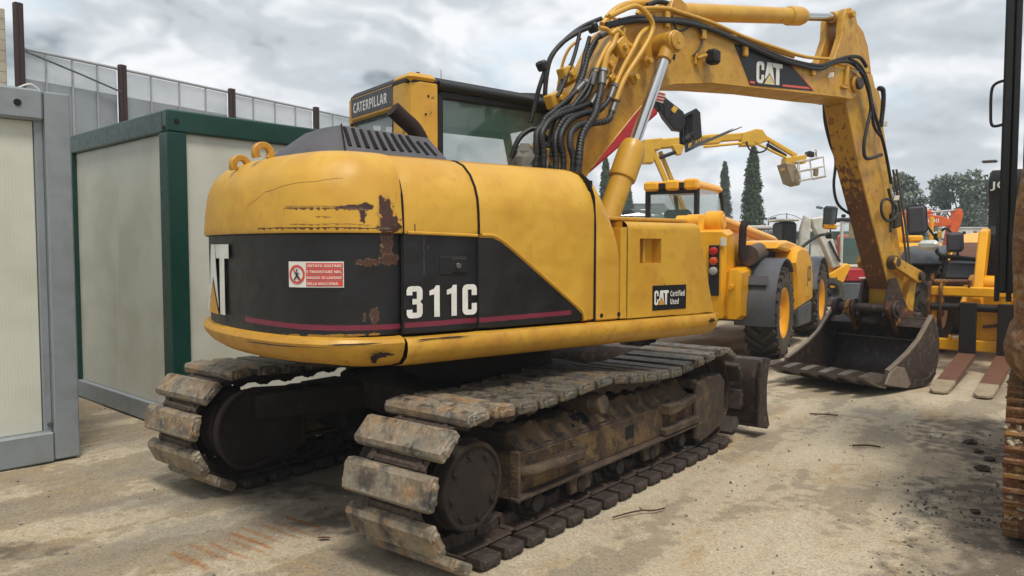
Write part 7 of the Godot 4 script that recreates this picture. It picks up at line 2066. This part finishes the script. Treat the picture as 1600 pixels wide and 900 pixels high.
# ---------------------------------------------------------------- trees
func tufts(b: B, c: Vector3, rad: Vector3, n: int, size: float, dark: Color, light: Color) -> void:
	for k in n:
		var d := V(rng.randfn(), rng.randfn(), rng.randfn()).normalized()
		var r := pow(rng.randf(), 0.28)
		var o := c + d * rad * r
		var nrm := (d + V(rng.randfn(), rng.randfn() + 0.5, rng.randfn()) * 0.55).normalized()
		var s := nrm.cross(V(rng.randfn(), rng.randfn(), rng.randfn())).normalized()
		var w := nrm.cross(s)
		b.tint = dark.lerp(light, rng.randf())
		var l := size * rng.randf_range(0.6, 1.4)
		b.tri(o - s * l * 0.35, o + s * l * 0.35, o + w * l * 1.1)
		b.tri(o - s * l * 0.3 + nrm * l * 0.3, o + w * l * 0.9 + nrm * l * 0.2, o + s * l * 0.3 - nrm * l * 0.2)

func cypress(x: Vector3, h: float, w: float, label: String) -> void:
	var t := thing("cypress_tree", label, "tree", at(x), "cypresses beyond the yard")
	obj("trunk", mb().cyl(Vector3.ZERO, V(0, h * 0.8, 0), w * 0.13, w * 0.03, 8), "bark", t)
	var b := mb()
	b.use_col = true
	var n := 44
	for k in n:
		var f := (k + 0.5) / n
		var ww := w * 0.5 * sqrt(maxf(0.0, 1.0 - pow(f, 2.2))) * (0.72 + 0.28 * smoothstep(0.0, 0.30, f)) * (1.0 - 0.35 * f) * rng.randf_range(0.97, 1.03) + 0.03
		for j in 5:
			var a := rng.randf() * TAU
			tufts(b, V(cos(a) * ww * 0.5, h * f, sin(a) * ww * 0.5), V(ww * 0.50, h / n * 1.8, ww * 0.50), 60, 0.11, Color(0.035, 0.055, 0.026), Color(0.10, 0.145, 0.066))
	obj("crown", b.mesh(1.0), "leaf", t)

func broad_tree(x: Vector3, h: float, w: float, label: String, sd: int, open := 1.0) -> void:
	rng.seed = sd
	var t := thing("broad_tree", label, "tree", at(x), "grey-green trees beyond the yard")
	var tk := mb().cyl(Vector3.ZERO, V(0.1, h * 0.5, 0), 0.22, 0.14, 10)
	var b := mb()
	b.use_col = true
	for k in 46:
		var a := rng.randf() * TAU
		var f := pow(rng.randf(), 0.8)
		var hh := lerpf(0.18, 0.95, f)
		var rr := w * 0.5 * sqrt(maxf(0.05, 1.0 - pow((hh - 0.30) / 0.68, 2))) * sqrt(rng.randf()) * 0.92
		var c := V(cos(a) * rr, hh * h, sin(a) * rr)
		var s := rng.randf_range(0.45, 0.8) * open
		if k < 12: tk.cyl(V(0.05, h * 0.25 + 0.1 * k * 0.2, 0), c, 0.07, 0.02, 6)
		tufts(b, c, V(s, s * 0.6, s), int(85 * open), 0.20, Color(0.095, 0.125, 0.095), Color(0.26, 0.30, 0.235))
		# upturned sprays
		for j in 3:
			tufts(b, c + V(rng.randfn() * 0.35, 0.25 + rng.randf() * 0.3, rng.randfn() * 0.35) * s, V(0.14, 0.22, 0.14), 14, 0.20, Color(0.08, 0.11, 0.075), Color(0.23, 0.275, 0.20))
	obj("trunk", tk, "bark", t)
	obj("crown", b.mesh(1.0), "leaf", t)

func trees() -> void:
	rng.seed = 5
	cypress(V(12.68, 0, -40), 6.6, 1.75, "large dark cypress standing alone right of the telehandler's cab")
	cypress(V(15.4, 0, -55), 7.5, 1.6, "slimmer cypress close behind the telehandler's cab window")
	cypress(V(8.4, 0, -55), 6.1, 1.5, "short cypress left of the telehandler's cab")
	cypress(V(5.55, 0, -45), 6.6, 1.3, "cypress tip showing beside the excavator's boom cylinder")
	broad_tree(V(27.0, 0, -45), 5.9, 6.0, "wide grey-green bushy tree behind the orange excavator", 61, 1.15)
	broad_tree(V(31.0, 0, -47), 5.3, 5.0, "bushy tree at the right edge behind the black cab post", 62, 1.1)
	broad_tree(V(22.4, 0, -44), 5.6, 3.4, "looser pale tree just right of the excavator's stick", 63, 0.9)

# ---------------------------------------------------------------- small things on the ground
func small_things() -> void:
	rng.seed = 77
	var pb := mb()
	var ico := SphereMesh.new()
	ico.radius = 0.5; ico.height = 0.8; ico.radial_segments = 7; ico.rings = 4
	var mm := MultiMesh.new()
	mm.transform_format = MultiMesh.TRANSFORM_3D
	mm.use_colors = true
	mm.mesh = ico
	var xs := []
	for k in 3300:
		var p := V(rng.randf_range(-3.8, 5.2), 0, -rng.randf_range(2.9, 9.5))
		var size := 0.004 + 0.016 * pow(rng.randf(), 3.0)
		if k < 1500:    # thicker where soil and stones lie
			var c: Array = [[2.4, -3.5], [2.8, -4.3], [3.35, -5.3], [2.05, -3.0], [2.1, -3.6], [2.6, -4.0]][k % 6]
			p = V(c[0] + rng.randfn() * 0.28, 0, c[1] + rng.randfn() * 0.3)
			size = 0.004 + 0.016 * pow(rng.randf(), 3.0)
		var b := Basis.from_euler(V(rng.randf() * 6, rng.randf() * 6, rng.randf() * 6)).scaled(V(size, size * 0.7, size * rng.randf_range(0.7, 1.2)))
		var g := rng.randf_range(0.10, 0.42) if k >= 1500 else rng.randf_range(0.06, 0.28)
		xs.append([Transform3D(b, p + V(0, size * 0.12 - 0.004, 0)), Color(g, g * 0.90, g * 0.76)])
	mm.instance_count = xs.size()
	for k in xs.size():
		mm.set_instance_transform(k, xs[k][0])
		mm.set_instance_color(k, xs[k][1])
	var sm := StandardMaterial3D.new()
	sm.resource_name = "pebble"; sm.roughness = 0.95; sm.vertex_color_use_as_albedo = true
	M["pebble"] = sm
	var o := MultiMeshInstance3D.new()
	o.name = "gravel"
	o.multimesh = mm
	o.material_override = sm
	add_child(o, true)
	tag(o, "loose pebbles scattered over the yard, thickest on the dark soil", "gravel", "", "stuff")
	# clods of dark soil
	var clods := [[3.35, -5.45, 0.032], [3.2, -5.0, 0.028], [3.02, -4.78, 0.034], [3.25, -5.2, 0.024], [2.5, -4.0, 0.02]]
	for k in clods.size():
		var c: Array = clods[k]
		var nz := FastNoiseLite.new()
		nz.seed = k; nz.frequency = 1.4
		var rings := []
		for j in 7:
			var a := PI * j / 6.0
			var ring := PackedVector3Array()
			for i in 10:
				var f := TAU * i / 10.0
				var d := V(sin(a) * cos(f), cos(a), sin(a) * sin(f))
				ring.append(d * V(1.4, 0.7, 1.0) * c[2] * (1.0 + 0.7 * nz.get_noise_3dv(d)))
			rings.append(ring)
		var cl := obj("soil_clod", mb().loft(rings, true, false), "dark_soil", null, at(V(c[0], c[2] * 0.25, c[1])), 60)
		cl.name = numbered("soil_clod")
		tag(cl, ["dark soil clod farthest along the dark strip by the rusty machine", "dark soil clod just short of the farthest one", "largest dark soil clod beside the rusty machine's track", "small dark soil clod between the two farther lumps", "smallest soil clod nearest the camera on the dark strip"][k], "clod", "clods on the dark soil")
	# sticks
	var tw := mb().tube(curve([V(0.53, 0.008, -3.90), V(0.62, 0.012, -3.955), V(0.70, 0.014, -3.99), V(0.76, 0.01, -4.00), V(0.83, 0.009, -4.04)], 4), 0.0045, 6)
	tw.tube([V(0.70, 0.013, -3.99), V(0.69, 0.02, -4.02)], 0.003, 5)
	var s := obj("twig", tw, "wood")
	tag(s, "thin dark twig lying on the ground right of the near track", "twig")
	s = obj("twig", mb().tube(curve([V(2.44, 0.008, -5.35), V(2.55, 0.012, -5.34), V(2.62, 0.01, -5.30)], 4), 0.007, 6), "wood")
	s.name = "twig_001"
	tag(s, "short thick stick halfway between the bucket and the rusty machine", "twig")
	s = obj("twig", mb().tube(curve([V(2.55, 0.006, -6.40), V(2.66, 0.012, -6.35), V(2.76, 0.008, -6.33)], 4), 0.006, 6), "wood")
	s.name = "twig_002"
	tag(s, "dark stick lying in front of the bucket's underside", "twig")
	var lf := obj("dry_leaf", mb().prism(P([-0.03, 0, -0.015, 0.014, 0.0, 0.016, 0.02, 0.010, 0.035, 0, 0.015, -0.012, -0.01, -0.014]), -0.002, 0.002, Transform3D(Basis(V(1, 0, 0), V(0, 0.2, 0.98).normalized(), V(0, 0.98, -0.2).normalized()), Vector3.ZERO)), "fork_brown", null, at(V(-0.92, 0.01, -3.62)))
	tag(lf, "dark dry leaf on the ground left of the near track's rear", "leaf")

func _ready() -> void:
	camera_and_light()
	materials()
	ground()
	site_cabins()
	fence()
	excavator()
	telehandler()
	fork_loader()
	rusty_machine()
	boom_lift()
	red_telehandler()
	background()
	trees()
	small_things()
